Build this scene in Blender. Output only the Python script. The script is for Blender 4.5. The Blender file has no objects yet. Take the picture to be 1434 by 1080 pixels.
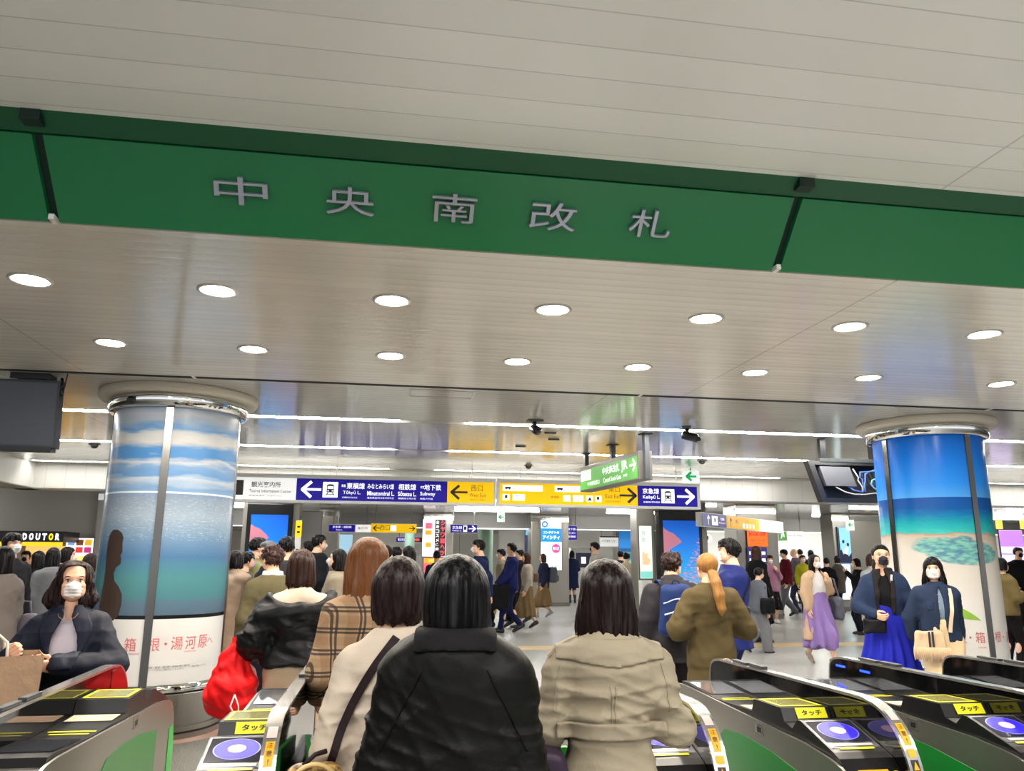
import bpy, math, random
import numpy as np
from mathutils import Vector, Matrix
# ---------------------------------------------------------------- camera
SC = bpy.context.scene
COL = SC.collection
FPX, TILT, ROLL, YAW, CAMZ = 1100.0, math.radians(12.56), math.radians(.34), math.radians(9.25), 1.45
def _camaxes():
    cy, sy = math.cos(YAW), math.sin(YAW)
    right = np.array([cy, -sy, 0]); fwd = np.array([sy, cy, 0]); up = np.array([0, 0, 1.])
    f = fwd*math.cos(TILT)+up*math.sin(TILT); u = up*math.cos(TILT)-fwd*math.sin(TILT)
    return right*math.cos(ROLL)+u*math.sin(ROLL), u*math.cos(ROLL)-right*math.sin(ROLL), f
CA, CB, CC = _camaxes()
cam_d = bpy.data.cameras.new('camera'); cam = bpy.data.objects.new('camera', cam_d); COL.objects.link(cam)
cam_d.sensor_fit = 'HORIZONTAL'; cam_d.sensor_width = 36; cam_d.lens = 36*FPX/1434
cam_d.clip_start = .05; cam_d.clip_end = 300
cam.matrix_world = Matrix(((CA[0], CB[0], -CC[0], 0), (CA[1], CB[1], -CC[1], 0), (CA[2], CB[2], -CC[2], CAMZ), (0, 0, 0, 1)))
SC.camera = cam
def at(px, py, Y):
    """world point seen at photo pixel (px,py) at hall depth Y"""
    d = CA*(px-717)/FPX - CB*(py-540)/FPX + CC
    return np.array([0, 0, CAMZ])+d*(Y/d[1])
# ---------------------------------------------------------------- view, world, lights
SC.view_settings.view_transform = 'Standard'
try: SC.view_settings.look = 'None'
except Exception: pass
SC.view_settings.gamma = 1.0
SC.view_settings.use_curve_mapping = False
SC.view_settings.exposure = 0.32
SC.cycles.use_denoising = True
SC.cycles.max_bounces = 8
SC.cycles.caustics_reflective = False; SC.cycles.caustics_refractive = False
W = bpy.data.worlds.new('world'); SC.world = W; W.use_nodes = True
W.node_tree.nodes['Background'].inputs[0].default_value = (.95, .97, 1, 1)
W.node_tree.nodes['Background'].inputs[1].default_value = .95
def area_lamp(name, loc, sx, sy, power, col=(1, .97, .92)):
    l = bpy.data.lights.new(name, 'AREA'); l.shape = 'RECTANGLE'; l.size = sx; l.size_y = sy; l.energy = power; l.color = col
    o = bpy.data.objects.new(name, l); COL.objects.link(o); o.location = loc; return o
# added unseen fill lamps at ceiling height, over and behind the camera
area_lamp('unseen_fill_lamp', (0, .6, 3.28), 9, .25, 170)
area_lamp('unseen_fill_lamp', (0, -1.6, 3.28), 9, .25, 170)
# ---------------------------------------------------------------- helpers
HC = 2.95           # ceiling height
def lin(c):
    if isinstance(c, str):
        c = [int(c[i:i+2], 16) for i in (0, 2, 4)]
    c = [x/255. for x in c]
    return tuple(x/12.92 if x <= .04045 else ((x+.055)/1.055)**2.4 for x in c)
_mats = {}
class NT:
    """tiny node helper"""
    def __init__(s, m): s.t = m.node_tree; s.b = s.t.nodes['Principled BSDF']
    def n(s, typ, **kw):
        x = s.t.nodes.new(typ)
        for k, v in kw.items():
            if k.startswith('i_'):
                k = k[2:]; k = int(k) if k.isdigit() else k.replace('_', ' ')
                x.inputs[k].default_value = v
            else: setattr(x, k, v)
        return x
    def l(s, a, b): s.t.links.new(a, b)
    def math(s, op, a, b=None, c=None):
        x = s.t.nodes.new('ShaderNodeMath'); x.operation = op
        for i, v in enumerate((a, b, c)):
            if v is None: continue
            if isinstance(v, (int, float)): x.inputs[i].default_value = v
            else: s.l(v, x.inputs[i])
        return x.outputs[0]
    def mix(s, f, a, b):
        x = s.t.nodes.new('ShaderNodeMix'); x.data_type = 'RGBA'
        for v, i in ((f, 0), (a, 6), (b, 7)):
            if isinstance(v, (int, float)): x.inputs[i].default_value = v
            elif isinstance(v, tuple): x.inputs[i].default_value = (*v, 1) if len(v) == 3 else v
            else: s.l(v, x.inputs[i])
        return x.outputs[2]
    def obj(s): return s.t.nodes.new('ShaderNodeTexCoord').outputs['Object']
    def pos(s): return s.t.nodes.new('ShaderNodeNewGeometry').outputs['Position']
    def sep(s, v):
        x = s.t.nodes.new('ShaderNodeSeparateXYZ'); s.l(v, x.inputs[0]); return x.outputs
    def scale(s, v, sc):
        x = s.t.nodes.new('ShaderNodeMapping'); s.l(v, x.inputs[0]); x.inputs[3].default_value = sc; return x.outputs[0]
    def noise(s, v, sc, det=3, rough=.5):
        x = s.t.nodes.new('ShaderNodeTexNoise'); s.l(v, x.inputs['Vector']); x.inputs['Scale'].default_value = sc
        x.inputs['Detail'].default_value = det; x.inputs['Roughness'].default_value = rough; return x.outputs[0]
    def ramp(s, f, stops, interp='LINEAR'):
        x = s.t.nodes.new('ShaderNodeValToRGB'); cr = x.color_ramp; cr.interpolation = interp
        while len(cr.elements) < len(stops): cr.elements.new(.5)
        for e, (p, c) in zip(cr.elements, sorted(stops)): e.position = p
        for e, (p, c) in zip(cr.elements, sorted(stops)): e.color = (*(lin(c) if not isinstance(c, float) else (c, c, c)), 1)
        if isinstance(f, (int, float)): x.inputs[0].default_value = f
        else: s.l(f, x.inputs[0])
        return x.outputs[0]
    def bump(s, h, st, dist=.01):
        x = s.t.nodes.new('ShaderNodeBump'); x.inputs['Strength'].default_value = st; x.inputs['Distance'].default_value = dist
        s.l(h, x.inputs['Height']); s.l(x.outputs[0], s.b.inputs['Normal']); return x
    def col(s, v): s.l(v, s.b.inputs['Base Color'])
def newmat(name):
    m = bpy.data.materials.new(name); m.use_nodes = True; return m
def M(name, col=(200, 200, 200), rough=.5, metal=0., emit=0., spec=.5, bump=None, var=0., alpha=None):
    """plain procedural material; bump=(scale,strength); var = tonal mottling"""
    key = (name, str(col), rough, metal, emit, spec, str(bump), var)
    if key in _mats: return _mats[key]
    m = newmat(name); t = NT(m); c = lin(col)
    t.b.inputs['Base Color'].default_value = (*c, 1); t.b.inputs['Roughness'].default_value = rough
    t.b.inputs['Metallic'].default_value = metal; t.b.inputs['Specular IOR Level'].default_value = spec
    if emit:
        t.b.inputs['Emission Color'].default_value = (*c, 1); t.b.inputs['Emission Strength'].default_value = emit
    if bump or var:
        o = t.obj()
        if bump: t.bump(t.noise(o, bump[0], 4), bump[1], .02)
        if var:
            n = t.noise(o, 9, 3)
            t.col(t.mix(n, tuple(x*(1-var) for x in c), tuple(min(1, x*(1+var)) for x in c)))
    _mats[key] = m; return m
def steel(name='brushed_steel', col=(168, 166, 162), rough=.32):
    key = (name, str(col), rough)
    if key in _mats: return _mats[key]
    m = newmat(name); t = NT(m)
    t.b.inputs['Base Color'].default_value = (*lin(col), 1); t.b.inputs['Metallic'].default_value = .95
    n = t.noise(t.scale(t.obj(), (3, 3, 120)), 8, 3)
    t.l(t.math('ADD', t.math('MULTIPLY', n, .14), rough-.07), t.b.inputs['Roughness'])
    _mats[key] = m; return m
class MB:
    """collects polygons and links them as one mesh object"""
    def __init__(s): s.v = []; s.f = []; s.mi = []; s.sm = []; s.cur = 0; s.M = None
    def add(s, vs, fs, smooth=False):
        o = len(s.v)
        for p in vs: s.v.append(tuple(p))
        for f in fs: s.f.append([i+o for i in f]); s.mi.append(s.cur); s.sm.append(smooth)
        return s
    def box(s, lo, hi, bev=0.):
        (x0, y0, z0), (x1, y1, z1) = lo, hi
        if bev <= 0:
            v = [(x, y, z) for z in (z0, z1) for y in (y0, y1) for x in (x0, x1)]
            return s.add(v, [(0, 2, 3, 1), (4, 5, 7, 6), (0, 1, 5, 4), (2, 6, 7, 3), (0, 4, 6, 2), (1, 3, 7, 5)])
        import bmesh
        bm = bmesh.new(); bmesh.ops.create_cube(bm, size=1)
        for v in bm.verts: v.co = Vector(((x0+x1)/2+v.co.x*(x1-x0), (y0+y1)/2+v.co.y*(y1-y0), (z0+z1)/2+v.co.z*(z1-z0)))
        bmesh.ops.bevel(bm, geom=bm.edges[:], offset=bev, segments=2, affect='EDGES', profile=.6)
        bm.verts.index_update()
        s.add([v.co[:] for v in bm.verts], [[v.index for v in f.verts] for f in bm.faces]); bm.free(); return s
    def prism(s, poly, axis, a, b, smooth=False):
        """polygon (2-D) extruded along axis 'x','y' or 'z' from a to b"""
        def P(u, v, w): return {'x': (w, u, v), 'y': (u, w, v), 'z': (u, v, w)}[axis]
        n = len(poly)
        vs = [P(u, v, a) for u, v in poly]+[P(u, v, b) for u, v in poly]
        fs = [list(range(n))[::-1], list(range(n, 2*n))]+[(i, (i+1) % n, n+(i+1) % n, n+i) for i in range(n)]
        return s.add(vs, fs, smooth)
    def tube(s, path, r, n=8, caps=True):
        P = [np.array(p, float) for p in path]; m = len(P)
        rs = r if hasattr(r, '__len__') else [r]*m
        vs, up = [], None
        for i, p in enumerate(P):
            t = P[min(i+1, m-1)]-P[max(i-1, 0)]; t = t/(np.linalg.norm(t)+1e-12)
            if up is None: up = np.array([0, 0, 1.]) if abs(t[2]) < .9 else np.array([1., 0, 0])
            u = up-t*(up@t); u /= (np.linalg.norm(u)+1e-12); w = np.cross(t, u); up = u
            for k in range(n):
                a = 2*math.pi*k/n; vs.append(p+rs[i]*(math.cos(a)*u+math.sin(a)*w))
        fs = [(i*n+k, i*n+(k+1) % n, (i+1)*n+(k+1) % n, (i+1)*n+k) for i in range(m-1) for k in range(n)]
        if caps: fs += [list(range(n))[::-1], [(m-1)*n+k for k in range(n)]]
        return s.add(vs, fs, True)
    def ribbon(s, path, side, w, th):
        """flat strap of width w along path; side = list of unit vectors across it"""
        vs, m = [], len(path)
        for i in range(m):
            p = np.array(path[i], float); d = np.array(side[i], float)
            t = np.array(path[min(i+1, m-1)], float)-np.array(path[max(i-1, 0)], float); nn = np.cross(t, d); nn /= np.linalg.norm(nn)+1e-12
            for a, b in ((-1, -1), (1, -1), (1, 1), (-1, 1)): vs.append(p+d*a*w/2+nn*b*th/2)
        fs = [(i*4+k, i*4+(k+1) % 4, (i+1)*4+(k+1) % 4, (i+1)*4+k) for i in range(m-1) for k in range(4)]+[(3, 2, 1, 0), tuple((m-1)*4+k for k in range(4))]
        return s.add(vs, fs)
    def lathe(s, prof, c=(0, 0, 0), n=48, a0=0., a1=2*math.pi, smooth=True):
        full = abs(a1-a0-2*math.pi) < 1e-6; m = n if full else n+1
        vs = [(c[0]+r*math.cos(a0+(a1-a0)*k/n), c[1]+r*math.sin(a0+(a1-a0)*k/n), c[2]+z) for r, z in prof for k in range(m)]
        fs = []
        for i in range(len(prof)-1):
            for k in range(n):
                k2 = (k+1) % m
                fs.append((i*m+k, i*m+k2, (i+1)*m+k2, (i+1)*m+k))
        return s.add(vs, fs, smooth)
    def disc(s, c, r, n=32, down=True):
        vs = [(c[0]+r*math.cos(2*math.pi*k/n), c[1]+r*math.sin(2*math.pi*k/n), c[2]) for k in range(n)]
        return s.add(vs, [list(range(n))[::-1] if down else list(range(n))])
    def ball(s, c, r, n=10):
        rx, ry, rz = r if hasattr(r, '__len__') else (r, r, r)
        vs = [(c[0]+rx*math.sin(math.pi*i/n)*math.cos(2*math.pi*k/(2*n)), c[1]+ry*math.sin(math.pi*i/n)*math.sin(2*math.pi*k/(2*n)), c[2]+rz*math.cos(math.pi*i/n)) for i in range(n+1) for k in range(2*n)]
        m = 2*n
        return s.add(vs, [(i*m+k, (i+1)*m+k, (i+1)*m+(k+1) % m, i*m+(k+1) % m) for i in range(n) for k in range(m)], True)
    def mesh(s, name, mats):
        me = bpy.data.meshes.new(name); me.from_pydata(s.v, [], s.f)
        for m in (mats if isinstance(mats, (list, tuple)) else [mats]): me.materials.append(m)
        me.polygons.foreach_set('material_index', s.mi); me.polygons.foreach_set('use_smooth', s.sm)
        me.update(); return me
    def build(s, name, mats, parent=None):
        o = bpy.data.objects.new(name, s.mesh(name, mats)); COL.objects.link(o)
        if parent is not None: o.parent = parent
        return o
def tag(o, label=None, cat=None, group=None, kind=None):
    if label: o['label'] = label
    if cat: o['category'] = cat
    if group: o['group'] = group
    if kind: o['kind'] = kind
    return o
def empty(name, loc=(0, 0, 0), rz=0., label=None, cat=None, group=None, parent=None):
    o = bpy.data.objects.new(name, None); COL.objects.link(o); o.location = loc; o.rotation_euler = (0, 0, rz)
    o.empty_display_size = .1
    if parent is not None: o.parent = parent
    return tag(o, label, cat, group)
def copy_tree(o, parent=None):
    c = o.copy(); COL.objects.link(c)
    if parent is not None: c.parent = parent
    for ch in list(o.children): copy_tree(ch, c)
    return c
_txt = {}
def text2d(body, size=1., bold=0., extrude=0.):
    """outline letters (verts, faces) centred on the origin, as (x, y, z)"""
    k = (body, bold, extrude/size)
    if k not in _txt:
        c = bpy.data.curves.new('t', 'FONT'); c.body = body; c.size = 1; c.offset = bold; c.extrude = extrude/size
        c.align_x = 'LEFT'; c.resolution_u = 3
        o = bpy.data.objects.new('t', c); COL.objects.link(o)
        dg = bpy.context.evaluated_depsgraph_get(); e = o.evaluated_get(dg); me = e.to_mesh()
        vs = np.array([v.co[:] for v in me.vertices]).reshape(-1, 3); fs = [list(p.vertices) for p in me.polygons]
        e.to_mesh_clear(); bpy.data.objects.remove(o); bpy.data.curves.remove(c)
        if len(vs):
            lo, hi = vs.min(0), vs.max(0); vs = vs-(lo+hi)/2; wh = hi-lo
        else: wh = np.array([1, 1, 0.])
        _txt[k] = (vs, fs, wh)
    vs, fs, wh = _txt[k]
    return vs*size, fs, wh*size
def put_text(mb, body, c, size=None, w=None, h=None, bold=0., fn=None):
    """letters on a plane facing -Y, centred at c; w/h stretch the block to that width/height"""
    vs, fs, wh = text2d(body, 1., bold)
    sx = sy = size or 1.
    if h: sy = h/wh[1]; sx = sy
    if w: sx = w/wh[0]; sy = sy if h or size else sx
    if fn is None: fn = lambda x, y: (c[0]+x, c[1], c[2]+y)
    mb.add([fn(v[0]*sx, v[1]*sy) for v in vs], fs)
    return wh[0]*sx
def rect(mb, x0, x1, z0, z1, y): return mb.add([(x0, y, z0), (x1, y, z0), (x1, y, z1), (x0, y, z1)], [(0, 1, 2, 3)])
def arrow(mb, cx, cz, s, y, d=-1, th=.13):
    """sign arrow pointing d=-1 left / +1 right; s = full width"""
    t = s*th; L = s/2
    mb.add([(cx-L*.8*1, y, cz-t/2), (cx+L, y, cz-t/2), (cx+L, y, cz+t/2), (cx-L*.8, y, cz+t/2)] if d < 0 else
           [(cx-L, y, cz-t/2), (cx+L*.8, y, cz-t/2), (cx+L*.8, y, cz+t/2), (cx-L, y, cz+t/2)], [(0, 1, 2, 3)])
    for sg in (1, -1):
        tip = np.array([cx+d*L, cz]); tail = tip+np.array([-d*s*.48, sg*s*.42]); u = (tail-tip)/np.linalg.norm(tail-tip); n = np.array([-u[1], u[0]])*t*.62
        q = [tip+n-u*t*.3, tip-n-u*t*.3, tail-n, tail+n]
        mb.add([(p[0], y-.0006, p[1]) for p in q], [(0, 1, 2, 3)])
WHITE = M('white_paint', (232, 231, 226), .45); BLACK = M('black_plastic', (14, 14, 15), .35); STEEL = steel()
CHROME = M('polished_chrome', (225, 225, 222), .06, 1.); DARK = M('dark_grey_metal', (44, 45, 49), .45)
GREYM = M('grey_metal', (120, 118, 113), .4, .6)
# ================================================================ setting
def ceil_mat(name, pitch, col, joints, seam=.004, rough=.16, bow=.004):
    m = newmat(name); t = NT(m); p = t.sep(t.pos()); yy = t.math('DIVIDE', p[1], pitch); fr = t.math('FRACT', yy)
    d = t.math('ABSOLUTE', t.math('SUBTRACT', fr, .5))                      # .5 at the seam
    sm = t.math('GREATER_THAN', d, .5-seam/pitch)
    fx = t.math('ABSOLUTE', t.math('SUBTRACT', t.math('FRACT', t.math('DIVIDE', t.math('SUBTRACT', p[0], joints[0]), joints[1])), .5))
    jm = t.math('GREATER_THAN', fx, .5-.006/joints[1])
    mk = t.math('MAXIMUM', sm, jm)
    idn = t.n('ShaderNodeTexWhiteNoise', noise_dimensions='1D'); t.l(t.math('FLOOR', yy), idn.inputs['W'])
    c = lin(col); tone = t.mix(idn.outputs[0], tuple(x*.965 for x in c), tuple(min(1, x*1.03) for x in c))
    t.col(t.mix(mk, tone, tuple(x*.72 for x in c)))
    h = t.math('SUBTRACT', t.math('MULTIPLY', t.math('MULTIPLY', d, d), -bow*4), t.math('MULTIPLY', mk, .002))
    lown = t.noise(t.scale(t.pos(), (.8, 2.2, 1)), 1.6, 2)
    h = t.math('ADD', h, t.math('MULTIPLY', lown, .006 if rough > .12 else .002))
    t.bump(h, 1., 1.)
    t.b.inputs['Roughness'].default_value = rough; t.b.inputs['Specular IOR Level'].default_value = .62 if rough > .12 else 1.
    return m
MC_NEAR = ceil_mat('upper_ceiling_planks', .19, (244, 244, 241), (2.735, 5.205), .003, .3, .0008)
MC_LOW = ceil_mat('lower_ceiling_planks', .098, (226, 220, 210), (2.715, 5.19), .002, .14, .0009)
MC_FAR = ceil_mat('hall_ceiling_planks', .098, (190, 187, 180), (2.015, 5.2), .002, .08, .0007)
def struct(mb, name, mat): return tag(mb.build(name, mat), kind='structure')
# floor
def floor_mat():
    m = newmat('granite_floor_tiles'); t = NT(m); P = t.pos(); p = t.sep(P)
    sp = t.noise(P, 85, 2, .8); spk = t.ramp(sp, [(.36, (118, 118, 117)), (.5, (170, 170, 167)), (.62, (205, 204, 200))])
    bg = t.noise(P, .5, 3); tone = t.mix(bg, (.80, .80, .79), (1.1, 1.1, 1.09))
    mm = t.n('ShaderNodeMix', data_type='RGBA', blend_type='MULTIPLY'); mm.inputs[0].default_value = 1; t.l(spk, mm.inputs[6]); t.l(tone, mm.inputs[7])
    g = None
    for a in (0, 1):
        f = t.math('ABSOLUTE', t.math('SUBTRACT', t.math('FRACT', t.math('DIVIDE', p[a], .6)), .5))
        gg = t.math('GREATER_THAN', f, .4955); g = gg if g is None else t.math('MAXIMUM', g, gg)
    low_glare = t.math('MULTIPLY', t.math('LESS_THAN', p[0], -.3), t.math('LESS_THAN', p[1], 13.2))  # left floor darkened: its weaker glare is put into the tile colour
    c_ = t.mix(t.math('MULTIPLY', low_glare, .8), mm.outputs[2], (.085, .085, .072))
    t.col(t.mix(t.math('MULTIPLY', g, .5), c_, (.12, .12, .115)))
    t.l(t.math('ADD', t.math('MULTIPLY', t.noise(P, .8, 2), .10), .20), t.b.inputs['Roughness'])
    return m
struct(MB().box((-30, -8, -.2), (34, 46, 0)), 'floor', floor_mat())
struct(MB().box((-5.6, 13.5, 0), (30, 14.05, .002)), 'trim_1', M('ochre_floor_stripe', (190, 160, 106), .4))
# ceilings
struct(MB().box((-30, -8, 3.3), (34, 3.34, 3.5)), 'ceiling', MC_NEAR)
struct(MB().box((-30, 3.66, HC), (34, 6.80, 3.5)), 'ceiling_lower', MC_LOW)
def ceil_with_slots():
    mb = MB(); ys = [6.89]
    for y in (8.67, 11.0, 13.45): ys += [y-.075, y+.075]
    ys.append(13.8)
    for i in range(0, len(ys), 2): mb.box((-30, ys[i], HC), (34, ys[i+1], 3.5))
    for y in (8.67, 11.0, 13.45): mb.box((-30, y-.075, HC+.06), (34, y+.075, 3.4))
    return mb
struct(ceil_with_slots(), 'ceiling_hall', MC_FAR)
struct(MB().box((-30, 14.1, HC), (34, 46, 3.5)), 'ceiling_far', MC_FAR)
mb = MB().box((-30, 6.80, 2.953), (34, 6.89, 3.5)); struct(mb, 'trim_2', M('slot_black', (8, 8, 8), .8))
mb = MB()
for x in (-1.62, 2.32, 5.95): mb.box((x-.014, 6.80, 2.9495), (x+.014, 6.89, 2.954))
struct(mb, 'trim_3', WHITE)
mb = MB()
for (x0, y0, x1, y1) in ((.21, 6.97, .8, 7.0), (.21, 7.27, .8, 7.3), (.21, 6.97, .22, 7.3), (.79, 6.97, .8, 7.3)): mb.box((x0, y0, 2.947), (x1, y0+.008 if y1-y0 < .05 else y1, HC+.001))
tag(mb.build('ceiling_hatch', M('hatch_edge', (170, 166, 160), .5)), 'square access hatch outline in the ceiling just past the black slot', 'hatch')
# bulkheads
bw = newmat('ribbed_white_bulkhead'); t = NT(bw); p = t.sep(t.pos())
fr = t.math('ABSOLUTE', t.math('SUBTRACT', t.math('FRACT', t.math('DIVIDE', t.math('ADD', p[0], p[1]), .3)), .5))
t.col(t.mix(t.math('GREATER_THAN', fr, .49), lin((226, 224, 218)), lin((196, 194, 188)))); t.b.inputs['Roughness'].default_value = .35
struct(MB().box((-5.57, 13.8, 2.55), (34, 14.1, 3.4)), 'trim_4', bw)
struct(MB().box((-5.87, 6.5, 2.55), (-5.57, 14.1, 3.4)), 'trim_5', bw)
struct(MB().box((-5.87, 13.78, 2.535), (34, 14.12, 2.552)).box((-5.89, 6.5, 2.535), (-5.55, 14.1, 2.552)), 'trim_6', M('bulkhead_edge', (140, 138, 134), .3, .6))
# outer walls
struct(MB().box((-30.2, -8, 0), (-30, 46, 3.5)), 'wall_left', WHITE)
struct(MB().box((34, -8, 0), (34.2, 46, 3.5)), 'wall_right', WHITE)
bwl = newmat('far_wall_panels'); t = NT(bwl); p = t.sep(t.pos())
fr = t.math('FRACT', t.math('DIVIDE', p[0], 1.5)); t.col(t.mix(t.math('GREATER_THAN', fr, .985), lin((205, 201, 192)), lin((120, 118, 112)))); t.b.inputs['Roughness'].default_value = .4
struct(MB().box((-30, 46, 0), (34, 46.2, 3.5)), 'wall_back', bwl)
# ---------------------------------------------------------------- slanted green fascia with the gate name
MG = newmat('green_fascia_panel'); t = NT(MG); t.b.inputs['Base Color'].default_value = (*lin((24, 118, 70)), 1); t.b.inputs['Roughness'].default_value = .32
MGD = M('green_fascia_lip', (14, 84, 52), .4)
fas = empty('sign_fascia', (0, 3.45, 2.95), 0, 'long slanted green fascia with silver characters across the ceiling', 'sign')
for i, (x0, x1) in enumerate(((-7.0, -1.555), (-1.51, 1.975), (2.02, 7.6))):
    mb = MB().prism([(3.64-3.45, 0), (3.36-3.45, .28), (3.40-3.45, .32), (3.68-3.45, .04)], 'x', x0, x1)
    mb.build('fascia_panel', MG, fas)
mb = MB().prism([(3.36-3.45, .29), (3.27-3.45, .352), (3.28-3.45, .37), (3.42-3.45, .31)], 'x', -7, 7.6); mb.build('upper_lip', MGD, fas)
mb = MB().prism([(3.665-3.45, 0.02), (3.385-3.45, .30), (3.42-3.45, .34), (3.70-3.45, .06)], 'x', -7, 7.6); mb.build('backing', M('dark_green_gap', (6, 40, 30), .6), fas)
for x in (-1.5325, 1.9975):
    mb = MB().box((x-.012, 3.60-3.45, -.004), (x+.012, 3.66-3.45, .022)); mb.build('slit_clip', WHITE, fas)
    mb = MB().box((x-.04, 3.27-3.45, .30), (x+.04, 3.33-3.45, .35)); mb.build('slit_box', M('dark_green_gap', (6, 40, 30), .6), fas)
ML = M('silver_letters', (176, 180, 196), .3, .55)
for ch, x, z0, z1, w in (('中', -.695, 3.060, 3.152, .236), ('央', -.204, 3.053, 3.148, .222), ('南', .282, 3.053, 3.152, .213), ('改', .765, 3.051, 3.15, .231), ('札', 1.258, 3.051, 3.15, .214)):
    vs, fs, wh = text2d(ch, 1., .0, .035)
    sx = w/wh[0]; sy = (z1-z0)*1.414/wh[1]; r2 = .70711; zc = (z0+z1)/2; yc = 6.59-zc
    n = (-r2, -r2)
    mb = MB()
    mb.add([(x+v[0]*sx, yc-3.45-v[1]*sy*r2+n[0]*(v[2]*.3+.016), zc-2.95+v[1]*sy*r2+n[1]*(v[2]*.3+.016)) for v in vs], fs)
    mb.build('letter', ML, fas)
# ---------------------------------------------------------------- lamps in the ceiling
EM_D = M('downlight_glow', (255, 244, 228), .5, emit=380.); EM_T = M('tube_glow', (255, 253, 248), .5, emit=48.); EM_T3 = M('soft_tube_glow', (255, 253, 248), .5, emit=14.)
def downlight():
    o = empty('downlight', (0, 0, HC))
    MB().lathe([(.112, .0), (.114, -.006), (.102, -.010), (.088, -.007), (.082, .004)], n=40).build('trim_ring', M('satin_ring', (206, 202, 196), .35, .2), o)
    mb = MB().lathe([(.083, .0), (.083, -.004)], n=40); mb.disc((0, 0, -.004), .083, 40); mb.build('lamp_glass', EM_D, o)
    return o
DL = downlight(); first = True
XS1 = [-2.95-.98*0 + 0 for _ in ()]
k = 1.5/1.65
rows = [(4.932*k, [x*k for x in (-2.163, -1.076, .009, 1.08, 2.164, 3.249, 4.325)], 'bright round downlight in the row nearer the green fascia', 'downlights in the nearer row'),
        (6.366*k, [x*k for x in (-2.151, -1.074, .018, 1.079, 2.144, 3.229, 4.33, 5.698)], 'small round downlight in the row nearer the black ceiling slot', 'downlights in the farther row')]
for y, xs, lab, g in rows:
    for x in xs:
        o = DL if first else copy_tree(DL); first = False
        o.location = (x, y, HC); tag(o, lab, 'ceiling light', g)
def tube(x0, x1, y, lab, g, em=None):
    o = empty('linear_ceiling_light', ((x0+x1)/2, y, HC+.02), 0, lab, 'ceiling light', g); h = (x1-x0)/2
    MB().box((-h, -.05, -.012), (h, .05, .02)).build('diffuser', em or EM_T, o)
    for e in (-h-.03, h): MB().box((e, -.055, -.002), (e+.03, .055, .03)).build('end_cap', GREYM, o)
ORD = {0: 'nearest', 1: 'middle', 2: 'farthest'}
for i, (y, segs) in enumerate(((8.67, ((-5.4, -2.9), (-2.3, .16), (.93, 3.40), (3.47, 5.88), (6.6, 9.1))),
                               (11.0, ((-7.4, -4.95), (-4.85, -2.45), (-2.35, .11), (.9, 3.35), (3.45, 6.35), (6.9, 9.4), (9.5, 12.4))),
                               (13.45, ((-5.5, -4.2), (-4.1, -2.45), (-2.35, .09), (.87, 3.52), (4.3, 7.2), (9.2, 11.6), (11.7, 14.6))))):
    for x0, x1 in segs:
        tube(x0, x1, y, 'slim white tube light set in the %s of the three long ceiling slots' % ORD[i], '%s row of tube lights' % ORD[i], EM_T3 if i == 2 else None)
for i, (y, segs) in enumerate(((17.0, ((-12, -9.4), (-4.5, -2.2), (3, 5.6), (9.2, 12), (15, 18))), (20.5, ((-13, -10), (-4.6, -2.4), (1.2, 3.6), (6.5, 9), (13, 16), (18, 21))), (24.2, ((-14, -11), (-6, -3), (2.2, 4.8), (7, 9.6), (14, 17), (20, 23))), (31, ((-8, -4), (-2, 2), (4, 8), (10, 14), (16, 20), (22, 26))), (38, ((-6, 0), (3, 9), (12, 18), (21, 27))))):
    for x0, x1 in segs:
        o = empty('linear_ceiling_light', ((x0+x1)/2, y, HC), 0, 'white tube light on the far concourse ceiling beyond the bulkhead', 'ceiling light', 'far concourse tube lights'); h = (x1-x0)/2
        MB().box((-h, -.06, -.03), (h, .06, 0)).build('diffuser', EM_T, o)
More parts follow.
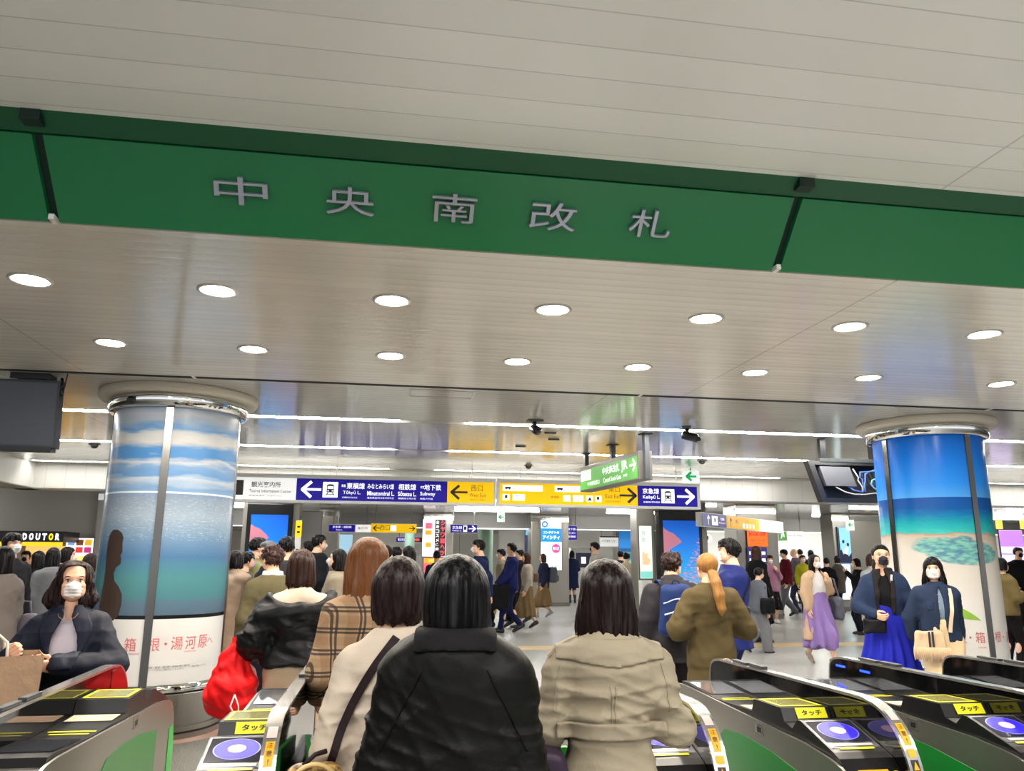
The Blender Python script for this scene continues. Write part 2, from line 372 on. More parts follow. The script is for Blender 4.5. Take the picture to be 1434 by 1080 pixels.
# ---------------------------------------------------------------- poster columns
def pix_ramp(t, z, z0, z1, stops):
    return t.ramp(t.math('DIVIDE', t.math('SUBTRACT', z, z0), z1-z0), [((a-z0)/(z1-z0), c) for a, c in stops])
def poster_left():
    m = newmat('sea_and_sky_poster'); t = NT(m); o = t.obj(); p = t.sep(o)
    nz = t.noise(t.scale(o, (1.2, 1.2, 7)), 2.2, 4); z = t.math('ADD', p[2], t.math('MULTIPLY', t.math('SUBTRACT', nz, .5), .16))
    sky = pix_ramp(t, z, 1.9, 2.9, [(1.9, (139, 165, 190)), (2.05, (117, 152, 191)), (2.12, (182, 193, 202)), (2.16, (102, 148, 197)), (2.24, (124, 159, 199)), (2.28, (195, 200, 204)), (2.32, (81, 139, 199)), (2.40, (89, 145, 200)), (2.46, (206, 206, 204)), (2.53, (191, 197, 202)), (2.57, (102, 150, 199)), (2.63, (158, 176, 197)), (2.70, (182, 189, 199)), (2.78, (139, 163, 191))])
    wav = t.noise(t.scale(o, (9, 9, 44)), 3, 5, .75)
    w2 = t.math('ADD', p[2], t.math('MULTIPLY', t.math('SUBTRACT', wav, .5), .10))
    sea = pix_ramp(t, w2, .98, 2.02, [(.98, (78, 98, 114)), (1.10, (82, 108, 126)), (1.12, (70, 116, 126)), (1.28, (74, 128, 134)), (1.40, (72, 120, 142)), (1.46, (72, 110, 148)), (1.58, (98, 130, 162)), (1.66, (118, 144, 168)), (1.8, (146, 162, 178)), (1.95, (132, 148, 166)), (2.0, (116, 138, 168))])
    sp = t.math('MULTIPLY', t.math('GREATER_THAN', wav, .58), t.math('MULTIPLY', t.math('GREATER_THAN', p[2], 1.60), .30))
    sea = t.mix(sp, sea, (.72, .77, .82))
    img = t.mix(t.math('GREATER_THAN', p[2], 2.0), sea, sky)
    hz = t.math('LESS_THAN', t.math('ABSOLUTE', t.math('SUBTRACT', p[2], 2.005)), .008); img = t.mix(hz, img, lin((214, 222, 226)))
    img = t.mix(t.math('LESS_THAN', p[2], .985), img, lin((20, 22, 26)))
    t.col(t.mix(t.math('LESS_THAN', p[2], .955), img, lin((206, 205, 204)))); t.b.inputs['Roughness'].default_value = .25; t.b.inputs['Specular IOR Level'].default_value = .22
    return m
def poster_right():
    m = newmat('beach_poster'); t = NT(m); o = t.obj(); p = t.sep(o)
    n1 = t.noise(t.scale(o, (3, 3, 14)), 2.4, 4, .6); z = t.math('ADD', p[2], t.math('MULTIPLY', t.math('SUBTRACT', n1, .5), .10))
    sea = pix_ramp(t, z, 1.72, 2.12, [(1.72, (70, 190, 180)), (1.80, (40, 172, 176)), (1.87, (24, 150, 170)), (1.93, (16, 116, 172)), (2.0, (14, 84, 160)), (2.12, (16, 78, 160))])
    sky = pix_ramp(t, p[2], 2.1, 2.8, [(2.1, (80, 160, 234)), (2.25, (40, 138, 236)), (2.5, (22, 122, 232)), (2.8, (16, 110, 222))])
    img = t.mix(t.math('GREATER_THAN', p[2], 2.11), sea, sky)
    n2 = t.noise(t.scale(o, (2, 2, 6)), 2.0, 3); zs = t.math('ADD', p[2], t.math('MULTIPLY', t.math('SUBTRACT', n2, .5), .12))
    sand = pix_ramp(t, zs, .4, 1.78, [(.4, (232, 230, 226)), (1.0, (222, 220, 216)), (1.3, (214, 209, 201)), (1.62, (204, 198, 188)), (1.72, (186, 172, 156)), (1.745, (160, 136, 116))])
    img = t.mix(t.math('GREATER_THAN', zs, 1.745), sand, img)
    # lagoon: an ellipse in (angle, z)
    ang = t.math('ARCTAN2', p[1], p[0])
    e = t.math('ADD', t.math('POWER', t.math('DIVIDE', t.math('SUBTRACT', ang, -1.82), .90), 2), t.math('POWER', t.math('DIVIDE', t.math('SUBTRACT', zs, t.math('ADD', 1.575, t.math('MULTIPLY', t.math('ADD', ang, 1.82), -.05))), .135), 2))
    lag = t.ramp(t.noise(t.scale(o, (5, 5, 16)), 2.5, 4), [(.36, (16, 104, 150)), (.46, (40, 152, 156)), (.6, (104, 186, 172))])
    img = t.mix(t.math('MULTIPLY', t.ramp(e, [(0., 1.), (.75, .9), (1., 0.)]), .85), img, lag)
    t.col(img); t.b.inputs['Roughness'].default_value = .25; t.b.inputs['Specular IOR Level'].default_value = .2
    return m
def make_column(x, y, strips, lab, pm):
    R_ = .545
    o = empty('poster_column', (x, y, 0), 0, lab, 'column')
    MB().lathe([(.0, HC), (.69, HC), (.70, HC-.01), (.70, HC-.055), (.685, HC-.075), (.57, HC-.08)], n=72).build('ceiling_cap', M('cream_cap', (206, 198, 182), .5), o)
    MB().lathe([(.56, HC-.075), (.605, HC-.08), (.61, HC-.10), (.608, HC-.185), (.59, HC-.20), (.54, HC-.20)], n=72).build('chrome_ring', CHROME, o)
    for i, a in enumerate(strips):
        a2 = strips[(i+1) % 4]+(2*math.pi if i == 3 else 0)
        MB().lathe([(R_, .425), (R_, HC-.185)], n=20, a0=a+.055, a1=a2-.055).build('poster_panel', pm, o)
        u = np.array([math.cos(a), math.sin(a)]); tq = np.array([-u[1], u[0]]); mbs = MB()
        q = [u*(R_-.04)-tq*.035, u*(R_-.04)+tq*.035, u*(R_+.012)+tq*.031, u*(R_+.012)-tq*.031]
        mbs.prism([tuple(v) for v in q], 'z', .37, HC-.14); mbs.build('metal_strip', M('strip_chrome', (112, 110, 106), .2, 1.), o)
    MB().lathe([(R_-.03, .43), (R_+.012, .43), (R_+.014, .36), (R_, .355)], n=72).build('lower_chrome_band', CHROME, o)
    MB().lathe([(R_+.02, .355), (R_+.025, .35), (R_+.025, .115), (R_+.01, .112), (R_+.01, .10), (R_+.04, .098), (R_+.04, .06), (R_+.015, .057), (R_+.02, .05), (R_+.05, .045), (R_+.05, 0)], n=72, smooth=False).build('steel_base', steel('base_steel', (150, 146, 138), .3), o)
    MB().lathe([(R_-.06, .36), (R_-.06, HC-.1)], n=48).build('core', DARK, o)
    MB().lathe([(R_+.02, .004), (R_+.17, .004), (R_+.17, 0)], n=72).build('granite_collar', M('red_granite', (134, 104, 92), .35, var=.15), o)
    return o
rad = math.radians
SL = [rad(a) for a in (-84, 6, 96, 186)]; SR = SL
colL = make_column(-1.925, 7.72, SL, 'round column wrapped in a pale blue sea and sky poster', poster_left())
colR = make_column(5.90, 7.75, SR, 'round column wrapped in a bright blue beach poster', poster_right())
def on_col(o, a_c, z_c, r=.5475):
    return lambda x, y: (r*math.cos(a_c+x/r), r*math.sin(a_c+x/r), z_c+y)
RED_T = M('red_print', (206, 96, 98), .5); GRY_T = M('grey_print', (90, 90, 92), .5)
def col_hit(o, px, py, r=.5478):
    """angle and height where the view through a photo pixel meets the column"""
    d = at(px, py, 1.)-np.array([0, 0, CAMZ]); cx, cy = o.location[0], o.location[1]
    A = d[0]**2+d[1]**2; B = -2*(d[0]*cx+d[1]*cy); C = cx*cx+cy*cy-r*r; t = (-B-math.sqrt(max(0, B*B-4*A*C)))/(2*A)
    return math.atan2(d[1]*t-cy, d[0]*t-cx), CAMZ+d[2]*t
def on_col(o, px, py, r=.5478):
    a_c, z_c = col_hit(o, px, py); return lambda x, y: (r*math.cos(a_c+x/r), r*math.sin(a_c+x/r), z_c+y)
for o, chars, small in ((colL, (('豆', 154, 903), ('・', 167.5, 903), ('箱', 182, 903), ('根', 215, 903), ('・', 232, 902), ('湯', 248, 901), ('河', 267, 900), ('原', 284, 898), ('へ', 294, 897)), (('HAKONE', 187, 916), ('YUGAWARA', 266, 912))),
                        (colR, (('豆', 1346, 893), ('・', 1359, 893), ('箱', 1373, 893), ('根', 1398, 892), ('・', 1405, 892), ('湯', 1411, 892)), (('HAKONE', 1376, 907),))):
    mb = MB()
    for ch, px, py in chars:
        f = on_col(o, px, py)
        if ch == '・': mb.add([f(.011*math.cos(q), .011*math.sin(q)) for q in np.linspace(0, 2*math.pi, 11)[:-1]], [list(range(10))])
        else: put_text(mb, ch, (0, 0, 0), h=.106 if ch != 'へ' else .045, w=.095 if ch != 'へ' else .075, fn=f)
    for tx, px, py in small: put_text(mb, tx, None, h=.014, fn=on_col(o, px, py))
    mb.build('poster_lettering', RED_T, o)
mb = MB()
put_text(mb, '小田原・箱根・湯河原・熱海の旅に便利な', None, h=.018, w=.36, fn=on_col(colL, 236, 934)); put_text(mb, 'フリーパスのご案内はこちらから', None, h=.018, w=.3, fn=on_col(colL, 231, 938)); put_text(mb, '表紙の写真はイメージです', None, h=.015, w=.15, fn=on_col(colL, 279, 932))
mb.build('poster_small_print', GRY_T, colL)
def rowsil(mb, f):
    rows = [(-.40, -.13, .06), (-.36, -.13, .105), (-.27, -.13, .125), (-.19, -.12, .12), (-.13, -.11, .085), (-.08, -.10, .03), (-.02, -.10, .012), (.03, -.10, .03), (.06, -.10, .075), (.10, -.11, .075), (.13, -.11, .062), (.16, -.11, .08), (.23, -.11, .07), (.28, -.10, .075), (.32, -.08, .05), (.345, -.05, .0)]
    mb.add([f(x, z) for z, a, b in rows for x in np.linspace(a, b, 6)], [(6*i+j, 6*i+j+1, 6*i+j+7, 6*i+j+6) for i in range(len(rows)-1) for j in range(5)])
mb = MB(); f = on_col(colL, 158, 800)
rowsil(mb, f); mb.build('bather_silhouette', M('brown_print', (62, 48, 42), .4), colL)
mb = MB(); f = on_col(colR, 1352, 862)
mb.add([f(x, y) for x, a, b in ((-.12, -.02, .11), (-.06, -.025, .085), (.0, -.035, .055), (.06, -.04, .02), (.11, -.045, -.015), (.15, -.05, -.048)) for y in (a, b)], [(2*i, 2*i+2, 2*i+3, 2*i+1) for i in range(5)]); mb.build('leaf_print', M('leaf_green_print', (140, 186, 60), .5), colR)
# ================================================================ signs and fittings
def R(x0, y0, x1, y1, Y):
    a = at(x0, y0, Y); b = at(x1, y1, Y); return a[0], b[0], b[2], a[2]       # x0, x1, z0, z1
S_BLUE = M('sign_blue', (30, 18, 150), .45, emit=.30, spec=.2); S_YEL = M('sign_yellow', (240, 190, 4), .45, emit=.5, spec=.2); S_WHT = M('sign_white', (230, 230, 228), .45, emit=.62)
S_INK = M('sign_ink', (40, 34, 30), .5); S_LET = M('sign_white_letters', (246, 246, 250), .5, emit=.8); S_BRN = M('sign_brown_letters', (120, 84, 10), .5)
FRAME = M('sign_frame_white', (226, 226, 224), .35)
def train_icon(mb, cx, cz, s, y):
    """front of a train on its track, as cut shapes"""
    def r(a, b, c, d, yy=0): rect(mb, cx+a*s, cx+b*s, cz+c*s, cz+d*s, y-yy)
    r(-.26, .26, -.20, .36); r(-.18, .18, .36, .41)
    for sg in (-1, 1): mb.add([(cx+sg*.12*s, y, cz-.22*s), (cx+sg*.2*s, y, cz-.22*s), (cx+sg*.36*s, y, cz-.44*s), (cx+sg*.28*s, y, cz-.44*s)], [(0, 1, 2, 3)])
    r(-.26, .26, -.36, -.31)
def train_panes(mb, cx, cz, s, y):
    def r(a, b, c, d): rect(mb, cx+a*s, cx+b*s, cz+c*s, cz+d*s, y)
    r(-.20, .20, .06, .26); r(-.20, -.11, -.12, -.04); r(.11, .20, -.12, -.04)
YS = 13.2
def board(name, x0, x1, z0, z1, y0, y1, mat, o, org): return MB().box((x0-org[0], y0-org[1], z0-org[2]), (x1-org[0], y1-org[1], z1-org[2])).build(name, mat, o)
def main_sign(xs, label, split):
    x0, x1 = xs; org = ((x0+x1)/2, YS, 2.38); o = empty('overhead_sign', org, 0, label, 'sign', 'main overhead direction signs')
    board('sign_case', x0, x1, 2.345, 2.80, YS, YS+.16, FRAME, o, org)
    for x in (x0+.4, (x0+x1)/2, x1-.4): MB().tube([(x-org[0], .08, .42), (x-org[0], .08, HC-2.38)], .012).build('hanger_rod', WHITE, o)
    def L(mat, name, fn):
        mb = MB(); fn(mb); mb.v = [(v[0]-org[0], v[1]-org[1], v[2]-org[2]) for v in mb.v]; mb.build(name, mat, o)
    for (a, b, m, n) in split: L(m, n, lambda mb: rect(mb, a, b, 2.385, 2.735, YS-.003))
    return L
yl = YS-.006
L = main_sign((-3.4, 1.885), 'long white, blue and yellow overhead sign with left arrows', [(-3.36, -1.385, S_WHT, 'white_panel'), (-1.385, 1.065, S_BLUE, 'blue_panel'), (1.065, 1.845, S_YEL, 'yellow_panel')])
L(S_INK, 'information_icon', lambda mb: rect(mb, -2.47, -2.21, 2.45, 2.69, yl))
def _i(mb):
    put_text(mb, 'i', (-2.34, yl-.002, 2.57), h=.19, bold=.02)
L(S_LET, 'information_icon', _i)
def _f(mb):
    put_text(mb, '観光案内所', (-1.86, yl, 2.625), h=.095, w=.46, bold=.014); put_text(mb, 'Tourist Information Center', (-1.79, yl, 2.52), h=.05, w=.66, bold=.012); put_text(mb, '旅游咨询处  관광안내소', (-1.86, yl, 2.445), h=.03, w=.52)
L(S_INK, 'lettering', _f)
def _b(mb):
    arrow(mb, -1.14, 2.56, .30, yl, -1); rect(mb, -.965, -.725, 2.435, 2.685, yl)
    put_text(mb, '東急', (-.635, yl, 2.63), h=.045, w=.07, bold=.01); put_text(mb, '東横線', (-.44, yl, 2.63), h=.10, w=.29, bold=.012); put_text(mb, 'Tōkyū L.', (-.5, yl, 2.515), h=.07, w=.28)
    put_text(mb, '东横线/도요코선', (-.53, yl, 2.44), h=.028, w=.24)
    put_text(mb, 'みなとみらい線', (-.035, yl, 2.63), h=.09, w=.43, bold=.012); put_text(mb, 'Minatomirai L.', (-.03, yl, 2.515), h=.072, w=.44, bold=.012); put_text(mb, '港未来线/미나토미라이선', (-.035, yl, 2.44), h=.03, w=.43)
    put_text(mb, '相鉄線', (.40, yl, 2.63), h=.10, w=.29, bold=.012); put_text(mb, 'Sōtetsu L.', (.40, yl, 2.515), h=.075, w=.30, bold=.012); put_text(mb, '相铁线/소테쓰선', (.40, yl, 2.44), h=.03, w=.29)
    put_text(mb, '市営', (.645, yl, 2.63), h=.045, w=.06, bold=.01); put_text(mb, '地下鉄', (.82, yl, 2.63), h=.10, w=.28, bold=.012); put_text(mb, 'Subway', (.74, yl, 2.515), h=.08, w=.25, bold=.008); put_text(mb, '地铁/지하철', (.72, yl, 2.44), h=.03, w=.21)
L(S_LET, 'lettering', _b)
L(S_INK, 'train_icon', lambda mb: train_icon(mb, -.845, 2.56, .22, yl-.002))
L(S_LET, 'train_icon', lambda mb: train_panes(mb, -.845, 2.56, .22, yl-.004))
def _y(mb):
    arrow(mb, 1.27, 2.56, .27, yl, -1)
L(S_INK, 'arrow', _y)
def _y(mb):
    put_text(mb, '西口', (1.56, yl, 2.63), h=.10, w=.2); put_text(mb, 'West Exit', (1.58, yl, 2.515), h=.065, w=.28); put_text(mb, '西出口/서쪽출구', (1.58, yl, 2.44), h=.028, w=.26)
L(S_BRN, 'lettering', _y)
L = main_sign((1.91, 5.52), 'yellow and blue overhead sign with right arrows behind the green hanging sign', [(1.95, 4.37, S_YEL, 'yellow_panel'), (4.37, 5.46, S_BLUE, 'blue_panel')])
def _w(mb):
    for x0, x1, z0, z1 in ((2.0, 2.69, 2.60, 2.70), (2.90, 3.60, 2.60, 2.70), (2.0, 2.12, 2.44, 2.545), (2.17, 2.38, 2.44, 2.545), (3.05, 3.17, 2.44, 2.545), (3.22, 3.40, 2.44, 2.545), (3.45, 3.57, 2.44, 2.545), (3.61, 3.72, 2.44, 2.545)): rect(mb, x0, x1, z0, z1, yl)
L(S_LET, 'white_plates', _w)
def _t(mb):
    y = yl-.002
    for cx in (2.09, 2.99):
        rect(mb, cx-.05, cx+.05, 2.635, 2.668, y)
        for d in (-.028, .028): rect(mb, cx+d-.01, cx+d+.01, 2.62, 2.637, y)
    put_text(mb, 'みなと赤十字 市役所方面', (2.41, y, 2.67), h=.03, w=.46); put_text(mb, '横浜東口バスターミナル', (2.41, y, 2.63), h=.03, w=.46)
    put_text(mb, '中央郵便局 山下町方面', (3.32, y, 2.67), h=.03, w=.46); put_text(mb, '羽田空港 成田空港方面', (3.32, y, 2.63), h=.03, w=.46)
    for cx in (2.06, 3.66): train_icon(mb, cx, 2.495, .085, y)
    put_text(mb, '連絡', (2.275, y, 2.515), h=.04, w=.16); put_text(mb, '通路', (2.275, y, 2.465), h=.035, w=.12); put_text(mb, 'ホテル', (3.31, y, 2.515), h=.03, w=.14); put_text(mb, '方面', (3.31, y, 2.465), h=.03, w=.09)
    mb.add([(3.51+dx*.05, y, 2.49+dz*.05) for dx, dz in ((-1, -.3), (-.5, -.6), (.5, -.6), (1, -.3), (.5, -.2), (.4, .4), (-.2, .4), (-.4, -.2))], [(0, 1, 2, 3, 4, 5, 6, 7)])
    arrow(mb, 4.19, 2.56, .29, y, 1)
L(S_INK, 'lettering', _t)
def _t(mb):
    y = yl-.002
    put_text(mb, '東口', (3.95, y, 2.66), h=.09, w=.2); put_text(mb, 'East Exit', (3.93, y, 2.54), h=.07, w=.28); put_text(mb, '东出口/동쪽출구', (3.93, y, 2.455), h=.03, w=.28); put_text(mb, '高速船', (2.9, y, 2.51), h=.04, w=.14)
L(S_BRN, 'lettering', _t)
def _t(mb):
    y = yl-.002
    put_text(mb, '京急線', (4.61, y, 2.645), h=.095, w=.30, bold=.014); put_text(mb, 'Keikyū L.', (4.62, y, 2.535), h=.08, w=.31, bold=.012); put_text(mb, '京急线/게이큐선', (4.62, y, 2.455), h=.03, w=.30, bold=.01)
    rect(mb, 4.80, 5.04, 2.44, 2.685, y); arrow(mb, 5.24, 2.56, .30, y, 1)
L(S_LET, 'lettering', _t)
L(S_INK, 'train_icon', lambda mb: train_icon(mb, 4.92, 2.56, .22, yl-.004))
L(S_LET, 'train_icon', lambda mb: train_panes(mb, 4.92, 2.56, .22, yl-.006))
# green sign hung along the hall
GA, GB = np.array([2.85, 10.9]), np.array([3.09, 9.0]); gd = (GB-GA); gl = np.linalg.norm(gd); gd = gd/gl; gn = np.array([gd[1], -gd[0]])
rz = math.atan2(gd[1], gd[0])
o = empty('hanging_sign', (*((GA+GB)/2), 2.40), rz, 'green ticket gate sign hung on dark posts in front of the yellow sign', 'sign')
MB().box((-gl/2, -.09, 0), (gl/2, .09, .345), .006).build('sign_case', M('green_sign_case', (112, 108, 100), .4, .5), o)
rect(m_ := MB(), -gl/2+.03, gl/2-.03, .02, .29, -.093); m_.build('green_panel', M('sign_green', (72, 148, 52), .45, emit=.4), o)
m_ = MB(); rect(m_, -gl/2+.06, -gl/2+.42, .14, .28, -.095); m_.build('white_panel', S_WHT, o)
m_ = MB(); put_text(m_, '中央南改札', (.14, -.096, .205), h=.10, w=.54, bold=.008); put_text(m_, 'JR', (.56, -.096, .20), h=.14, w=.19, bold=.02); put_text(m_, 'JR線', (.58, -.096, .085), h=.04, w=.12)
put_text(m_, 'Central South Gate', (.18, -.096, .085), h=.06, w=.56); put_text(m_, '中央南检票口', (-.45, -.096, .085), h=.06, w=.42); arrow(m_, .80, .19, .17, -.096, 1, .14); m_.build('lettering', S_LET, o)
for x, w in ((gl/2+.02, .04), (0, .035), (-gl/2+.02, .03)):
    MB().box((x-w, -.03, .0 if x > gl/4 else .33), (x+w, .03, HC-2.40), .004).build('post', M('sign_post_grey', (66, 68, 72), .4), o)
    MB().box((x-w-.03, -.06, HC-2.412), (x+w+.03, .06, HC-2.40)).build('ceiling_plate', DARK, o)
# exit sign
x0, x1, z0, z1 = R(957, 654, 980, 677, 12.4)
def exit_sign(x0, x1, z0, z1, Y, label, top=HC):
    o = empty('exit_sign', ((x0+x1)/2, Y, z0), 0, label, 'sign'); w = (x1-x0)/2; h = z1-z0
    MB().box((-w, 0, 0), (w, .08, h), .004).build('lit_box', M('exit_white', (226, 234, 230), .4, emit=.6), o)
    mb = MB(); arrow(mb, -.01*w, h*.52, w*1.25, -.002, -1, .2); mb.build('green_arrow', M('exit_green', (8, 160, 84), .4, emit=.5), o)
    MB().tube([(0, .04, h), (0, .04, top-z0)], .012).build('hanger_rod', GREYM, o); return o
exit_sign(x0, x1, z0, min(z1, 2.93), 12.4, 'white exit light with a green left arrow above the blue sign')
# dead screens
o = empty('hanging_monitor', (-3.2, 6.93, 2.30), 0, 'switched off dark grey screen hung from the ceiling by the left column', 'monitor')
def slant(mb, x0, x1, z0, z1, y, d, tilt): 
    return mb.add([(x, y+dy+(z-z0)*tilt, z) for x in (x0, x1) for dy in (0, d) for z in (z0, z1)], [(0, 1, 3, 2), (4, 6, 7, 5), (0, 4, 5, 1), (2, 3, 7, 6), (0, 2, 6, 4), (1, 5, 7, 3)])
slant(MB(), -.55, .53, .03, .58, 0, .09, -.12).build('bezel', M('monitor_shell', (50, 53, 60), .45), o)
slant(MB(), -.53, .51, .05, .56, -.004, .003, -.12).build('screen', M('dead_screen', (58, 63, 74), .3), o)
slant(MB(), -.55, .50, .0, .035, .0, .10, -.12).build('lower_rail', M('monitor_rail', (30, 32, 37), .4), o)
mb = MB().box((.17, .0, .54), (.37, .12, .60)).box((.12, -.02, .60), (.42, .14, HC-2.30)); mb.build('ceiling_bracket', BLACK, o)
mb = MB().tube([(.535+.02*math.sin(t*2.4), -.03, .46+t*.03) for t in range(6)], .012, 6); mb.tube([(.55, -.03, .5), (.56, -.02, HC-2.30)], .005, 5); mb.build('cable', BLACK, o)
x0, x1, z0, z1 = R(1131, 645, 1252, 706, 8.9); 
o = empty('hanging_monitor', (x0, 8.9, z0), 0, 'black monitor casing with its back open showing loose cables', 'monitor')
MS = M('casing_black', (22, 22, 24), .4); sk = .10; h = z1-z0; w = 1.12
def fr(x, z, y=0.): return (x+(1-z/h)*sk*.9, y-(1-z/h)*.12, z)     # the casing leans forward at the bottom
mb = MB()
for (a, b, c, d) in ((0, w, 0, .05), (0, w, h-.05, h), (0, .07, .05, h-.05), (w-.07, w, .05, h-.05)):
    q = [fr(a, c), fr(b, c), fr(b, d), fr(a, d)]; q2 = [(p[0], p[1]+.11, p[2]) for p in q]
    mb.add(q+q2, [(0, 1, 2, 3), (7, 6, 5, 4), (0, 4, 5, 1), (1, 5, 6, 2), (2, 6, 7, 3), (3, 7, 4, 0)])
mb.build('casing_frame', MS, o)
mb = MB(); q = [fr(.03, .02, .10), fr(w-.03, .02, .10), fr(w-.03, h-.02, .10), fr(.03, h-.02, .10)]; mb.add(q, [(0, 1, 2, 3)]); mb.build('inner_plate', M('casing_inside', (10, 10, 12), .6), o)
mb = MB(); q = [fr(.13, .20, .0), fr(.53, .20, .0), fr(.53, h-.07, .0), fr(.13, h-.07, .0)]; q2 = [(p[0], p[1]+.09, p[2]) for p in q]
mb.add(q+q2, [(0, 1, 2, 3), (0, 4, 5, 1), (1, 5, 6, 2), (2, 6, 7, 3), (3, 7, 4, 0)]); mb.build('cover_plate', M('cover_grey', (92, 92, 96), .5, spec=.3), o)
rnd = random.Random(5)
for i in range(5):
    mb = MB(); q = [fr(.70+i*.055, .22, .07), fr(.73+i*.055, .22, .07), fr(.72+i*.055, h-.12, .07), fr(.69+i*.055, h-.12, .07)]; mb.add(q, [(0, 1, 2, 3)]); mb.build('ribbing', M('ribbing_grey', (52, 52, 56), .5), o)
for nm, c, pts, r in (('cable', (70, 110, 200), [(.95, h-.10), (.80, h-.12), (.66, h-.13), (.63, h-.2), (.65, .3), (.63, .18), (.58, .13), (.48, .15), (.42, .2)], .009), ('cable', (84, 130, 214), [(.9, h-.08), (.72, h-.15), (.67, h-.25), (.66, .25), (.62, .14)], .007),
                      ('cable', (196, 190, 180), [(.25, .19), (.35, .13), (.45, .10), (.6, .10), (.75, .12), (.9, .09)], .008), ('cable', (206, 200, 80), [(.86+.08*math.cos(a), .22+.06*math.sin(a)) for a in np.linspace(-2, 2, 12)], .009),
                      ('cable', (120, 180, 220), [(.82+.07*math.cos(a), .23+.065*math.sin(a)) for a in np.linspace(1, 5.4, 12)], .009), ('cable', (180, 170, 160), [(.57, h-.09), (.6, h-.2), (.58, .28), (.61, .2), (.58, .14)], .008), ('cable', (30, 60, 44), [(.2, h-.02), (.3, h-.06), (.42, h-.05), (.5, h-.01)], .006)):
    MB().tube([fr(x, z, .005+.02*rnd.random()) for x, z in pts], r, 6).build(nm, M('cable_%d' % c[0], c, .4), o)
for x in (.18, .86): MB().box((x, .0, h-.01), (x+.075, .06, HC-z0)).build('post', MS, o)
MB().box((.16, -.01, h-.01), (w, .07, h+.035)).build('top_rail', M('rail_grey', (66, 70, 68), .4), o)
# cameras and small domes
def bullet(x, y, ang, label):
    o = empty('security_camera', (x, y, HC), ang, label, 'camera')
    MB().box((-.085, -.05, -.022), (.085, .05, 0), .004).build('ceiling_plate', M('camera_plate', (86, 84, 80), .4, .5), o)
    MB().tube([(0, 0, -.02), (0, 0, -.075)], .022).build('stalk', BLACK, o)
    MB().tube([(0, .06, -.085), (0, .05, -.088), (0, -.10, -.135), (0, -.12, -.14)], [.03, .05, .05, .036], 16).build('housing', M('camera_black', (20, 20, 22), .35), o)
    MB().ball((0, -.122, -.141), .03).build('lens', M('lens_glass', (6, 6, 10), .05), o); return o
bullet(1.606, 8.3, rad(5), 'black bullet camera pointing forward beside the first tube light'); bullet(3.40, 8.42, rad(62), 'bullet camera turned sideways near the green hanging sign')
for x, y, lab in ((2.306, 12.46, 'small dark dome camera above the yellow sign'), (-3.864, 11.3, 'small grey dome camera left of the pale blue column'), (4.766, 11.27, 'small grey dome sensor right of the white exit light')):
    o = empty('dome_camera', (x, y, HC), 0, lab, 'camera'); MB().lathe([(0, -.012), (.07, -.012), (.075, 0)], n=24).build('base_ring', GREYM, o)
    MB().ball((0, 0, -.015), (.05, .05, .045)).build('dome', M('smoked_dome', (50, 50, 50), .15), o)
for x, y in ((1.95, 9.1), (2.1, 9.6), (1.8, 10.3)):
    tag(MB().tube([(x-.07, y, HC-.006), (x+.07, y, HC-.006)], .012, 6).build('ceiling_grille', DARK), 'thin dark slot in the ceiling between the two cameras', 'grille', 'ceiling slot grilles')
# ================================================================ far concourse
PIL = M('pillar_cladding', (150, 146, 138), .3, .55); PILD = M('pillar_dark', (112, 108, 101), .35, .4)
def slab(name, x0, x1, z0, z1, y, d, mat, parent, org=(0, 0, 0)): return MB().box((x0-org[0], y-org[1], z0-org[2]), (x1-org[0], y+d-org[1], z1-org[2])).build(name, mat, parent)
FASC = M('far_fascia_grey', (118, 117, 114), .4, .3)
x0, x1, z0, z1 = R(440, 715, 1000, 741, 26.6)
struct(MB().box((-6, 26.6, 2.5), (30, 26.9, 3.0)), 'trim_7', FASC)
struct(MB().box((-6, 26.5, 2.485), (30, 26.9, 2.5)), 'trim_8', M('lit_fascia_edge', (250, 250, 246), .5, emit=1.6))
def pillar(px0, px1, Y, label, d=.7, mat=PIL):
    x0 = at(px0, 790, Y)[0]; x1 = at(px1, 790, Y)[0]
    o = empty('pillar', ((x0+x1)/2, Y, 0), 0, label, 'pillar'); w = (x1-x0)/2
    MB().box((-w, 0, 0), (w, d, HC), .03).build('shaft', mat, o)
    MB().box((-w-.01, -.01, 0), (w+.01, d+.01, .12)).build('plinth', PILD, o)
    MB().box((-w-.004, -.004, 2.72), (w+.004, .1, 2.86)).build('chrome_collar', CHROME, o)
    return o, w
def poster(par, px, Y, off, mats):
    """framed panel on the near face of a pillar; px = pixel box of the poster"""
    pass
def lit_panel(name, px0, py0, px1, py1, Y, label, cat, depth=.05, face=(240, 240, 240), em=.9, frame=None, zfloor=None):
    x0, x1, z0, z1 = R(px0, py0, px1, py1, Y)
    o = empty(name, ((x0+x1)/2, Y, z0), 0, label, cat); w = (x1-x0)/2; h = z1-z0
    MB().box((-w, 0, 0), (w, depth, h)).build('case', frame or M('panel_case', (60, 60, 62), .4), o)
    mb = MB(); rect(mb, -w+.01, w-.01, .01, h-.01, -.003); mb.build('face', face if not isinstance(face, tuple) else M('lit_face', face, .4, emit=em), o)
    def add(mat, fn, nm='print'):
        mb = MB(); fn(mb, w, h); return mb.build(nm, mat, o)
    return o, w, h, add
def LM(c, e=.8): return M('lit_%02x%02x%02x' % c, c, .4, emit=e)
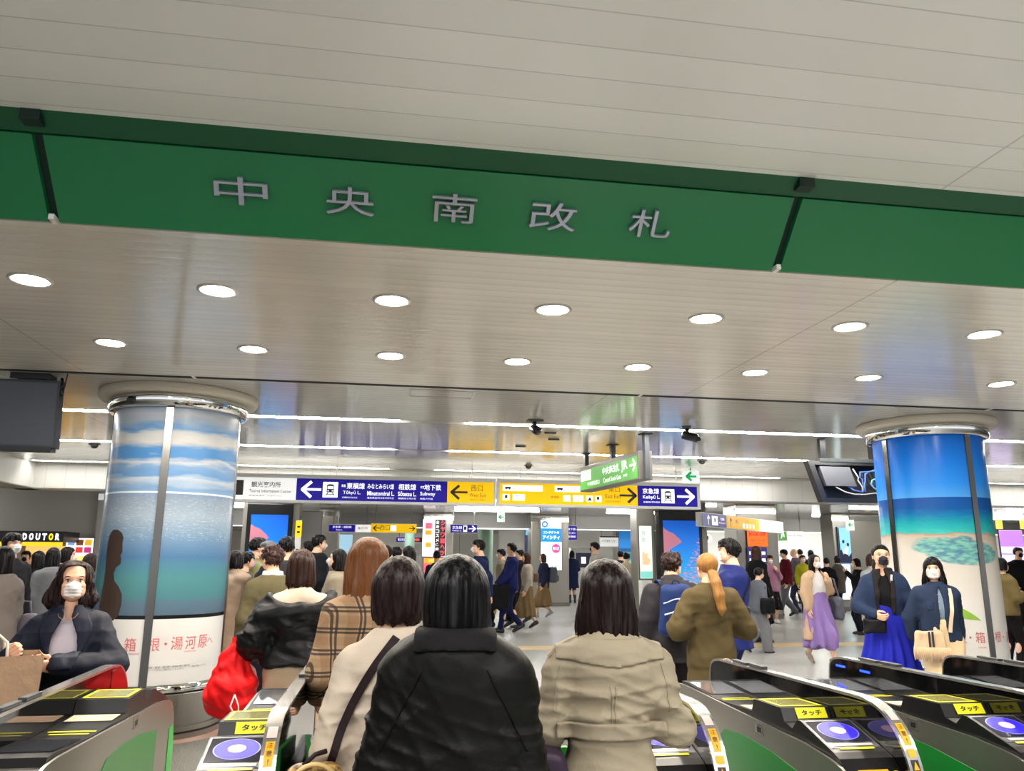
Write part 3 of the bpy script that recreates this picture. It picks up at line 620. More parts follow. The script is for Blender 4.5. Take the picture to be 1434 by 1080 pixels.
# video towers with the blue mountain picture
def tower_mat():
    m = newmat('blue_video_picture'); t = NT(m); o = t.obj(); p = t.sep(o)
    base = t.ramp(t.math('DIVIDE', p[2], 1.95), [(0, (150, 110, 130)), (.18, (120, 100, 140)), (.3, (70, 150, 200)), (.5, (30, 140, 214)), (.75, (14, 104, 200)), (1, (8, 74, 170))])
    n = t.noise(t.scale(o, (2, 2, 3)), 1.6, 4); br = t.noise(t.scale(o, (5, 5, 16)), 2, 3)
    ln = t.math('SUBTRACT', t.math('ADD', 1.36, t.math('MULTIPLY', n, .28)), t.math('MULTIPLY', p[0], .75)); mt = t.math('MULTIPLY', t.math('LESS_THAN', p[2], ln), t.math('GREATER_THAN', p[2], t.math('SUBTRACT', t.math('MULTIPLY', p[0], .6), -1.46)))
    c = t.mix(t.math('MULTIPLY', mt, .9), base, lin((176, 104, 106)))
    blo = t.math('MULTIPLY', t.math('GREATER_THAN', br, .56), t.math('GREATER_THAN', t.math('ADD', p[0], t.math('MULTIPLY', t.math('SUBTRACT', 1.2, p[2]), .5)), .24))
    c = t.mix(blo, c, lin((206, 120, 140)))
    t.col(c); t.l(c, t.b.inputs['Emission Color']); t.b.inputs['Emission Strength'].default_value = .75; t.b.inputs['Roughness'].default_value = .3
    return m
TM = tower_mat()
for (a, b, lab) in ((343, 407, 'tall black video tower showing blue sky beside the pale blue column'), (924, 984, 'tall black video tower showing blue sky behind the crowd at right')):
    x0 = at(a, 760, 17.5)[0]; x1 = at(b, 760, 17.5)[0]; w = (x1-x0)/2
    o = empty('video_tower', ((x0+x1)/2, 17.5, 0), 0, lab, 'screen')
    MB().box((-w, 0, 0), (w, .3, 2.6), .01).build('case', M('tower_black', (12, 12, 13), .3), o)
    mb = MB(); rect(mb, -w+.09, w-.08, 0, 1.95, -.004); s_ = mb.build('screen', TM, o); s_.location = (0, 0, .42)
    (MB().box((-w-.09, .05, 0), (-w-.005, .6, HC-.01)).build('side_post', PIL, o) if a < 500 else None); MB().box((w+.005, .05, 0), (w+.14, .6, HC-.01)).build('side_post', PIL, o)
    MB().box((-w-.0, .02, 2.61), (w+.1, .5, HC-.02)).build('header', PILD, o)
# pillars
o, w = pillar(893, 919, 17.7, 'slim grey pillar left of the right video tower', .5)
o, w = pillar(443, 472, 24.5, 'grey clad pillar behind the man in the white mask')
o, w = pillar(592, 634, 26, 'grey clad pillar carrying the pink and black poster')
o, w = pillar(744, 797, 26, 'grey clad pillar carrying the blue and white contact lens poster')
o, w = pillar(1034, 1092, 20, 'grey clad pillar carrying the orange poster', .8)
o, w = pillar(1170, 1240, 23, 'grey clad pillar beside the tall blue advert')
o, w = pillar(127, 140, 19, 'grey post right of the menu board', .4)
o, w, h, A = lit_panel('poster', 592, 727, 624, 780, 25.94, 'pink, white and black advert high on a far pillar', 'poster', face=(240, 232, 244))
A(LM((30, 26, 30), .0), lambda mb, w, h: rect(mb, .02, w-.02, .02, h-.02, -.005)); A(LM((236, 60, 80)), lambda mb, w, h: [put_text(mb, c, (w*.72, -.007, h*(.88-.155*i)), h=h*.12, w=w*.36, bold=.02) for i, c in enumerate('話題の新作登場')[:6]] if False else [put_text(mb, c, (w*.72, -.007, h*(.90-.16*i)), h=h*.13, w=w*.38, bold=.03) for i, c in enumerate('シャワーヘッド'[:6])])
A(LM((240, 240, 240)), lambda mb, w, h: [put_text(mb, c, (w*.26, -.007, h*(.92-.12*i)), h=h*.09, w=w*.3, bold=.02) for i, c in enumerate('全身コスメ体験')])
A(LM((232, 90, 110)), lambda mb, w, h: rect(mb, -w*.75, -w*.2, h*.74, h*.9, -.005)); A(LM((244, 150, 20)), lambda mb, w, h: (rect(mb, -w*.75, -w*.2, h*.58, h*.7, -.005), rect(mb, -w*.7, -w*.25, h*.25, h*.38, -.005)))
o, w, h, A = lit_panel('poster', 593, 781, 624, 802, 25.94, 'orange and pink advert strip under the black poster', 'poster', face=(236, 92, 110))
A(LM((255, 150, 20)), lambda mb, w, h: rect(mb, -w+.02, w-.02, h*.62, h-.02, -.005)); A(LM((250, 236, 90)), lambda mb, w, h: put_text(mb, 'NEW', (0, -.007, h*.8), h=h*.24)); A(LM((255, 255, 255)), lambda mb, w, h: put_text(mb, '新発売', (0, -.007, h*.3), h=h*.3))
o, w, h, A = lit_panel('poster', 757, 728, 787, 799, 25.94, 'blue and white contact lens advert on a far pillar', 'poster', face=(244, 246, 250))
A(LM((10, 130, 226)), lambda mb, w, h: rect(mb, -w+.012, w-.012, h*.56, h*.83, -.005)); A(LM((255, 255, 255), 1.), lambda mb, w, h: (put_text(mb, 'コンタクトの', (0, -.007, h*.75), h=h*.055, w=w*1.5, bold=.02), put_text(mb, 'アイシティ', (0, -.007, h*.65), h=h*.08, w=w*1.6, bold=.03)))
A(LM((40, 120, 210)), lambda mb, w, h: (mb.add([(-w*.6+.11*math.cos(a), -.005, h*.91+.11*math.sin(a)) for a in np.linspace(0, 6.28, 20)[:-1]], [list(range(19))]), put_text(mb, 'HOYA GROUP', (w*.25, -.005, h*.91), h=.05, w=w*.9), put_text(mb, '横浜店', (-w*.5, -.005, h*.5), h=.09, w=w*.6), put_text(mb, '処方', (-w*.55, -.005, h*.43), h=.05), put_text(mb, 'コンタクト', (w*.1, -.005, h*.25), h=.07, w=w*1.0), put_text(mb, '眼科隣接', (w*.3, -.005, h*.18), h=.07, w=w*.8), put_text(mb, '東口', (w*.55, -.005, h*.06), h=.09, w=w*.6, bold=.03)))
A(LM((255, 255, 255), 1.), lambda mb, w, h: mb.add([(-w*.6+.055*math.cos(a), -.007, h*.91+.055*math.sin(a)) for a in np.linspace(0, 6.28, 16)[:-1]], [list(range(15))]))
A(LM((232, 60, 130)), lambda mb, w, h: mb.add([(w*.45+w*.42*math.cos(a), -.006, h*.43+w*.42*math.sin(a)) for a in np.linspace(0, 6.28, 26)[:-1]], [list(range(25))]))
A(LM((255, 255, 255), 1.), lambda mb, w, h: put_text(mb, '駅近', (w*.45, -.009, h*.43), h=w*.3))
o, w, h, A = lit_panel('poster_stand', 894, 736, 915, 811, 17.64, 'pale pink and mint poster on the pillar left of the right video tower', 'poster', face=(226, 236, 226), em=.5)
A(LM((70, 150, 110), .4), lambda mb, w, h: [put_text(mb, c, (-w*.3, -.005, h*(.86-.13*i)), h=h*.09, w=w*.55) for i, c in enumerate('春旅')])
A(LM((240, 190, 150), .5), lambda mb, w, h: mb.add([(-w*.05+w*.8*dx, -.005, h*.38+w*dz) for dx, dz in ((-.6, -.9), (.6, -.9), (.9, -.2), (.3, .2), (.5, .9), (0, .6), (-.4, 1.1), (-.7, .3))], [list(range(8))])); A(LM((120, 200, 190), .5), lambda mb, w, h: rect(mb, -w+.02, w-.02, .02, h*.14, -.006))
x0, x1, z0, z1 = R(898, 813, 914, 876, 17.5); tag(MB().box((x0, 17.45, 0), (x1, 17.69, z1)).build('service_panel', WHITE), 'white service panel under the mint poster', 'panel')
o, w, h, A = lit_panel('poster', 1045, 734, 1076, 766, 19.94, 'bright orange book shop poster on a pillar', 'poster', face=(255, 98, 20), em=.9)
A(LM((150, 20, 20), .1), lambda mb, w, h: put_text(mb, 'BOOK-OFF', (0, -.005, h*.56), h=h*.17, w=w*1.6, bold=.03)); A(LM((130, 30, 20), .1), lambda mb, w, h: put_text(mb, '横浜 ビブレ店', (0, -.005, h*.28), h=h*.10, w=w*1.3))
o, w, h, A = lit_panel('poster', 1046, 767, 1076, 803, 19.94, 'navy poster of white figures under the orange poster', 'poster', face=(50, 44, 120), em=.5)
A(LM((236, 236, 244), .6), lambda mb, w, h: [rect(mb, x-w*.2, x+w*.2, z, z+h*.13, -.005) for x in (-w*.62, 0, w*.62) for z in (h*.72, h*.45, h*.18)])
o, w, h, A = lit_panel('video_screen', 1172, 738, 1194, 790, 22.94, 'tall lit advert of a pale blue face above a white panel', 'screen', face=(120, 180, 232), em=.9)
A(LM((20, 26, 60), .1), lambda mb, w, h: (mb.add([(w*dx, -.005, h*dz) for dx, dz in ((-.95, .02), (.95, .02), (.95, .3), (.5, .2), (.2, .35), (-.3, .25), (-.6, .4), (-.95, .3))], [list(range(8))]), mb.add([(w*(-.2+.2*math.cos(a)), -.005, h*(.6+.05*math.sin(a))) for a in np.linspace(0, 6.28, 12)[:-1]], [list(range(11))]), mb.add([(w*(.5+.2*math.cos(a)), -.005, h*(.52+.05*math.sin(a))) for a in np.linspace(0, 6.28, 12)[:-1]], [list(range(11))]), rect(mb, -w*.95, -w*.75, h*.3, h*.97, -.005)))
A(LM((200, 226, 246), .9), lambda mb, w, h: mb.add([(w*dx, -.006, h*dz) for dx, dz in ((-.3, .3), (.3, .25), (.6, .4), (.2, .48), (-.1, .4))], [list(range(5))]))
o, w, h, A = lit_panel('video_screen', 1173, 790, 1195, 840, 22.94, 'white lower panel with vertical writing under the blue face advert', 'screen', face=(214, 236, 240), em=.9)
A(LM((110, 140, 150), .2), lambda mb, w, h: [put_text(mb, c, (x, -.005, h*(.82-.14*i)), h=h*.09, w=w*.3) for x, s in ((w*.25, '未来をひらく'), (-w*.25, 'やさしさへ')) for i, c in enumerate(s)])
exit_sign(*R(697, 718, 707, 731, 20), 20, 'small white exit light in the distance over the walkway'); exit_sign(*R(1186, 728, 1197, 743, 19), 19, 'small white exit light beside the blue face advert')
# small far signs
def far_sign(px, py, qx, qy, Y, label, cols, txt=()):
    x0, x1, z0, z1 = R(px, py, qx, qy, Y); o = empty('overhead_sign', ((x0+x1)/2, Y, z0), 0, label, 'sign'); w = (x1-x0)/2; h = z1-z0
    MB().box((-w, 0, 0), (w, .1, h)).build('sign_case', FRAME, o)
    for a, b, m, n in cols:
        mb = MB(); rect(mb, -w+2*w*a, -w+2*w*b, .015, h-.015, -.004); mb.build(n, m, o)
    for m, fn in txt:
        mb = MB(); fn(mb, w, h); mb.build('lettering', m, o)
    for x in (-w*.8, w*.8): MB().tube([(x, .05, h), (x, .05, HC-z0)], .012, 6).build('hanger_rod', GREYM, o)
    return o
far_sign(461, 734, 519, 746, 24, 'distant blue and white overhead sign behind the plaid coat', [(0, .62, S_BLUE, 'blue_panel'), (.64, 1, S_WHT, 'white_panel')], [(S_LET, lambda mb, w, h: (put_text(mb, '京急線・相鉄線', (-w*.38, -.007, h*.65), h=h*.28, w=w*.9), put_text(mb, 'Keikyu L.', (-w*.5, -.007, h*.28), h=h*.2))), (S_INK, lambda mb, w, h: put_text(mb, '案内所', (w*.62, -.007, h*.55), h=h*.4, w=w*.5))])
far_sign(520, 733, 583, 747, 24.3, 'distant yellow overhead sign with a left arrow', [(0, 1, S_YEL, 'yellow_panel')], [(S_INK, lambda mb, w, h: (arrow(mb, -w*.75, h*.5, w*.3, -.007, -1), arrow(mb, w*.8, h*.5, w*.25, -.007, 1))), (S_BRN, lambda mb, w, h: put_text(mb, '西口', (-w*.4, -.007, h*.55), h=h*.5)), (S_LET, lambda mb, w, h: rect(mb, -w*.15, w*.1, h*.2, h*.8, -.007))])
far_sign(631, 734, 668, 747, 24.1, 'distant blue overhead sign with a white right arrow', [(0, 1, S_BLUE, 'blue_panel')], [(S_LET, lambda mb, w, h: (put_text(mb, '京急線', (-w*.5, -.007, h*.62), h=h*.35), put_text(mb, 'Keikyu L.', (-w*.5, -.007, h*.25), h=h*.2, w=w*.7), rect(mb, -w*.05, w*.25, h*.15, h*.85, -.007), arrow(mb, w*.62, h*.5, w*.5, -.007, 1))), (S_INK, lambda mb, w, h: train_icon(mb, w*.1, h*.5, h*.6, -.009))])
far_sign(793, 736, 808, 757, 26.2, 'small square purple blue sign hung past the contact lens poster', [(0, 1, S_BLUE, 'blue_panel')], [(S_LET, lambda mb, w, h: [put_text(mb, s, (0, -.007, h*z), h=h*.16, w=w*1.5) for s, z in (('地下鉄', .75), ('みなとみらい', .5), ('東横線', .25))])])
far_sign(840, 751, 867, 766, 29, 'white overhead sign past the crowd near the far ticket machines', [(0, 1, S_WHT, 'white_panel')], [(S_INK, lambda mb, w, h: (put_text(mb, '中央通路 北改札', (0, -.007, h*.55), h=h*.3, w=w*1.6), rect(mb, -w, w, h*.88, h, -.007)))])
far_sign(555, 752, 598, 760, 34, 'thin dark departure board at the far end of the walkway', [(0, .5, S_BLUE, 'blue_panel'), (.5, 1, S_INK, 'dark_panel')], [(LM((230, 70, 90)), lambda mb, w, h: rect(mb, w*.1, w*.5, h*.3, h*.7, -.007)), (S_LET, lambda mb, w, h: put_text(mb, '横浜市営地下鉄', (-w*.5, -.007, h*.5), h=h*.5, w=w*.8))])
o = far_sign(1090, 744, 1126, 758, 26, 'green and white overhead sign in front of the bright far shop', [(0, .32, M('sign_green', (72, 148, 52), .45, emit=.4), 'green_panel'), (.34, 1, S_WHT, 'white_panel')], [(S_INK, lambda mb, w, h: put_text(mb, '中央北改札 新幹線', (w*.3, -.007, h*.55), h=h*.3, w=w*1.1)), (S_LET, lambda mb, w, h: put_text(mb, 'JR', (-w*.68, -.007, h*.5), h=h*.5))])
# slanted purple / yellow / white sign running into the distance at the right
A0 = at(982, 727, 15.2); A1 = at(1096, 726.5, 18.6); d = (A1-A0)[:2]; ln = float(np.linalg.norm(d)); zt = at(982, 717, 15.2)[2]; zb = at(982, 737, 15.2)[2]
o = empty('overhead_sign', (A0[0], A0[1], zb), math.atan2(d[1], d[0]), 'slanted purple, yellow and white overhead sign above the right video tower', 'sign'); h = zt-zb
MB().box((0, 0, 0), (ln, .12, h)).build('sign_case', FRAME, o)
for a, b, m, n in ((.0, .26, M('sign_indigo', (48, 40, 130), .4, emit=.25), 'indigo_panel'), (.265, .66, M('sign_amber', (236, 176, 8), .4, emit=.4), 'yellow_panel'), (.665, 1, S_WHT, 'white_panel')):
    mb = MB(); rect(mb, ln*a+.01, ln*b-.01, .012, h-.012, -.004); mb.build(n, m, o)
def up_arrow(mb, cx, cz, s, y):
    rect(mb, cx-.06*s, cx+.06*s, cz-.5*s, cz+.35*s, y)
    for g in (-1, 1): mb.add([(cx, y, cz+.5*s), (cx, y, cz+.34*s), (cx+g*.28*s, y, cz+.06*s), (cx+g*.34*s, y, cz+.16*s)], [(0, 1, 2, 3)])
mb = MB(); up_arrow(mb, ln*.07, h*.5, h*.7, -.007); rect(mb, ln*.105, ln*.165, h*.15, h*.8, -.007); put_text(mb, '京急線', (ln*.215, -.007, h*.65), h=h*.22); put_text(mb, 'Keikyu L.', (ln*.215, -.007, h*.35), h=h*.13, w=ln*.07)
for x in (.46, .50, .54, .58): rect(mb, ln*x-.05, ln*x+.05, h*.15, h*.48, -.007)
mb.build('lettering', S_LET, o); mb = MB(); up_arrow(mb, ln*.31, h*.5, h*.7, -.007); put_text(mb, '東口', (ln*.38, -.007, h*.6), h=h*.28); put_text(mb, 'そごう', (ln*.50, -.007, h*.72), h=h*.2); put_text(mb, 'コインロッカー', (ln*.8, -.007, h*.68), h=h*.18); put_text(mb, 'Coin Lockers', (ln*.8, -.007, h*.4), h=h*.14); train_icon(mb, ln*.135, h*.48, h*.5, -.009); mb.build('lettering', S_INK, o)
for x in (.2, ln-.2): MB().tube([(x, .06, h), (x, .06, HC-zb)], .014, 6).build('hanger_rod', GREYM, o)
o, w, h, A = lit_panel('poster', 1015, 738, 1030, 764, 21, 'small light blue poster of a standing figure under the slanted sign', 'poster', face=(150, 200, 224), em=.6)
MB().box((-.03, .01, -o.location[2]), (.03, .05, 0)).build('stand_post', GREYM, o)
A(LM((30, 40, 70), .1), lambda mb, w, h: mb.add([(w*dx, -.005, h*dz) for dx, dz in ((-.5, .0), (.5, 0), (.45, .5), (.2, .75), (.15, .95), (-.15, .95), (-.2, .75), (-.45, .5))], [list(range(8))]))
x0, x1, z0, z1 = R(981, 746, 1000, 767, 22); o = empty('information_sign', ((x0+x1)/2, 22, (z0+z1)/2), 0, 'round white question mark sign beside the right video tower', 'sign')
MB().tube([(0, 0, 0), (0, .06, 0)], (x1-x0)*.44, 28).build('disc', S_WHT, o); mb = MB(); put_text(mb, '?', (0, -.004, 0), h=(z1-z0)*.6, bold=.01); mb.build('lettering', S_INK, o)
MB().tube([(0, .03, .2), (0, .03, HC-(z0+z1)/2)], .012, 6).build('hanger_rod', GREYM, o)
# far structure: sloping grey walls, bright shop, ticket machines
FW = M('far_wall_grey', (168, 166, 160), .5); FWL = M('far_wall_light', (206, 203, 196), .45)
def wallslab(name, px0, px1, py0, py1, Y, mat, d=.2, floor=True):
    x0, x1, z0, z1 = R(px0, py0, px1, py1, Y); return struct(MB().box((x0, Y, 0 if floor else z0), (x1, Y+d, min(z1, HC))), name, mat)
wallslab('wall_far_left', 452, 600, 745, 840, 36, FWL); wallslab('wall_far_middle', 700, 860, 700, 840, 34, FW)
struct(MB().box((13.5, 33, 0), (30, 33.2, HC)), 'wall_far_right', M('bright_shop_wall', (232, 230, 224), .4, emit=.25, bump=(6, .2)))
x0, x1, z0, z1 = R(806, 772, 829, 842, 30); o = empty('ticket_machine', ((x0+x1)/2, 30, 0), 0, 'white ticket machine cabinet with a dark screen at the far wall', 'machine'); w = (x1-x0)/2
MB().box((-w*1.6, 0, 0), (w*1.6, .5, 1.95), .02).build('cabinet', WHITE, o); mb = MB(); rect(mb, -w, w, 1.2, 1.75, -.004); mb.build('screen', LM((24, 26, 60), .2), o); mb = MB(); rect(mb, -w*.3, w*.3, 1.35, 1.6, -.008); mb.build('lit_window', LM((230, 232, 236), .8), o)
o, w, h, A = lit_panel('poster_column', 866, 739, 894, 803, 28, 'distant column wrapped in the blue beach poster', 'column', face=(40, 140, 226), em=.3)
A(LM((30, 160, 180), .3), lambda mb, w, h: rect(mb, -w, w, h*.30, h*.47, -.005)); A(LM((24, 96, 160), .3), lambda mb, w, h: rect(mb, -w, w, h*.47, h*.54, -.005)); A(LM((120, 200, 190), .3), lambda mb, w, h: rect(mb, -w, w, h*.18, h*.30, -.005)); A(LM((220, 214, 204), .3), lambda mb, w, h: rect(mb, -w, w, 0, h*.18, -.005)); A(CHROME, lambda mb, w, h: rect(mb, w*.3, w*.42, 0, h, -.008))
x0, x1, z0, z1 = R(866, 804, 894, 842, 28); tag(MB().box((x0, 28.0, 0), (x1, 28.05, at(880, 803, 28)[2]-.02)).build('column_base', STEEL), 'steel base under the distant beach poster column', 'column base')
for (a, b, Y, c, lab) in ((669, 690, 31, (150, 180, 160), 'pale green round column far beyond the blue suit'), (566, 580, 32, (140, 172, 156), 'pale green round column behind the distant yellow sign')):
    p0 = at(a, 780, Y); p1 = at(b, 780, Y); r = (p1[0]-p0[0])/2; tag(MB().lathe([(r, 0), (r, HC)], ((p0[0]+p1[0])/2, Y, 0), 24).build('round_column', M('pale_green_column', c, .3), None), lab, 'column')
o, w, h, A = lit_panel('poster', 463, 748, 492, 800, 35.94, 'light blue sky poster beyond the man in the white mask', 'poster', face=(166, 208, 232), em=.5); A(LM((240, 240, 240), .5), lambda mb, w, h: rect(mb, -w, w, h*.1, h*.35, -.005)); A(CHROME, lambda mb, w, h: rect(mb, -w*.7, -w*.62, 0, h, -.006))
o, w, h, A = lit_panel('poster', 735, 728, 743, 782, 33.94, 'narrow navy poster edge left of the contact lens pillar', 'poster', face=(30, 44, 96), em=.3); A(LM((120, 180, 220), .6), lambda mb, w, h: rect(mb, -w*.7, w*.7, h*.6, h*.95, -.005))
o, w, h, A = lit_panel('notice_board', 420, 716, 447, 802, 18.3, 'plain white notice board right of the left video tower', 'board', face=M('matt_white_board', (206, 206, 206), .5))
for x in (-w*.8, w*.8): MB().box((x-.02, .0, -1.25), (x+.02, .05, 0)).build('leg', GREYM, o)
o, w, h, A = lit_panel('notice_strip', 414, 728, 420, 790, 17.35, 'narrow yellow and white notice strip beside the left video tower', 'sign', face=(236, 234, 230), em=.3); A(LM((250, 208, 20), .6), lambda mb, w, h: rect(mb, -w*.9, w*.9, h*.6, h*.97, -.005)); A(S_INK, lambda mb, w, h: [rect(mb, -w*.4, w*.4, h*z, h*(z+.04), -.007) for z in (.3, .22, .12, .7, .82)]); MB().box((-.02, .0, -1.4), (.02, .05, 0)).build('stand_post', GREYM, o)
# left shops
struct(MB().box((-30, 19.2, 0), (-5.9, 19.4, HC)), 'wall_shop', M('shop_wall_grey', (176, 172, 163), .4))
x0, x1, z0, z1 = R(-40, 743, 88, 759, 18.2); o = empty('shop_sign', ((x0+x1)/2, 18.2, z0), 0, 'black coffee shop sign with white letters and one yellow letter', 'sign'); w = (x1-x0)/2; h = z1-z0
MB().box((-w, 0, 0), (w, .9, h)).build('sign_board', M('shop_sign_black', (16, 14, 18), .35), o)
for i, ch in enumerate('DOUTOR'):
    mb = MB(); put_text(mb, ch, (at(35+9.2*i, 750, 18.2)[0]-(x0+x1)/2, -.006, h*.47), h=h*.64, w=.085, bold=.05); mb.build('letter', LM((255, 232, 20), 1.3) if i == 4 else LM((246, 246, 255), 1.4), o)
MB().box((-w, -.02, -.09), (w, .0, -.01)).build('yellow_strip', LM((244, 204, 30), .8), o)
x0, x1, z0, z1 = R(30, 766, 88, 800, 18.9); o = empty('shop_counter', ((x0+x1)/2, 18.9, 0), 0, 'warmly lit shop counter under the coffee shop sign', 'counter'); w = (x1-x0)/2
MB().box((-w, 0, 0), (w, .3, 1.0), .01).build('counter', M('counter_wood', (120, 88, 60), .5), o)
mb = MB(); rect(mb, -w, w, 1.05, 1.7, .22); mb.build('lit_back_wall', LM((252, 204, 120), .7), o)
for i, c in enumerate(((200, 120, 60), (250, 240, 200), (220, 90, 40), (250, 180, 40), (240, 220, 190))):
    mb = MB(); rect(mb, -w*.9+i*w*.36, -w*.65+i*w*.36, 1.2+.12*(i % 2), 1.45+.15*(i % 2), .215); mb.build('menu_picture', LM(c, .6), o)
o, w, h, A = lit_panel('menu_board', 93, 753, 128, 792, 19.14, 'lit menu board with coloured food pictures', 'board', face=(250, 250, 250), em=1.1)
for i, c in enumerate(((120, 160, 230), (110, 60, 40), (240, 170, 30), (240, 240, 240), (214, 60, 60), (190, 50, 120))):
    A(LM(c, .8), lambda mb, w, h: rect(mb, -w*.85+w*.6*(i % 3), -w*.35+w*.6*(i % 3), h*(.72-.27*(i//3)), h*(.93-.27*(i//3)), -.005), 'food_picture')
A(LM((250, 236, 120), .8), lambda mb, w, h: rect(mb, -w*.8, w*.6, h*.12, h*.34, -.005)); 
o, w, h, A = lit_panel('poster', 138, 752, 150, 776, 19.14, 'small pink and white poster left of the pale blue column', 'poster', face=(250, 236, 232), em=.9); A(LM((226, 70, 80), .6), lambda mb, w, h: rect(mb, -w*.8, w*.4, h*.7, h*.95, -.005)); A(LM((30, 40, 90), .1), lambda mb, w, h: rect(mb, -w*.8, w*.8, h*.02, h*.14, -.005))
o, w, h, A = lit_panel('light_sign', 1398, 742, 1440, 812, 20, 'lilac lit advert wall behind the man in black at the right edge', 'screen', face=(214, 196, 240), em=1.)
A(LM((176, 120, 236), 1.), lambda mb, w, h: rect(mb, -w, w, h*.66, h*.98, -.005)); A(LM((150, 140, 190), .6), lambda mb, w, h: [rect(mb, -w, w, h*z, h*(z+.02), -.005) for z in (.1, .3, .5)])
for a in (1397, 1431):
    x0, x1, z0, z1 = R(a, 729, a+8, 741, 19.9); tag(MB().box((x0, 19.9, z0), (x1, 20, z1), .01).build('wall_lamp', LM((240, 206, 90), .8)), 'small yellow lamp above the lilac advert wall', 'lamp', 'yellow lamps over the lilac advert')
# ================================================================ ticket gates
FINB = M('gloss_black_acrylic', (8, 8, 9), .05); TRAY = M('gate_tray_black', (17, 16, 17), .32, spec=.3); GST = steel('gate_steel', (158, 155, 147), .34)
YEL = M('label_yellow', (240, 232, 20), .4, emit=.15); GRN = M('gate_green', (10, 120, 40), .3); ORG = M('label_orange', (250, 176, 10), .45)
def curve(pts, n=6):
    """Catmull-Rom through 2-D points"""
    P = [np.array(p, float) for p in pts]; P = [2*P[0]-P[1]]+P+[2*P[-1]-P[-2]]; out = []
    for i in range(1, len(P)-2):
        for k in range(n):
            t = k/n; a, b, c, d = P[i-1:i+3]
            out.append(.5*((2*b)+(-a+c)*t+(2*a-5*b+4*c-d)*t*t+(-a+3*b-3*c+d)*t**3))
    return out+[P[-2]]
ZB = -CAMZ*(1-.833)/.833
def make_gate(label, leds=False, red=False, door=False):
    o = empty('ticket_gate', (0, 0, 0), 0, label, 'ticket gate', 'row of ticket gates')
    body = [(0, ZB), (0, .40)]+[tuple(p) for p in curve([(0, .42), (.03, .56), (.13, .65), (.40, .685)])]+[(1.78, .722)]+[tuple(p) for p in curve([(1.80, .722), (1.92, .715), (1.98, .68), (2.0, .60)])]+[(2.0, ZB)]
    mb = MB().prism(body, 'x', -.285, -.272); 
    mb.build('side_panel', GST, o)
    mb = MB().prism([(y, max(ZB, z-.012)) for y, z in body], 'x', -.272, -.02); mb.build('body', M('gate_inner_black', (12, 12, 12), .4, spec=.3), o)
    top = [(.06, .52), (.10, .62), (.16, .675), (.20, .690), (.45, .765), (.48, .765), (.53, .720), (.60, .735), (.63, .79), (.90, .785), (.93, .725), (1.36, .712), (1.42, .714), (1.80, .738), (1.86, .736), (1.90, .69), (1.90, .55), (.06, .45)]
    MB().prism(top, 'x', -.268, -.03).build('top_tray', TRAY, o)
    def on_slope(y0, z0, y1, z1):
        L = math.hypot(y1-y0, z1-z0); return lambda u, v, e=.002: (u, y0+(y1-y0)*v/L-e*(z1-z0)/L, z0+(z1-z0)*v/L+e*(y1-y0)/L)
    S = on_slope(.20, .690, .45, .765)
    def patch(u0, u1, v0, v1, mat, name, fn, e=.003):
        MB().add([fn(u0, v0, e), fn(u1, v0, e), fn(u1, v1, e), fn(u0, v1, e)], [(0, 1, 2, 3)]).build(name, mat, o)
    patch(-.262, -.036, .035, .258, M('reader_plate_grey', (84, 84, 90), .25), 'reader_plate', S, .0015)
    patch(-.255, -.043, .075, .25, M('reader_glass', (40, 40, 56), .08), 'reader_window', S, .003)
    C = (-.149, .165)
    def ell(mb, r, e, n=36): mb.add([S(C[0]+r*math.cos(a), C[1]+r*.86*math.sin(a), e) for a in np.linspace(0, 2*math.pi, n+1)[:-1]], [list(range(n))])
    mb = MB(); ell(mb, .088, .0042); mb.build('touch_pad', M('pad_rim', (120, 116, 240), .4, emit=.5), o)
    mb = MB(); ell(mb, .083, .0050); mb.build('touch_pad', M('pad_blue', (40, 28, 196), .4, emit=.45, spec=.2), o)
    mb = MB(); ell(mb, .034, .0058); mb.build('pad_emblem', M('pad_pink', (214, 160, 206), .4, emit=.35), o)
    patch(-.235, -.06, .045, .062, M('label_pale', (206, 200, 196), .5), 'pale_label', S); patch(-.225, -.07, .018, .032, YEL, 'yellow_label', S)
    S2 = on_slope(.10, .62, .20, .690)
    fr = [(-.245, .0), (-.055, .0), (-.045, .02), (-.055, .085), (-.075, .105), (-.225, .105), (-.245, .085), (-.255, .02)]
    inn = [(-.15+(u+.15)*.86, .05+(v-.05)*.82) for u, v in fr]
    mb = MB(); n = len(fr); mb.add([S2(u, v, .003) for u, v in fr]+[S2(u, v, .003) for u, v in inn], [(i, (i+1) % n, n+(i+1) % n, n+i) for i in range(n)]); mb.build('slot_frame', YEL, o)
    patch(-.215, -.085, .01, .05, ORG, 'ticket_slot', S2, .004); patch(-.21, -.09, .06, .075, M('slot_silver', (150, 150, 156), .25, .7), 'slot_mouth', S2, .004)
    # raised ticket outlet with yellow surround
    B = lambda u, v, e=.002: (u, v, .79-(v-.63)*.0185+e)
    fr = [(-.255, .65), (-.045, .65), (-.045, .88), (-.255, .88)]; inn = [(-.24, .67), (-.06, .67), (-.06, .865), (-.24, .865)]
    mb = MB(); mb.add([B(u, v, .003) for u, v in fr]+[B(u, v, .003) for u, v in inn], [(i, (i+1) % 4, 4+(i+1) % 4, 4+i) for i in range(4)]); mb.build('outlet_frame', YEL, o)
    patch(-.24, -.06, .67, .865, M('outlet_glass', (150, 146, 84), .12), 'outlet_window', B)
    V = on_slope(.595, .735, .63, .79); patch(-.20, -.05, .012, .062, YEL, 'touch_label', V)
    mb = MB(); put_text(mb, 'タッチ', None, h=.026, w=.10, bold=.03, fn=lambda x, y: V(-.125+x, .037+y, .005)); mb.build('lettering', S_INK, o)
    F = lambda u, v, e=.002: (u, v, .725-(v-.93)*.0302+e)
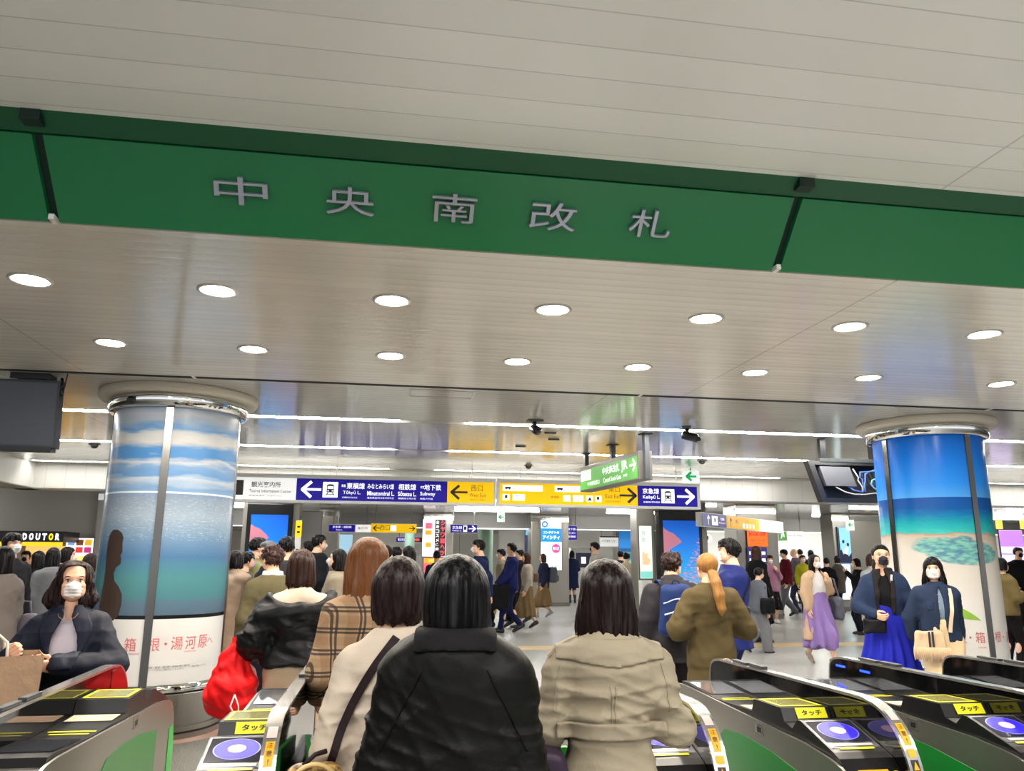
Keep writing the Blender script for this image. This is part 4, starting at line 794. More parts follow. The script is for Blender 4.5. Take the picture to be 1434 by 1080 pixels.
    patch(-.255, -.05, .97, 1.10, M('instruction_label', (238, 206, 160), .5, var=.1), 'instruction_label', F); patch(-.235, -.07, 1.0, 1.075, M('instruction_print', (226, 180, 160), .5, var=.2), 'instruction_print', F, .004)
    patch(-.255, -.06, 1.29, 1.31, YEL, 'yellow_label', F); patch(-.24, -.08, 1.34, 1.355, YEL, 'yellow_label', F)
    D = on_slope(1.42, .714, 1.80, .738); patch(-.255, -.05, .05, .36, M('display_glass', (60, 62, 68), .1), 'display', D)
    # side latch; flush green panel stands in for the opposite flap's reflection
    mb = MB(); MBL = mb.box((-.289, .78, .635), (-.285, .86, .688)); mb.build('latch_plate', M('latch_chrome', (190, 190, 186), .18, .9), o)
    MB().box((-.2905, .80, .648), (-.289, .835, .672)).build('latch_key', BLACK, o)
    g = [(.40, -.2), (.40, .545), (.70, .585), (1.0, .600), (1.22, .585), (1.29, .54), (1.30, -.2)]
    MB().prism(g, 'x', -.2885, -.285).build('green_reflection_panel', GRN, o)
    gf = [(-.004, -.2), (-.004, .40), (.03, .50), (.12, .50), (.12, -.2)]; MB().prism(gf, 'x', -.288, -.03).build('green_front_panel', M('gate_bright_green', (50, 160, 66), .35), o)
    # fin
    fin = [(2.0, .40), (2.0, .70)]+[tuple(p) for p in curve([(2.0, .72), (1.985, .80), (1.94, .84), (1.86, .856)])]+[tuple(p) for p in curve([(.42, .872), (.30, .866), (.20, .832), (.12, .765), (.065, .66), (.045, .55), (.045, .42)])]+[(.045, ZB), (.3, ZB), (.3, .40)]
    MB().prism(fin[:-3]+[(.045, ZB), (2.0, ZB)], 'x', -.028, .024).build('fin', FINB, o)
    if red: MB().prism([(.40, .70), (.40, .85), (.27, .86), (.15, .79), (.09, .70)], 'x', -.031, -.028).build('red_panel', M('gate_red', (118, 8, 10), .2), o)
    rim = fin[:-3]
    mb = MB(); vs = []
    for y, z in rim: vs += [(-.031, y, z), (.027, y, z)]
    m_ = len(rim); out = []
    for i in range(m_):
        a = np.array(rim[max(i-1, 0)]); b = np.array(rim[min(i+1, m_-1)]); t = (b-a)/np.linalg.norm(b-a); nrm = np.array([t[1], -t[0]])
        if nrm[1] < 0 and abs(nrm[1]) > .3: nrm = -nrm
        if abs(nrm[1]) <= .3: nrm = np.array([1., 0]) if rim[i][0] > 1 else np.array([-1., 0])
        out.append(nrm)
    top_ = [(x, rim[i][0]+out[i][0]*.006, rim[i][1]+out[i][1]*.006) for i in range(m_) for x in (-.031, .027)]
    bot_ = [(x, rim[i][0]-out[i][0]*.006, rim[i][1]-out[i][1]*.006) for i in range(m_) for x in (-.031, .027)]
    k = len(top_); fs = []
    for i in range(m_-1):
        fs += [(2*i, 2*i+1, 2*i+3, 2*i+2), (k+2*i, k+2*i+2, k+2*i+3, k+2*i+1), (2*i, 2*i+2, k+2*i+2, k+2*i), (2*i+1, k+2*i+1, k+2*i+3, 2*i+3)]
    mb.add(top_+bot_, fs); mb.build('steel_rim', M('rim_steel', (196, 194, 192), .22, .9), o)
    # stickers on the front of the rim
    fr_ = [(p, out[i]) for i, p in enumerate(rim) if p[0] < .35]
    cum = [0]
    for i in range(1, len(fr_)): cum.append(cum[-1]+math.hypot(fr_[i][0][0]-fr_[i-1][0][0], fr_[i][0][1]-fr_[i-1][0][1]))
    def at_s(s):
        i = max(0, min(len(cum)-2, int(np.searchsorted(cum, s)-1))); f = (s-cum[i])/(cum[i+1]-cum[i]); p = [fr_[i][0][j]*(1-f)+fr_[i+1][0][j]*f for j in (0, 1)]; n = [fr_[i][1][j]*(1-f)+fr_[i+1][1][j]*f for j in (0, 1)]; return p, n
    def sticker(s0, s1, u0, u1, mat, e=.0075):
        vs = []
        for s in np.linspace(s0, s1, 7):
            p, n = at_s(s); vs += [(u0, p[0]+n[0]*e, p[1]+n[1]*e), (u1, p[0]+n[0]*e, p[1]+n[1]*e)]
        MB().add(vs, [(2*i, 2*i+1, 2*i+3, 2*i+2) for i in range(6)]).build('warning_sticker', mat, o)
    sticker(.20, .29, -.018, .014, ORG); sticker(.305, .335, -.018, .014, ORG); sticker(.345, .385, -.018, .014, S_INK); sticker(.39, .56, -.018, .014, ORG)
    sticker(.13, .185, -.02, .016, M('pale_notice', (216, 190, 186), .5))
    mb = MB(); p, n = at_s(.38); q, n2 = at_s(.35); mb.add([(-.014, p[0]+n[0]*.009, p[1]+n[1]*.009), (.010, p[0]+n[0]*.009, p[1]+n[1]*.009), (-.002, q[0]+n2[0]*.009, q[1]+n2[1]*.009)], [(0, 1, 2)]); mb.build('warning_triangle', ORG, o)
    for s, ch in ((.215, '注'), (.245, '意'), (.275, '!'), (.42, '駆'), (.455, '込'), (.49, '危'), (.525, '険')):
        p, n = at_s(s); p2, _ = at_s(s+.01); t = np.array([p[0]-p2[0], p[1]-p2[1]]); t /= np.linalg.norm(t)
        mb = MB(); put_text(mb, ch, None, h=.021, w=.021 if ch != '!' else None, fn=lambda x, y: (-.002+x, p[0]+n[0]*.009+t[0]*y, p[1]+n[1]*.009+t[1]*y)); mb.build('lettering', S_INK, o)
    mb = MB().box((-.02, 1.30, .868), (.016, 1.46, .884), .004); mb.build('rim_sensor', DARK, o)
    mb = MB().box((-.02, 1.50, .866), (.016, 1.68, .880), .004); mb.build('rim_sensor', DARK, o)
    if leds:
        for y in (1.60, 1.86): MB().box((-.0305, y-.05, .800), (-.028, y+.05, .812)).build('blue_led', M('led_blue', (20, 50, 255), .4, emit=5.), o)
    MB().prism([(.3, ZB), (.3, .52), (.7, .56), (1.5, .56), (1.7, .5), (1.7, ZB)], 'x', .024, .05).build('dark_side_cover', M('cover_black', (16, 15, 16), .35), o)
    MB().prism([(.045, 1.10), (.08, .80), (.098, .80), (.065, 1.10)], 'z', .0, .64).build('flap_door', M('flap_green', (16, 140, 56), .3), o)
    if door: MB().box((.03, .22, .0), (.27, .25, .74), .006).build('flap_door', M('flap_bright_green', (8, 140, 44), .35), o)
    return o
GS = .833                                              # gate scale: body units above a plinth that reaches the floor
GX = [(-.36, 'ticket gate between the red bag and the cream coat'), (.50, 'ticket gate hidden between the black jacket and the trench coat'), (1.32, 'ticket gate right beside the beige trench coat elbow'), (2.13, 'ticket gate with a full black fin in the open right aisle'), (2.95, 'ticket gate with two blue lights on its black fin'), (3.77, 'ticket gate at the right edge in front of the beach column')]
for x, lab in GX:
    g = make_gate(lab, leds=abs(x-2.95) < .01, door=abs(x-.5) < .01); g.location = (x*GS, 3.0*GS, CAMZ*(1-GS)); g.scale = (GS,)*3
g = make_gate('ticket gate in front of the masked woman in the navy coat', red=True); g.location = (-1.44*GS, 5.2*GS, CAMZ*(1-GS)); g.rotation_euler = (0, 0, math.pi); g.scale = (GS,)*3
# ================================================================ figure builder: blended solids turned into one skin
class Fld:
    def __init__(s, lo, hi, h):
        s.h = h; s.lo = np.array(lo, float)-3*h; s.n = np.ceil((np.array(hi, float)-np.array(lo, float))/h).astype(int)+7
        s.ax = [(s.lo[i]+h*np.arange(s.n[i])).astype(np.float32) for i in range(3)]
        s.V = np.full(s.n, 9., np.float32)
    def _win(s, lo, hi, pad):
        r = []
        for i in range(3):
            a = int(max(0, math.floor((lo[i]-pad-s.lo[i])/s.h))); b = int(min(s.n[i], math.ceil((hi[i]+pad-s.lo[i])/s.h)+1))
            if b <= a: return None, None
            r.append(slice(a, b))
        return tuple(r), (s.ax[0][r[0]][:, None, None], s.ax[1][r[1]][None, :, None], s.ax[2][r[2]][None, None, :])
    def put(s, prim, k=0.):
        lo, hi, f = prim; w, g = s._win(lo, hi, k+3*s.h)
        if w is None: return s
        d = f(*g); a = s.V[w]
        if k > 0:
            t = np.clip(.5+.5*(d-a)/k, 0, 1); s.V[w] = d*(1-t)+a*t-k*t*(1-t)
        else: s.V[w] = np.minimum(a, d)
        return s
    def cut(s, prim, k=0.):
        lo, hi, f = prim; w, g = s._win(lo, hi, k+3*s.h)
        if w is None: return s
        d = -f(*g); a = s.V[w]
        if k > 0:
            t = np.clip(.5-.5*(d-a)/k, 0, 1); s.V[w] = d*(1-t)+a*t+k*t*(1-t)
        else: s.V[w] = np.maximum(a, d)
        return s
    def all(s, fn):
        """V = fn(V, X, Y, Z) everywhere"""
        s.V = fn(s.V, s.ax[0][:, None, None], s.ax[1][None, :, None], s.ax[2][None, None, :]).astype(np.float32); return s
    def displace(s, fn):
        m = np.nonzero(np.abs(s.V) < 3.5*s.h+.02)
        s.V[m] += fn(s.ax[0][m[0]], s.ax[1][m[1]], s.ax[2][m[2]]); return s
    def y_back(s, x, z, front=False):
        """surface y at (x,z), met from the back (or the front)"""
        i = int(round((x-s.lo[0])/s.h)); k = int(round((z-s.lo[2])/s.h)); i = min(max(i, 0), s.n[0]-1); k = min(max(k, 0), s.n[2]-1)
        c = s.V[i, :, k]; j = np.nonzero(c < 0)[0]
        if len(j) == 0: return None
        j = j[-1] if front else j[0]; q = j+1 if front else j-1; t = c[j]/(c[j]-c[q]); return s.ax[1][j]+t*(s.ax[1][q]-s.ax[1][j])
    def nets(s):
        V = s.V; I = V < 0; n = V.shape
        cnt = np.zeros((n[0]-1, n[1]-1, n[2]-1), np.int8)
        for a in (0, 1):
            for b in (0, 1):
                for c in (0, 1): cnt += I[a:n[0]-1+a, b:n[1]-1+b, c:n[2]-1+c]
        act = (cnt > 0) & (cnt < 8); ci = np.argwhere(act)
        if len(ci) == 0: return np.zeros((0, 3)), np.zeros((0, 4), int)
        idx = np.full(act.shape, -1, np.int64); idx[act] = np.arange(len(ci))
        cor = np.array([(a, b, c) for a in (0, 1) for b in (0, 1) for c in (0, 1)])
        vals = [V[ci[:, 0]+a, ci[:, 1]+b, ci[:, 2]+c] for a, b, c in cor]
        S = np.zeros((len(ci), 3)); N = np.zeros(len(ci))
        for i in range(8):
            for j in range(i+1, 8):
                if np.abs(cor[i]-cor[j]).sum() != 1: continue
                m = (vals[i] < 0) != (vals[j] < 0); t = np.where(m, vals[i]/(vals[i]-vals[j]+1e-12), 0)
                S += m[:, None]*(cor[i]+t[:, None]*(cor[j]-cor[i])); N += m
        P = s.lo+s.h*(ci+S/N[:, None]); Q = []
        for ax in range(3):
            b, c = (ax+1) % 3, (ax+2) % 3
            A = [slice(None)]*3; B = [slice(None)]*3; A[ax] = slice(0, n[ax]-1); B[ax] = slice(1, n[ax])
            x = I[tuple(A)] != I[tuple(B)]; e = np.argwhere(x); e = e[(e[:, b] > 0) & (e[:, c] > 0) & (e[:, b] < n[b]-1) & (e[:, c] < n[c]-1)]
            if len(e) == 0: continue
            ob = np.zeros(3, int); ob[b] = 1; oc = np.zeros(3, int); oc[c] = 1
            q = np.stack([idx[tuple((e-o).T)] for o in (0*ob, ob, ob+oc, oc)], 1)
            fl = I[tuple(e.T)]; q[~fl] = q[~fl][:, ::-1]; Q.append(q)
        return P, np.concatenate(Q)
def cone(a, b, ra, rb):
    a = np.array(a, np.float32); b = np.array(b, np.float32); ba = b-a; L2 = float(ba@ba)+1e-9; r = max(ra, rb)
    def f(X, Y, Z):
        px, py, pz = X-a[0], Y-a[1], Z-a[2]; t = np.clip((px*ba[0]+py*ba[1]+pz*ba[2])/L2, 0, 1)
        return np.sqrt((px-ba[0]*t)**2+(py-ba[1]*t)**2+(pz-ba[2]*t)**2)-(ra+(rb-ra)*t)
    return np.minimum(a, b)-r, np.maximum(a, b)+r, f
def ell(c, r, rot=None):
    c = np.array(c, np.float32); r = np.array(r, np.float32); m = max(r)
    Rm = None if rot is None else np.array(rot, np.float32)
    def f(X, Y, Z):
        x, y, z = X-c[0], Y-c[1], Z-c[2]
        if Rm is not None: x, y, z = Rm[0, 0]*x+Rm[1, 0]*y+Rm[2, 0]*z, Rm[0, 1]*x+Rm[1, 1]*y+Rm[2, 1]*z, Rm[0, 2]*x+Rm[1, 2]*y+Rm[2, 2]*z
        k0 = np.sqrt((x/r[0])**2+(y/r[1])**2+(z/r[2])**2); k1 = np.sqrt((x/r[0]**2)**2+(y/r[1]**2)**2+(z/r[2]**2)**2)
        return k0*(k0-1)/(k1+1e-6)
    e = r if Rm is None else np.array([m, m, m]); return c-e, c+e, f
def rbox(c, hs, rad=.01, rot=None):
    c = np.array(c, np.float32); hs = np.array(hs, np.float32); m = float(np.linalg.norm(hs)); Rm = None if rot is None else np.array(rot, np.float32)
    def f(X, Y, Z):
        x, y, z = X-c[0], Y-c[1], Z-c[2]
        if Rm is not None: x, y, z = Rm[0, 0]*x+Rm[1, 0]*y+Rm[2, 0]*z, Rm[0, 1]*x+Rm[1, 1]*y+Rm[2, 1]*z, Rm[0, 2]*x+Rm[1, 2]*y+Rm[2, 2]*z
        qx, qy, qz = np.abs(x)-hs[0]+rad, np.abs(y)-hs[1]+rad, np.abs(z)-hs[2]+rad
        return np.sqrt(np.maximum(qx, 0)**2+np.maximum(qy, 0)**2+np.maximum(qz, 0)**2)+np.minimum(np.maximum(np.maximum(qx, qy), qz), 0)-rad
    e = hs if Rm is None else np.array([m, m, m]); return c-e, c+e, f
def loft(keys, n=2.2, cx=0.):
    """stack of super-ellipses; rows (z, rx, r_front, r_back[, cy])"""
    K = np.array([(k if len(k) == 5 else (*k, 0.)) for k in sorted(keys)], float)
    c = curve([(i, 0) for i in range(len(K))], 1); dense = []
    for col in range(5): dense.append([p[1] for p in curve([(i, v) for i, v in enumerate(K[:, col])], 6)])
    D = np.array(dense).T; D[:, 0] = np.maximum.accumulate(D[:, 0]+np.arange(len(D))*1e-7); z0, z1 = D[0, 0], D[-1, 0]
    mx = D[:, 1].max(); my = max(D[:, 2].max(), D[:, 3].max())+np.abs(D[:, 4]).max()
    def f(X, Y, Z):
        rx, rf, rb, cy = [np.interp(Z, D[:, 0], D[:, i]) for i in (1, 2, 3, 4)]
        dy = Y-cy; ry = np.where(dy > 0, rf, rb); q = (np.abs((X-cx)/rx)**n+np.abs(dy/ry)**n)**(1/n)
        return np.maximum(np.maximum((q-1)*np.minimum(rx, ry), Z-z1), z0-Z)
    return (cx-mx, -my, z0), (cx+mx, my, z1), f
def folds(seed, freq, amp, warp=1.5, stretch=(1, 1, 1)):
    r = np.random.RandomState(seed); F = r.normal(size=(5, 3))*freq*np.array(stretch); G = r.normal(size=(5, 3))*freq*.6; ph = r.uniform(0, 6.28, (5, 2))
    def fn(x, y, z):
        o = 0
        for i in range(5): o = o+np.sin(F[i, 0]*x+F[i, 1]*y+F[i, 2]*z+ph[i, 0]+warp*np.sin(G[i, 0]*x+G[i, 1]*y+G[i, 2]*z+ph[i, 1]))
        return (amp*o/2.2).astype(np.float32)
    return fn
def creases(seed, freq, amp, stretch=(.55, .55, 1.5)):
    """thin ridged folds, running mostly across the body"""
    r = np.random.RandomState(seed); F = r.normal(size=(4, 3))*freq*np.array(stretch); G = r.normal(size=(4, 3))*freq*.35; ph = r.uniform(0, 6.28, (4, 2))
    def fn(x, y, z):
        o = 0
        for i in range(4): s_ = np.sin(F[i, 0]*x+F[i, 1]*y+F[i, 2]*z+ph[i, 0]+1.9*np.sin(G[i, 0]*x+G[i, 1]*y+G[i, 2]*z+ph[i, 1])); o = o-(1-np.abs(s_))**2.2
        return (amp*(o+1.1)).astype(np.float32)
    return fn
def mesh_np(name, P, Q, mats, mi=None, smooth=True):
    me = bpy.data.meshes.new(name); P = np.asarray(P, np.float32); Q = np.asarray(Q, np.int32); nq = len(Q)
    me.vertices.add(len(P)); me.vertices.foreach_set('co', P.ravel()); me.loops.add(nq*4); me.loops.foreach_set('vertex_index', Q.ravel())
    me.polygons.add(nq); me.polygons.foreach_set('loop_start', np.arange(nq, dtype=np.int32)*4)
    for m in mats: me.materials.append(m)
    if mi is not None: me.polygons.foreach_set('material_index', np.asarray(mi, np.int32))
    me.polygons.foreach_set('use_smooth', np.full(nq, smooth)); me.update(calc_edges=True); me.validate(); return me
def obj_np(name, P, Q, mats, parent=None, mi=None, label=None):
    o = bpy.data.objects.new(name, mesh_np(name, P, Q, mats if isinstance(mats, list) else [mats], mi)); COL.objects.link(o)
    if parent is not None: o.parent = parent
    if label: o['label'] = label
    return o
def rotz(a): c, s = math.cos(a), math.sin(a); return np.array([[c, -s, 0], [s, c, 0], [0, 0, 1.]])
def rotx(a): c, s = math.cos(a), math.sin(a); return np.array([[1., 0, 0], [0, c, -s], [0, s, c]])
def roty(a): c, s = math.cos(a), math.sin(a); return np.array([[c, 0, s], [0, 1., 0], [-s, 0, c]])
# ---- head (unit = chin to crown, centre at eye height, face towards +y)
_heads = {}
def head_field(h):
    F = Fld((-.45, -.5, -.72), (.45, .55, .55), h)
    F.put(ell((0, -.04, .10), (.335, .405, .375))); F.put(ell((0, .08, -.12), (.275, .30, .33)), .08); F.put(ell((0, .13, -.34), (.17, .20, .15)), .12)
    F.put(ell((-.17, .16, -.26), (.10, .16, .13)), .1); F.put(ell((.17, .16, -.26), (.10, .16, .13)), .1)
    F.put(cone((0, -.10, -.25), (0, -.14, -.72), .20, .205), .10)
    F.put(ell((0, .30, .10), (.20, .09, .05)), .06)
    for g in (-1, 1):
        F.cut(ell((g*.14, .40, .0), (.085, .075, .05)), .05); F.put(ell((g*.17, .27, -.11), (.09, .08, .07)), .08)
        F.put(ell((g*.335, -.04, -.06), (.035, .075, .12), rotx(.2)), .02); F.cut(ell((g*.375, -.01, -.05), (.02, .035, .06)), .015)
    F.put(cone((0, .355, .02), (0, .435, -.145), .028, .05), .05)
    for g in (-1, 1): F.put(ell((g*.045, .39, -.155), (.035, .045, .03)), .025)
    F.put(ell((0, .355, -.262), (.085, .045, .024)), .02); F.put(ell((0, .350, -.300), (.075, .045, .026)), .02); F.cut(ell((0, .41, -.281), (.09, .03, .006)), .01)
    return F
def head_mesh(h):
    if h in _heads: return _heads[h]
    F = head_field(h); P, Q = F.nets(); mi = np.zeros(len(Q), int); c = P[Q].mean(1)
    lips = (np.abs(c[:, 0]) < .085*(1-((c[:, 2]+.281)/.05)**2*.55)) & (np.abs(c[:, 2]+.281) < .045) & (c[:, 1] > .3); mi[lips] = 1
    parts = [(P, Q, mi)]
    def add(mb, m):
        Q4 = np.array([f if len(f) == 4 else [f[0], f[1], f[2], f[2]] for f in mb.f]); parts.append((np.array(mb.v), Q4, np.full(len(Q4), m)))
    for g in (-1, 1):
        mb = MB().ball((g*.14, .312, -.002), (.056, .05, .026), 6); add(mb, 2); mb = MB().ball((g*.14, .342, -.002), (.025, .023, .022), 5); add(mb, 3)
        mb = MB().tube([(g*.205, .30, .022), (g*.17, .345, .036), (g*.13, .358, .038), (g*.085, .345, .02)], [.007, .014, .014, .008], 6); add(mb, 3)
        mb = MB().tube([(g*.22, .29, .095), (g*.17, .345, .118), (g*.09, .372, .106)], [.007, .014, .012], 6); add(mb, 3)
    o = 0; Ps, Qs, Ms = [], [], []
    for P, Q, m in parts: Ps.append(P); Qs.append(Q+o); Ms.append(m); o += len(P)
    # drop degenerate quads of the little balls
    _heads[h] = (np.concatenate(Ps), np.concatenate(Qs), np.concatenate(Ms)); return _heads[h]
_masks = {}
def mask_mesh(h):
    if h in _masks: return _masks[h]
    F = Fld((-.36, -.1, -.52), (.36, .6, .08), h)
    F.put(ell((0, .08, -.14), (.285, .315, .34))); F.put(ell((0, .13, -.33), (.19, .215, .17)), .12); F.put(cone((0, .34, .02), (0, .455, -.17), .03, .065), .14)
    F.displace(lambda x, y, z: (.010*np.sin(z*75)*np.clip((y-.1)*5, 0, 1)).astype(np.float32)-.022)
    def clip(V, X, Y, Z):
        top = Z-(-.035-np.abs(X)*.12+.035*np.exp(-(X/.08)**2)); bot = (-.43+np.abs(X)*.35)-Z
        return np.maximum(np.maximum(np.maximum(V, top), bot), np.maximum(.07-Y, np.abs(X)-.262))
    F.all(clip); P, Q = F.nets(); mb = MB()
    for g in (-1, 1):
        for z in (-.09, -.30): mb.tube([(g*.255, .10, z), (g*.30, .03, z*.7-.03), (g*.345, -.05, z*.45-.04)], .008, 5)
    q = np.array([f if len(f) == 4 else [f[0], f[1], f[2], f[-1]] for f in mb.f if len(f) == 4]); _masks[h] = (np.concatenate([P, np.array(mb.v)]), np.concatenate([Q, q+len(P)])); return _masks[h]
# ---- hair, head units
_hairs = {}
def hair_mesh(style, h, **kw):
    key = (style, h, str(sorted(kw.items())))
    if key in _hairs: return _hairs[key]
    zb = kw.get('zb', -.62); wb = kw.get('wb', .40); bang = kw.get('bang', .20); seed = kw.get('seed', 1); dp = kw.get('dp', .40); messy = kw.get('messy', 1.); top = kw.get('top', .0)
    F = Fld((-.62, -.85, min(zb, -.4)-.12), (.62, .55, .62), h); cap = ell((0, -.045, .105+top*.5), (.375, .445, .405+top*.5))
    F.put(cap)
    if style in ('short', 'crop', 'pony', 'bun', 'cap'):
        if style == 'short': F.put(ell((0, .16, .33), (.27, .22, .13)), .08)
        fr = bang if style != 'pony' else .26
        def clip(V, X, Y, Z):
            zc = np.interp(Y, [-.5, -.36, -.22, -.06, .05, .09, .17, .30, .5], [-.36, -.34, -.20, -.12, -.10, .06, .16, fr, fr+.02])
            return np.maximum(V, (zc-Z)*.75)
        F.all(clip)
        if style == 'pony':
            pz = kw.get('pz', -.05); L = kw.get('L', 1.6); pts = [(0, -.38, pz), (0.02, -.60, pz-.10), (.03, -.80, pz-.4), (.08, -.92, pz-.8), (.13, -.95, pz-L*.85), (.13, -.92, pz-L)] if L > 1 else [(0, -.38, pz), (0.02, -.52, pz-.10), (.03, -.56, pz-.3), (.05, -.53, pz-L*.6), (.09, -.50, pz-L*.85), (.10, -.46, pz-L)]; rs = [.10, .16, .19, .20, .15, .04]
            big = Fld((-.62, -1.2, pz-L-.1), (.62, .55, .62), h); big.put(cap); big.all(clip)
            for i in range(5): big.put(cone(pts[i], pts[i+1], rs[i], rs[i+1]), .06)
            F = big
        if style == 'bun': F.put(ell((0, -.38, .36), (.16, .16, .16)), .05)
        if style == 'cap': F.put(ell((0, -.03, .20), (.39, .45, .34))); F.put(rbox((0, .48, .16), (.22, .16, .018), .015, rotx(-.15)), .03)
    else:
        K = [(zb, wb*.93, dp*.45, dp*.95, -.06), (zb+.10, wb, dp*.55, dp, -.06), (zb*.5, wb*.99, .34, dp*1.05, -.06), (-.1, .405, .34, .43, -.05), (.15, .385, .36, .44, -.045), (.24, .33, .34, .38, -.045)]
        if 'prof' in kw: K = list(kw['prof'])
        K = [k for k in K if k[0] <= .12]; kz = max(K); tz = .535+top
        for f_ in (.22, .42, .60, .76, .89, .97, 1.): q_ = math.sqrt(max(.0009, 1-f_**2)); K.append((kz[0]+(tz-kz[0])*f_, kz[1]*q_, kz[2]*q_, kz[3]*q_, kz[4]))
        F.put(loft(K, 2.1), .06)
        op = kw.get('open', .25)
        if not kw.get('closed'):
            F.cut(loft([(-2.2, op*.75, .7, .0+1e-3, .10), (-.45, op*.85, .7, 1e-3, .10), (-.15, op, .7, 1e-3, .12), (bang-.12, op*.98, .7, 1e-3, .15), (bang, op*.75, .7, 1e-3, .2), (bang+.04, .03, .7, 1e-3, .25)], 2.4), .03)
    r = np.random.RandomState(seed); ph = r.uniform(0, 6.28, 8)
    def strands(x, y, z):
        a = np.arctan2(x, -(y+.04)); d = .010*np.sin(a*17+ph[0]+1.2*np.sin(z*3+ph[1]))+.007*np.sin(a*31+ph[2]+1.5*np.sin(z*4+ph[3]))+.005*np.sin(a*53+ph[4]+2*z)
        low = np.clip((.25-z)*1.5, .12, 1.1); return (messy*d*low).astype(np.float32)
    if style in ('short', 'crop', 'bun'): F.V -= .018*messy**.5; F.displace(folds(seed+2, 13, .012*messy, 2.4, (1, 1, .7))); F.displace(folds(seed+9, 30, .006*messy, 2.))
    else: F.displace(folds(seed+2, 5 if messy < 2 else 8, .010*messy, 1.6, (1, 1, .5)))
    F.displace(strands)
    if style in ('bob', 'long') and messy > 0:
        F.all(lambda V, X, Y, Z: np.maximum(V, (zb+.03+messy*(.035*np.sin(np.arctan2(X, -Y)*9+ph[5])+.025*np.sin(np.arctan2(X, -Y)*23+ph[6])))-Z))
    _hairs[key] = F.nets(); return _hairs[key]
# ---- hand (unit = length; fingers to -z, thumb to +y, palm to -x)
_hands = {}
def hand_mesh(curl, h=.03):
    k = (curl, h)
    if k in _hands: return _hands[k]
    F = Fld((-.75, -.35, -1.1), (.25, .55, .18), h); F.put(cone((0, 0, .16), (0, 0, .0), .12, .115)); F.put(rbox((0, .0, -.24), (.075, .19, .24), .07), .06)
    cs = {'relaxed': (12, 25, 20), 'grip': (62, 80, 45), 'hold': (35, 50, 30)}[curl]
    for y, L, r, e in ((.155, .44, .052, 0), (.05, .50, .054, 3), (-.055, .46, .052, 6), (-.15, .36, .046, 9)):
        p = np.array([0, y, -.46]); a = 0
        for i, f in enumerate((.44, .32, .24)):
            a += math.radians(cs[i]+e*.6); q = p+L*f*np.array([-math.sin(a), (y*.12 if i == 0 else 0), -math.cos(a)]); F.put(cone(p, q, r*(1-.1*i), r*(.92-.1*i)), .018); p = q
    t = {'relaxed': [(-.02, .14, -.10), (-.06, .27, -.26), (-.10, .30, -.42), (-.13, .29, -.52)], 'grip': [(-.02, .14, -.10), (-.10, .25, -.24), (-.22, .20, -.36), (-.28, .12, -.42)], 'hold': [(-.02, .14, -.10), (-.10, .25, -.26), (-.2, .24, -.40), (-.27, .2, -.48)]}[curl]
    for i, r in enumerate((.075, .06, .052)): F.put(cone(t[i], t[i+1], r, r*.88), .03)
    _hands[k] = F.nets(); return _hands[k]
_shoes = {}
def shoe_mesh(kind, h=.05):
    if (kind, h) in _shoes: return _shoes[kind, h]
    F = Fld((-.3, -.4, 0), (.3, .85, .75), h)
    if kind == 'heel':
        F.put(cone((0, -.22, .28), (0, .18, .16), .13, .14)); F.put(cone((0, .1, .14), (0, .62, .09), .15, .085), .08); F.put(cone((0, -.25, .02), (0, -.24, .25), .05, .1), .04); F.put(rbox((0, .35, .025), (.15, .3, .025), .02), .02)
    else:
        F.put(cone((0, -.18, .19), (0, .2, .17), .17, .18)); F.put(cone((0, .15, .14), (0, .58, .11), .18, .14), .1); F.put(rbox((0, .2, .05), (.19, .52, .05), .04), .03)
        F.put(cone((0, -.12, .25), (0, -.1, .62 if kind == 'boot' else .34), .16, .15), .08)
        F.all(lambda V, X, Y, Z: np.maximum(V, .0-Z+.004))
    _shoes[kind, h] = F.nets(); return _shoes[kind, h]
# ---- materials for cloth, skin and hair
def FAB(col, rough=.85, bump=.35, sc=160, var=.06, name=None, sheen=.0):
    k = ('fab', str(col), rough, bump, sc, var, sheen)
    if k in _mats: return _mats[k]
    m = newmat(name or 'cloth_%02x%02x%02x' % tuple(int(v) for v in col)); t = NT(m); c = lin(col); o = t.obj()
    n = t.noise(o, 6, 3); t.col(t.mix(n, tuple(v*(1-var) for v in c), tuple(min(1, v*(1+var)) for v in c)))
    t.b.inputs['Roughness'].default_value = rough; t.b.inputs['Specular IOR Level'].default_value = .18; t.b.inputs['Sheen Weight'].default_value = sheen
    h = t.math('ADD', t.math('MULTIPLY', t.noise(o, sc, 2), .25), t.noise(o, 14, 4)); t.bump(h, bump, .006); _mats[k] = m; return m
def HAIR(col, rough=.34):
    k = ('hair', str(col), rough)
    if k in _mats: return _mats[k]
    m = newmat('hair_%02x%02x%02x' % tuple(int(v) for v in col)); t = NT(m); o = t.obj(); c = lin(col)
    s = t.noise(t.scale(o, (150, 150, 6)), 1.4, 3, .6)
    t.col(t.mix(s, tuple(v*.55 for v in c), tuple(min(1, v*1.5) for v in c))); t.b.inputs['Roughness'].default_value = rough; t.b.inputs['Specular IOR Level'].default_value = .16
    st = t.noise(t.scale(o, (60, 60, 2.5)), 1.3, 3, .6); t.l(t.ramp(st, [(.42, .02), (.66, .42)]), t.b.inputs['Specular IOR Level']); t.bump(s, .6, .004); _mats[k] = m; return m
def skin_mats(c=(226, 178, 148)):
    k = ('skin', str(c))
    if k not in _mats:
        m = M('skin_%02x%02x%02x' % c, c, .5, var=.05); m.node_tree.nodes['Principled BSDF'].inputs['Subsurface Weight'].default_value = .08
        m.node_tree.nodes['Principled BSDF'].inputs['Subsurface Radius'].default_value = (.01, .004, .002)
        _mats[k] = m
    return [_mats[k], M('lips', (176, 96, 88), .4), M('eye_white', (226, 222, 216), .3), M('eye_dark', (26, 18, 14), .3)]
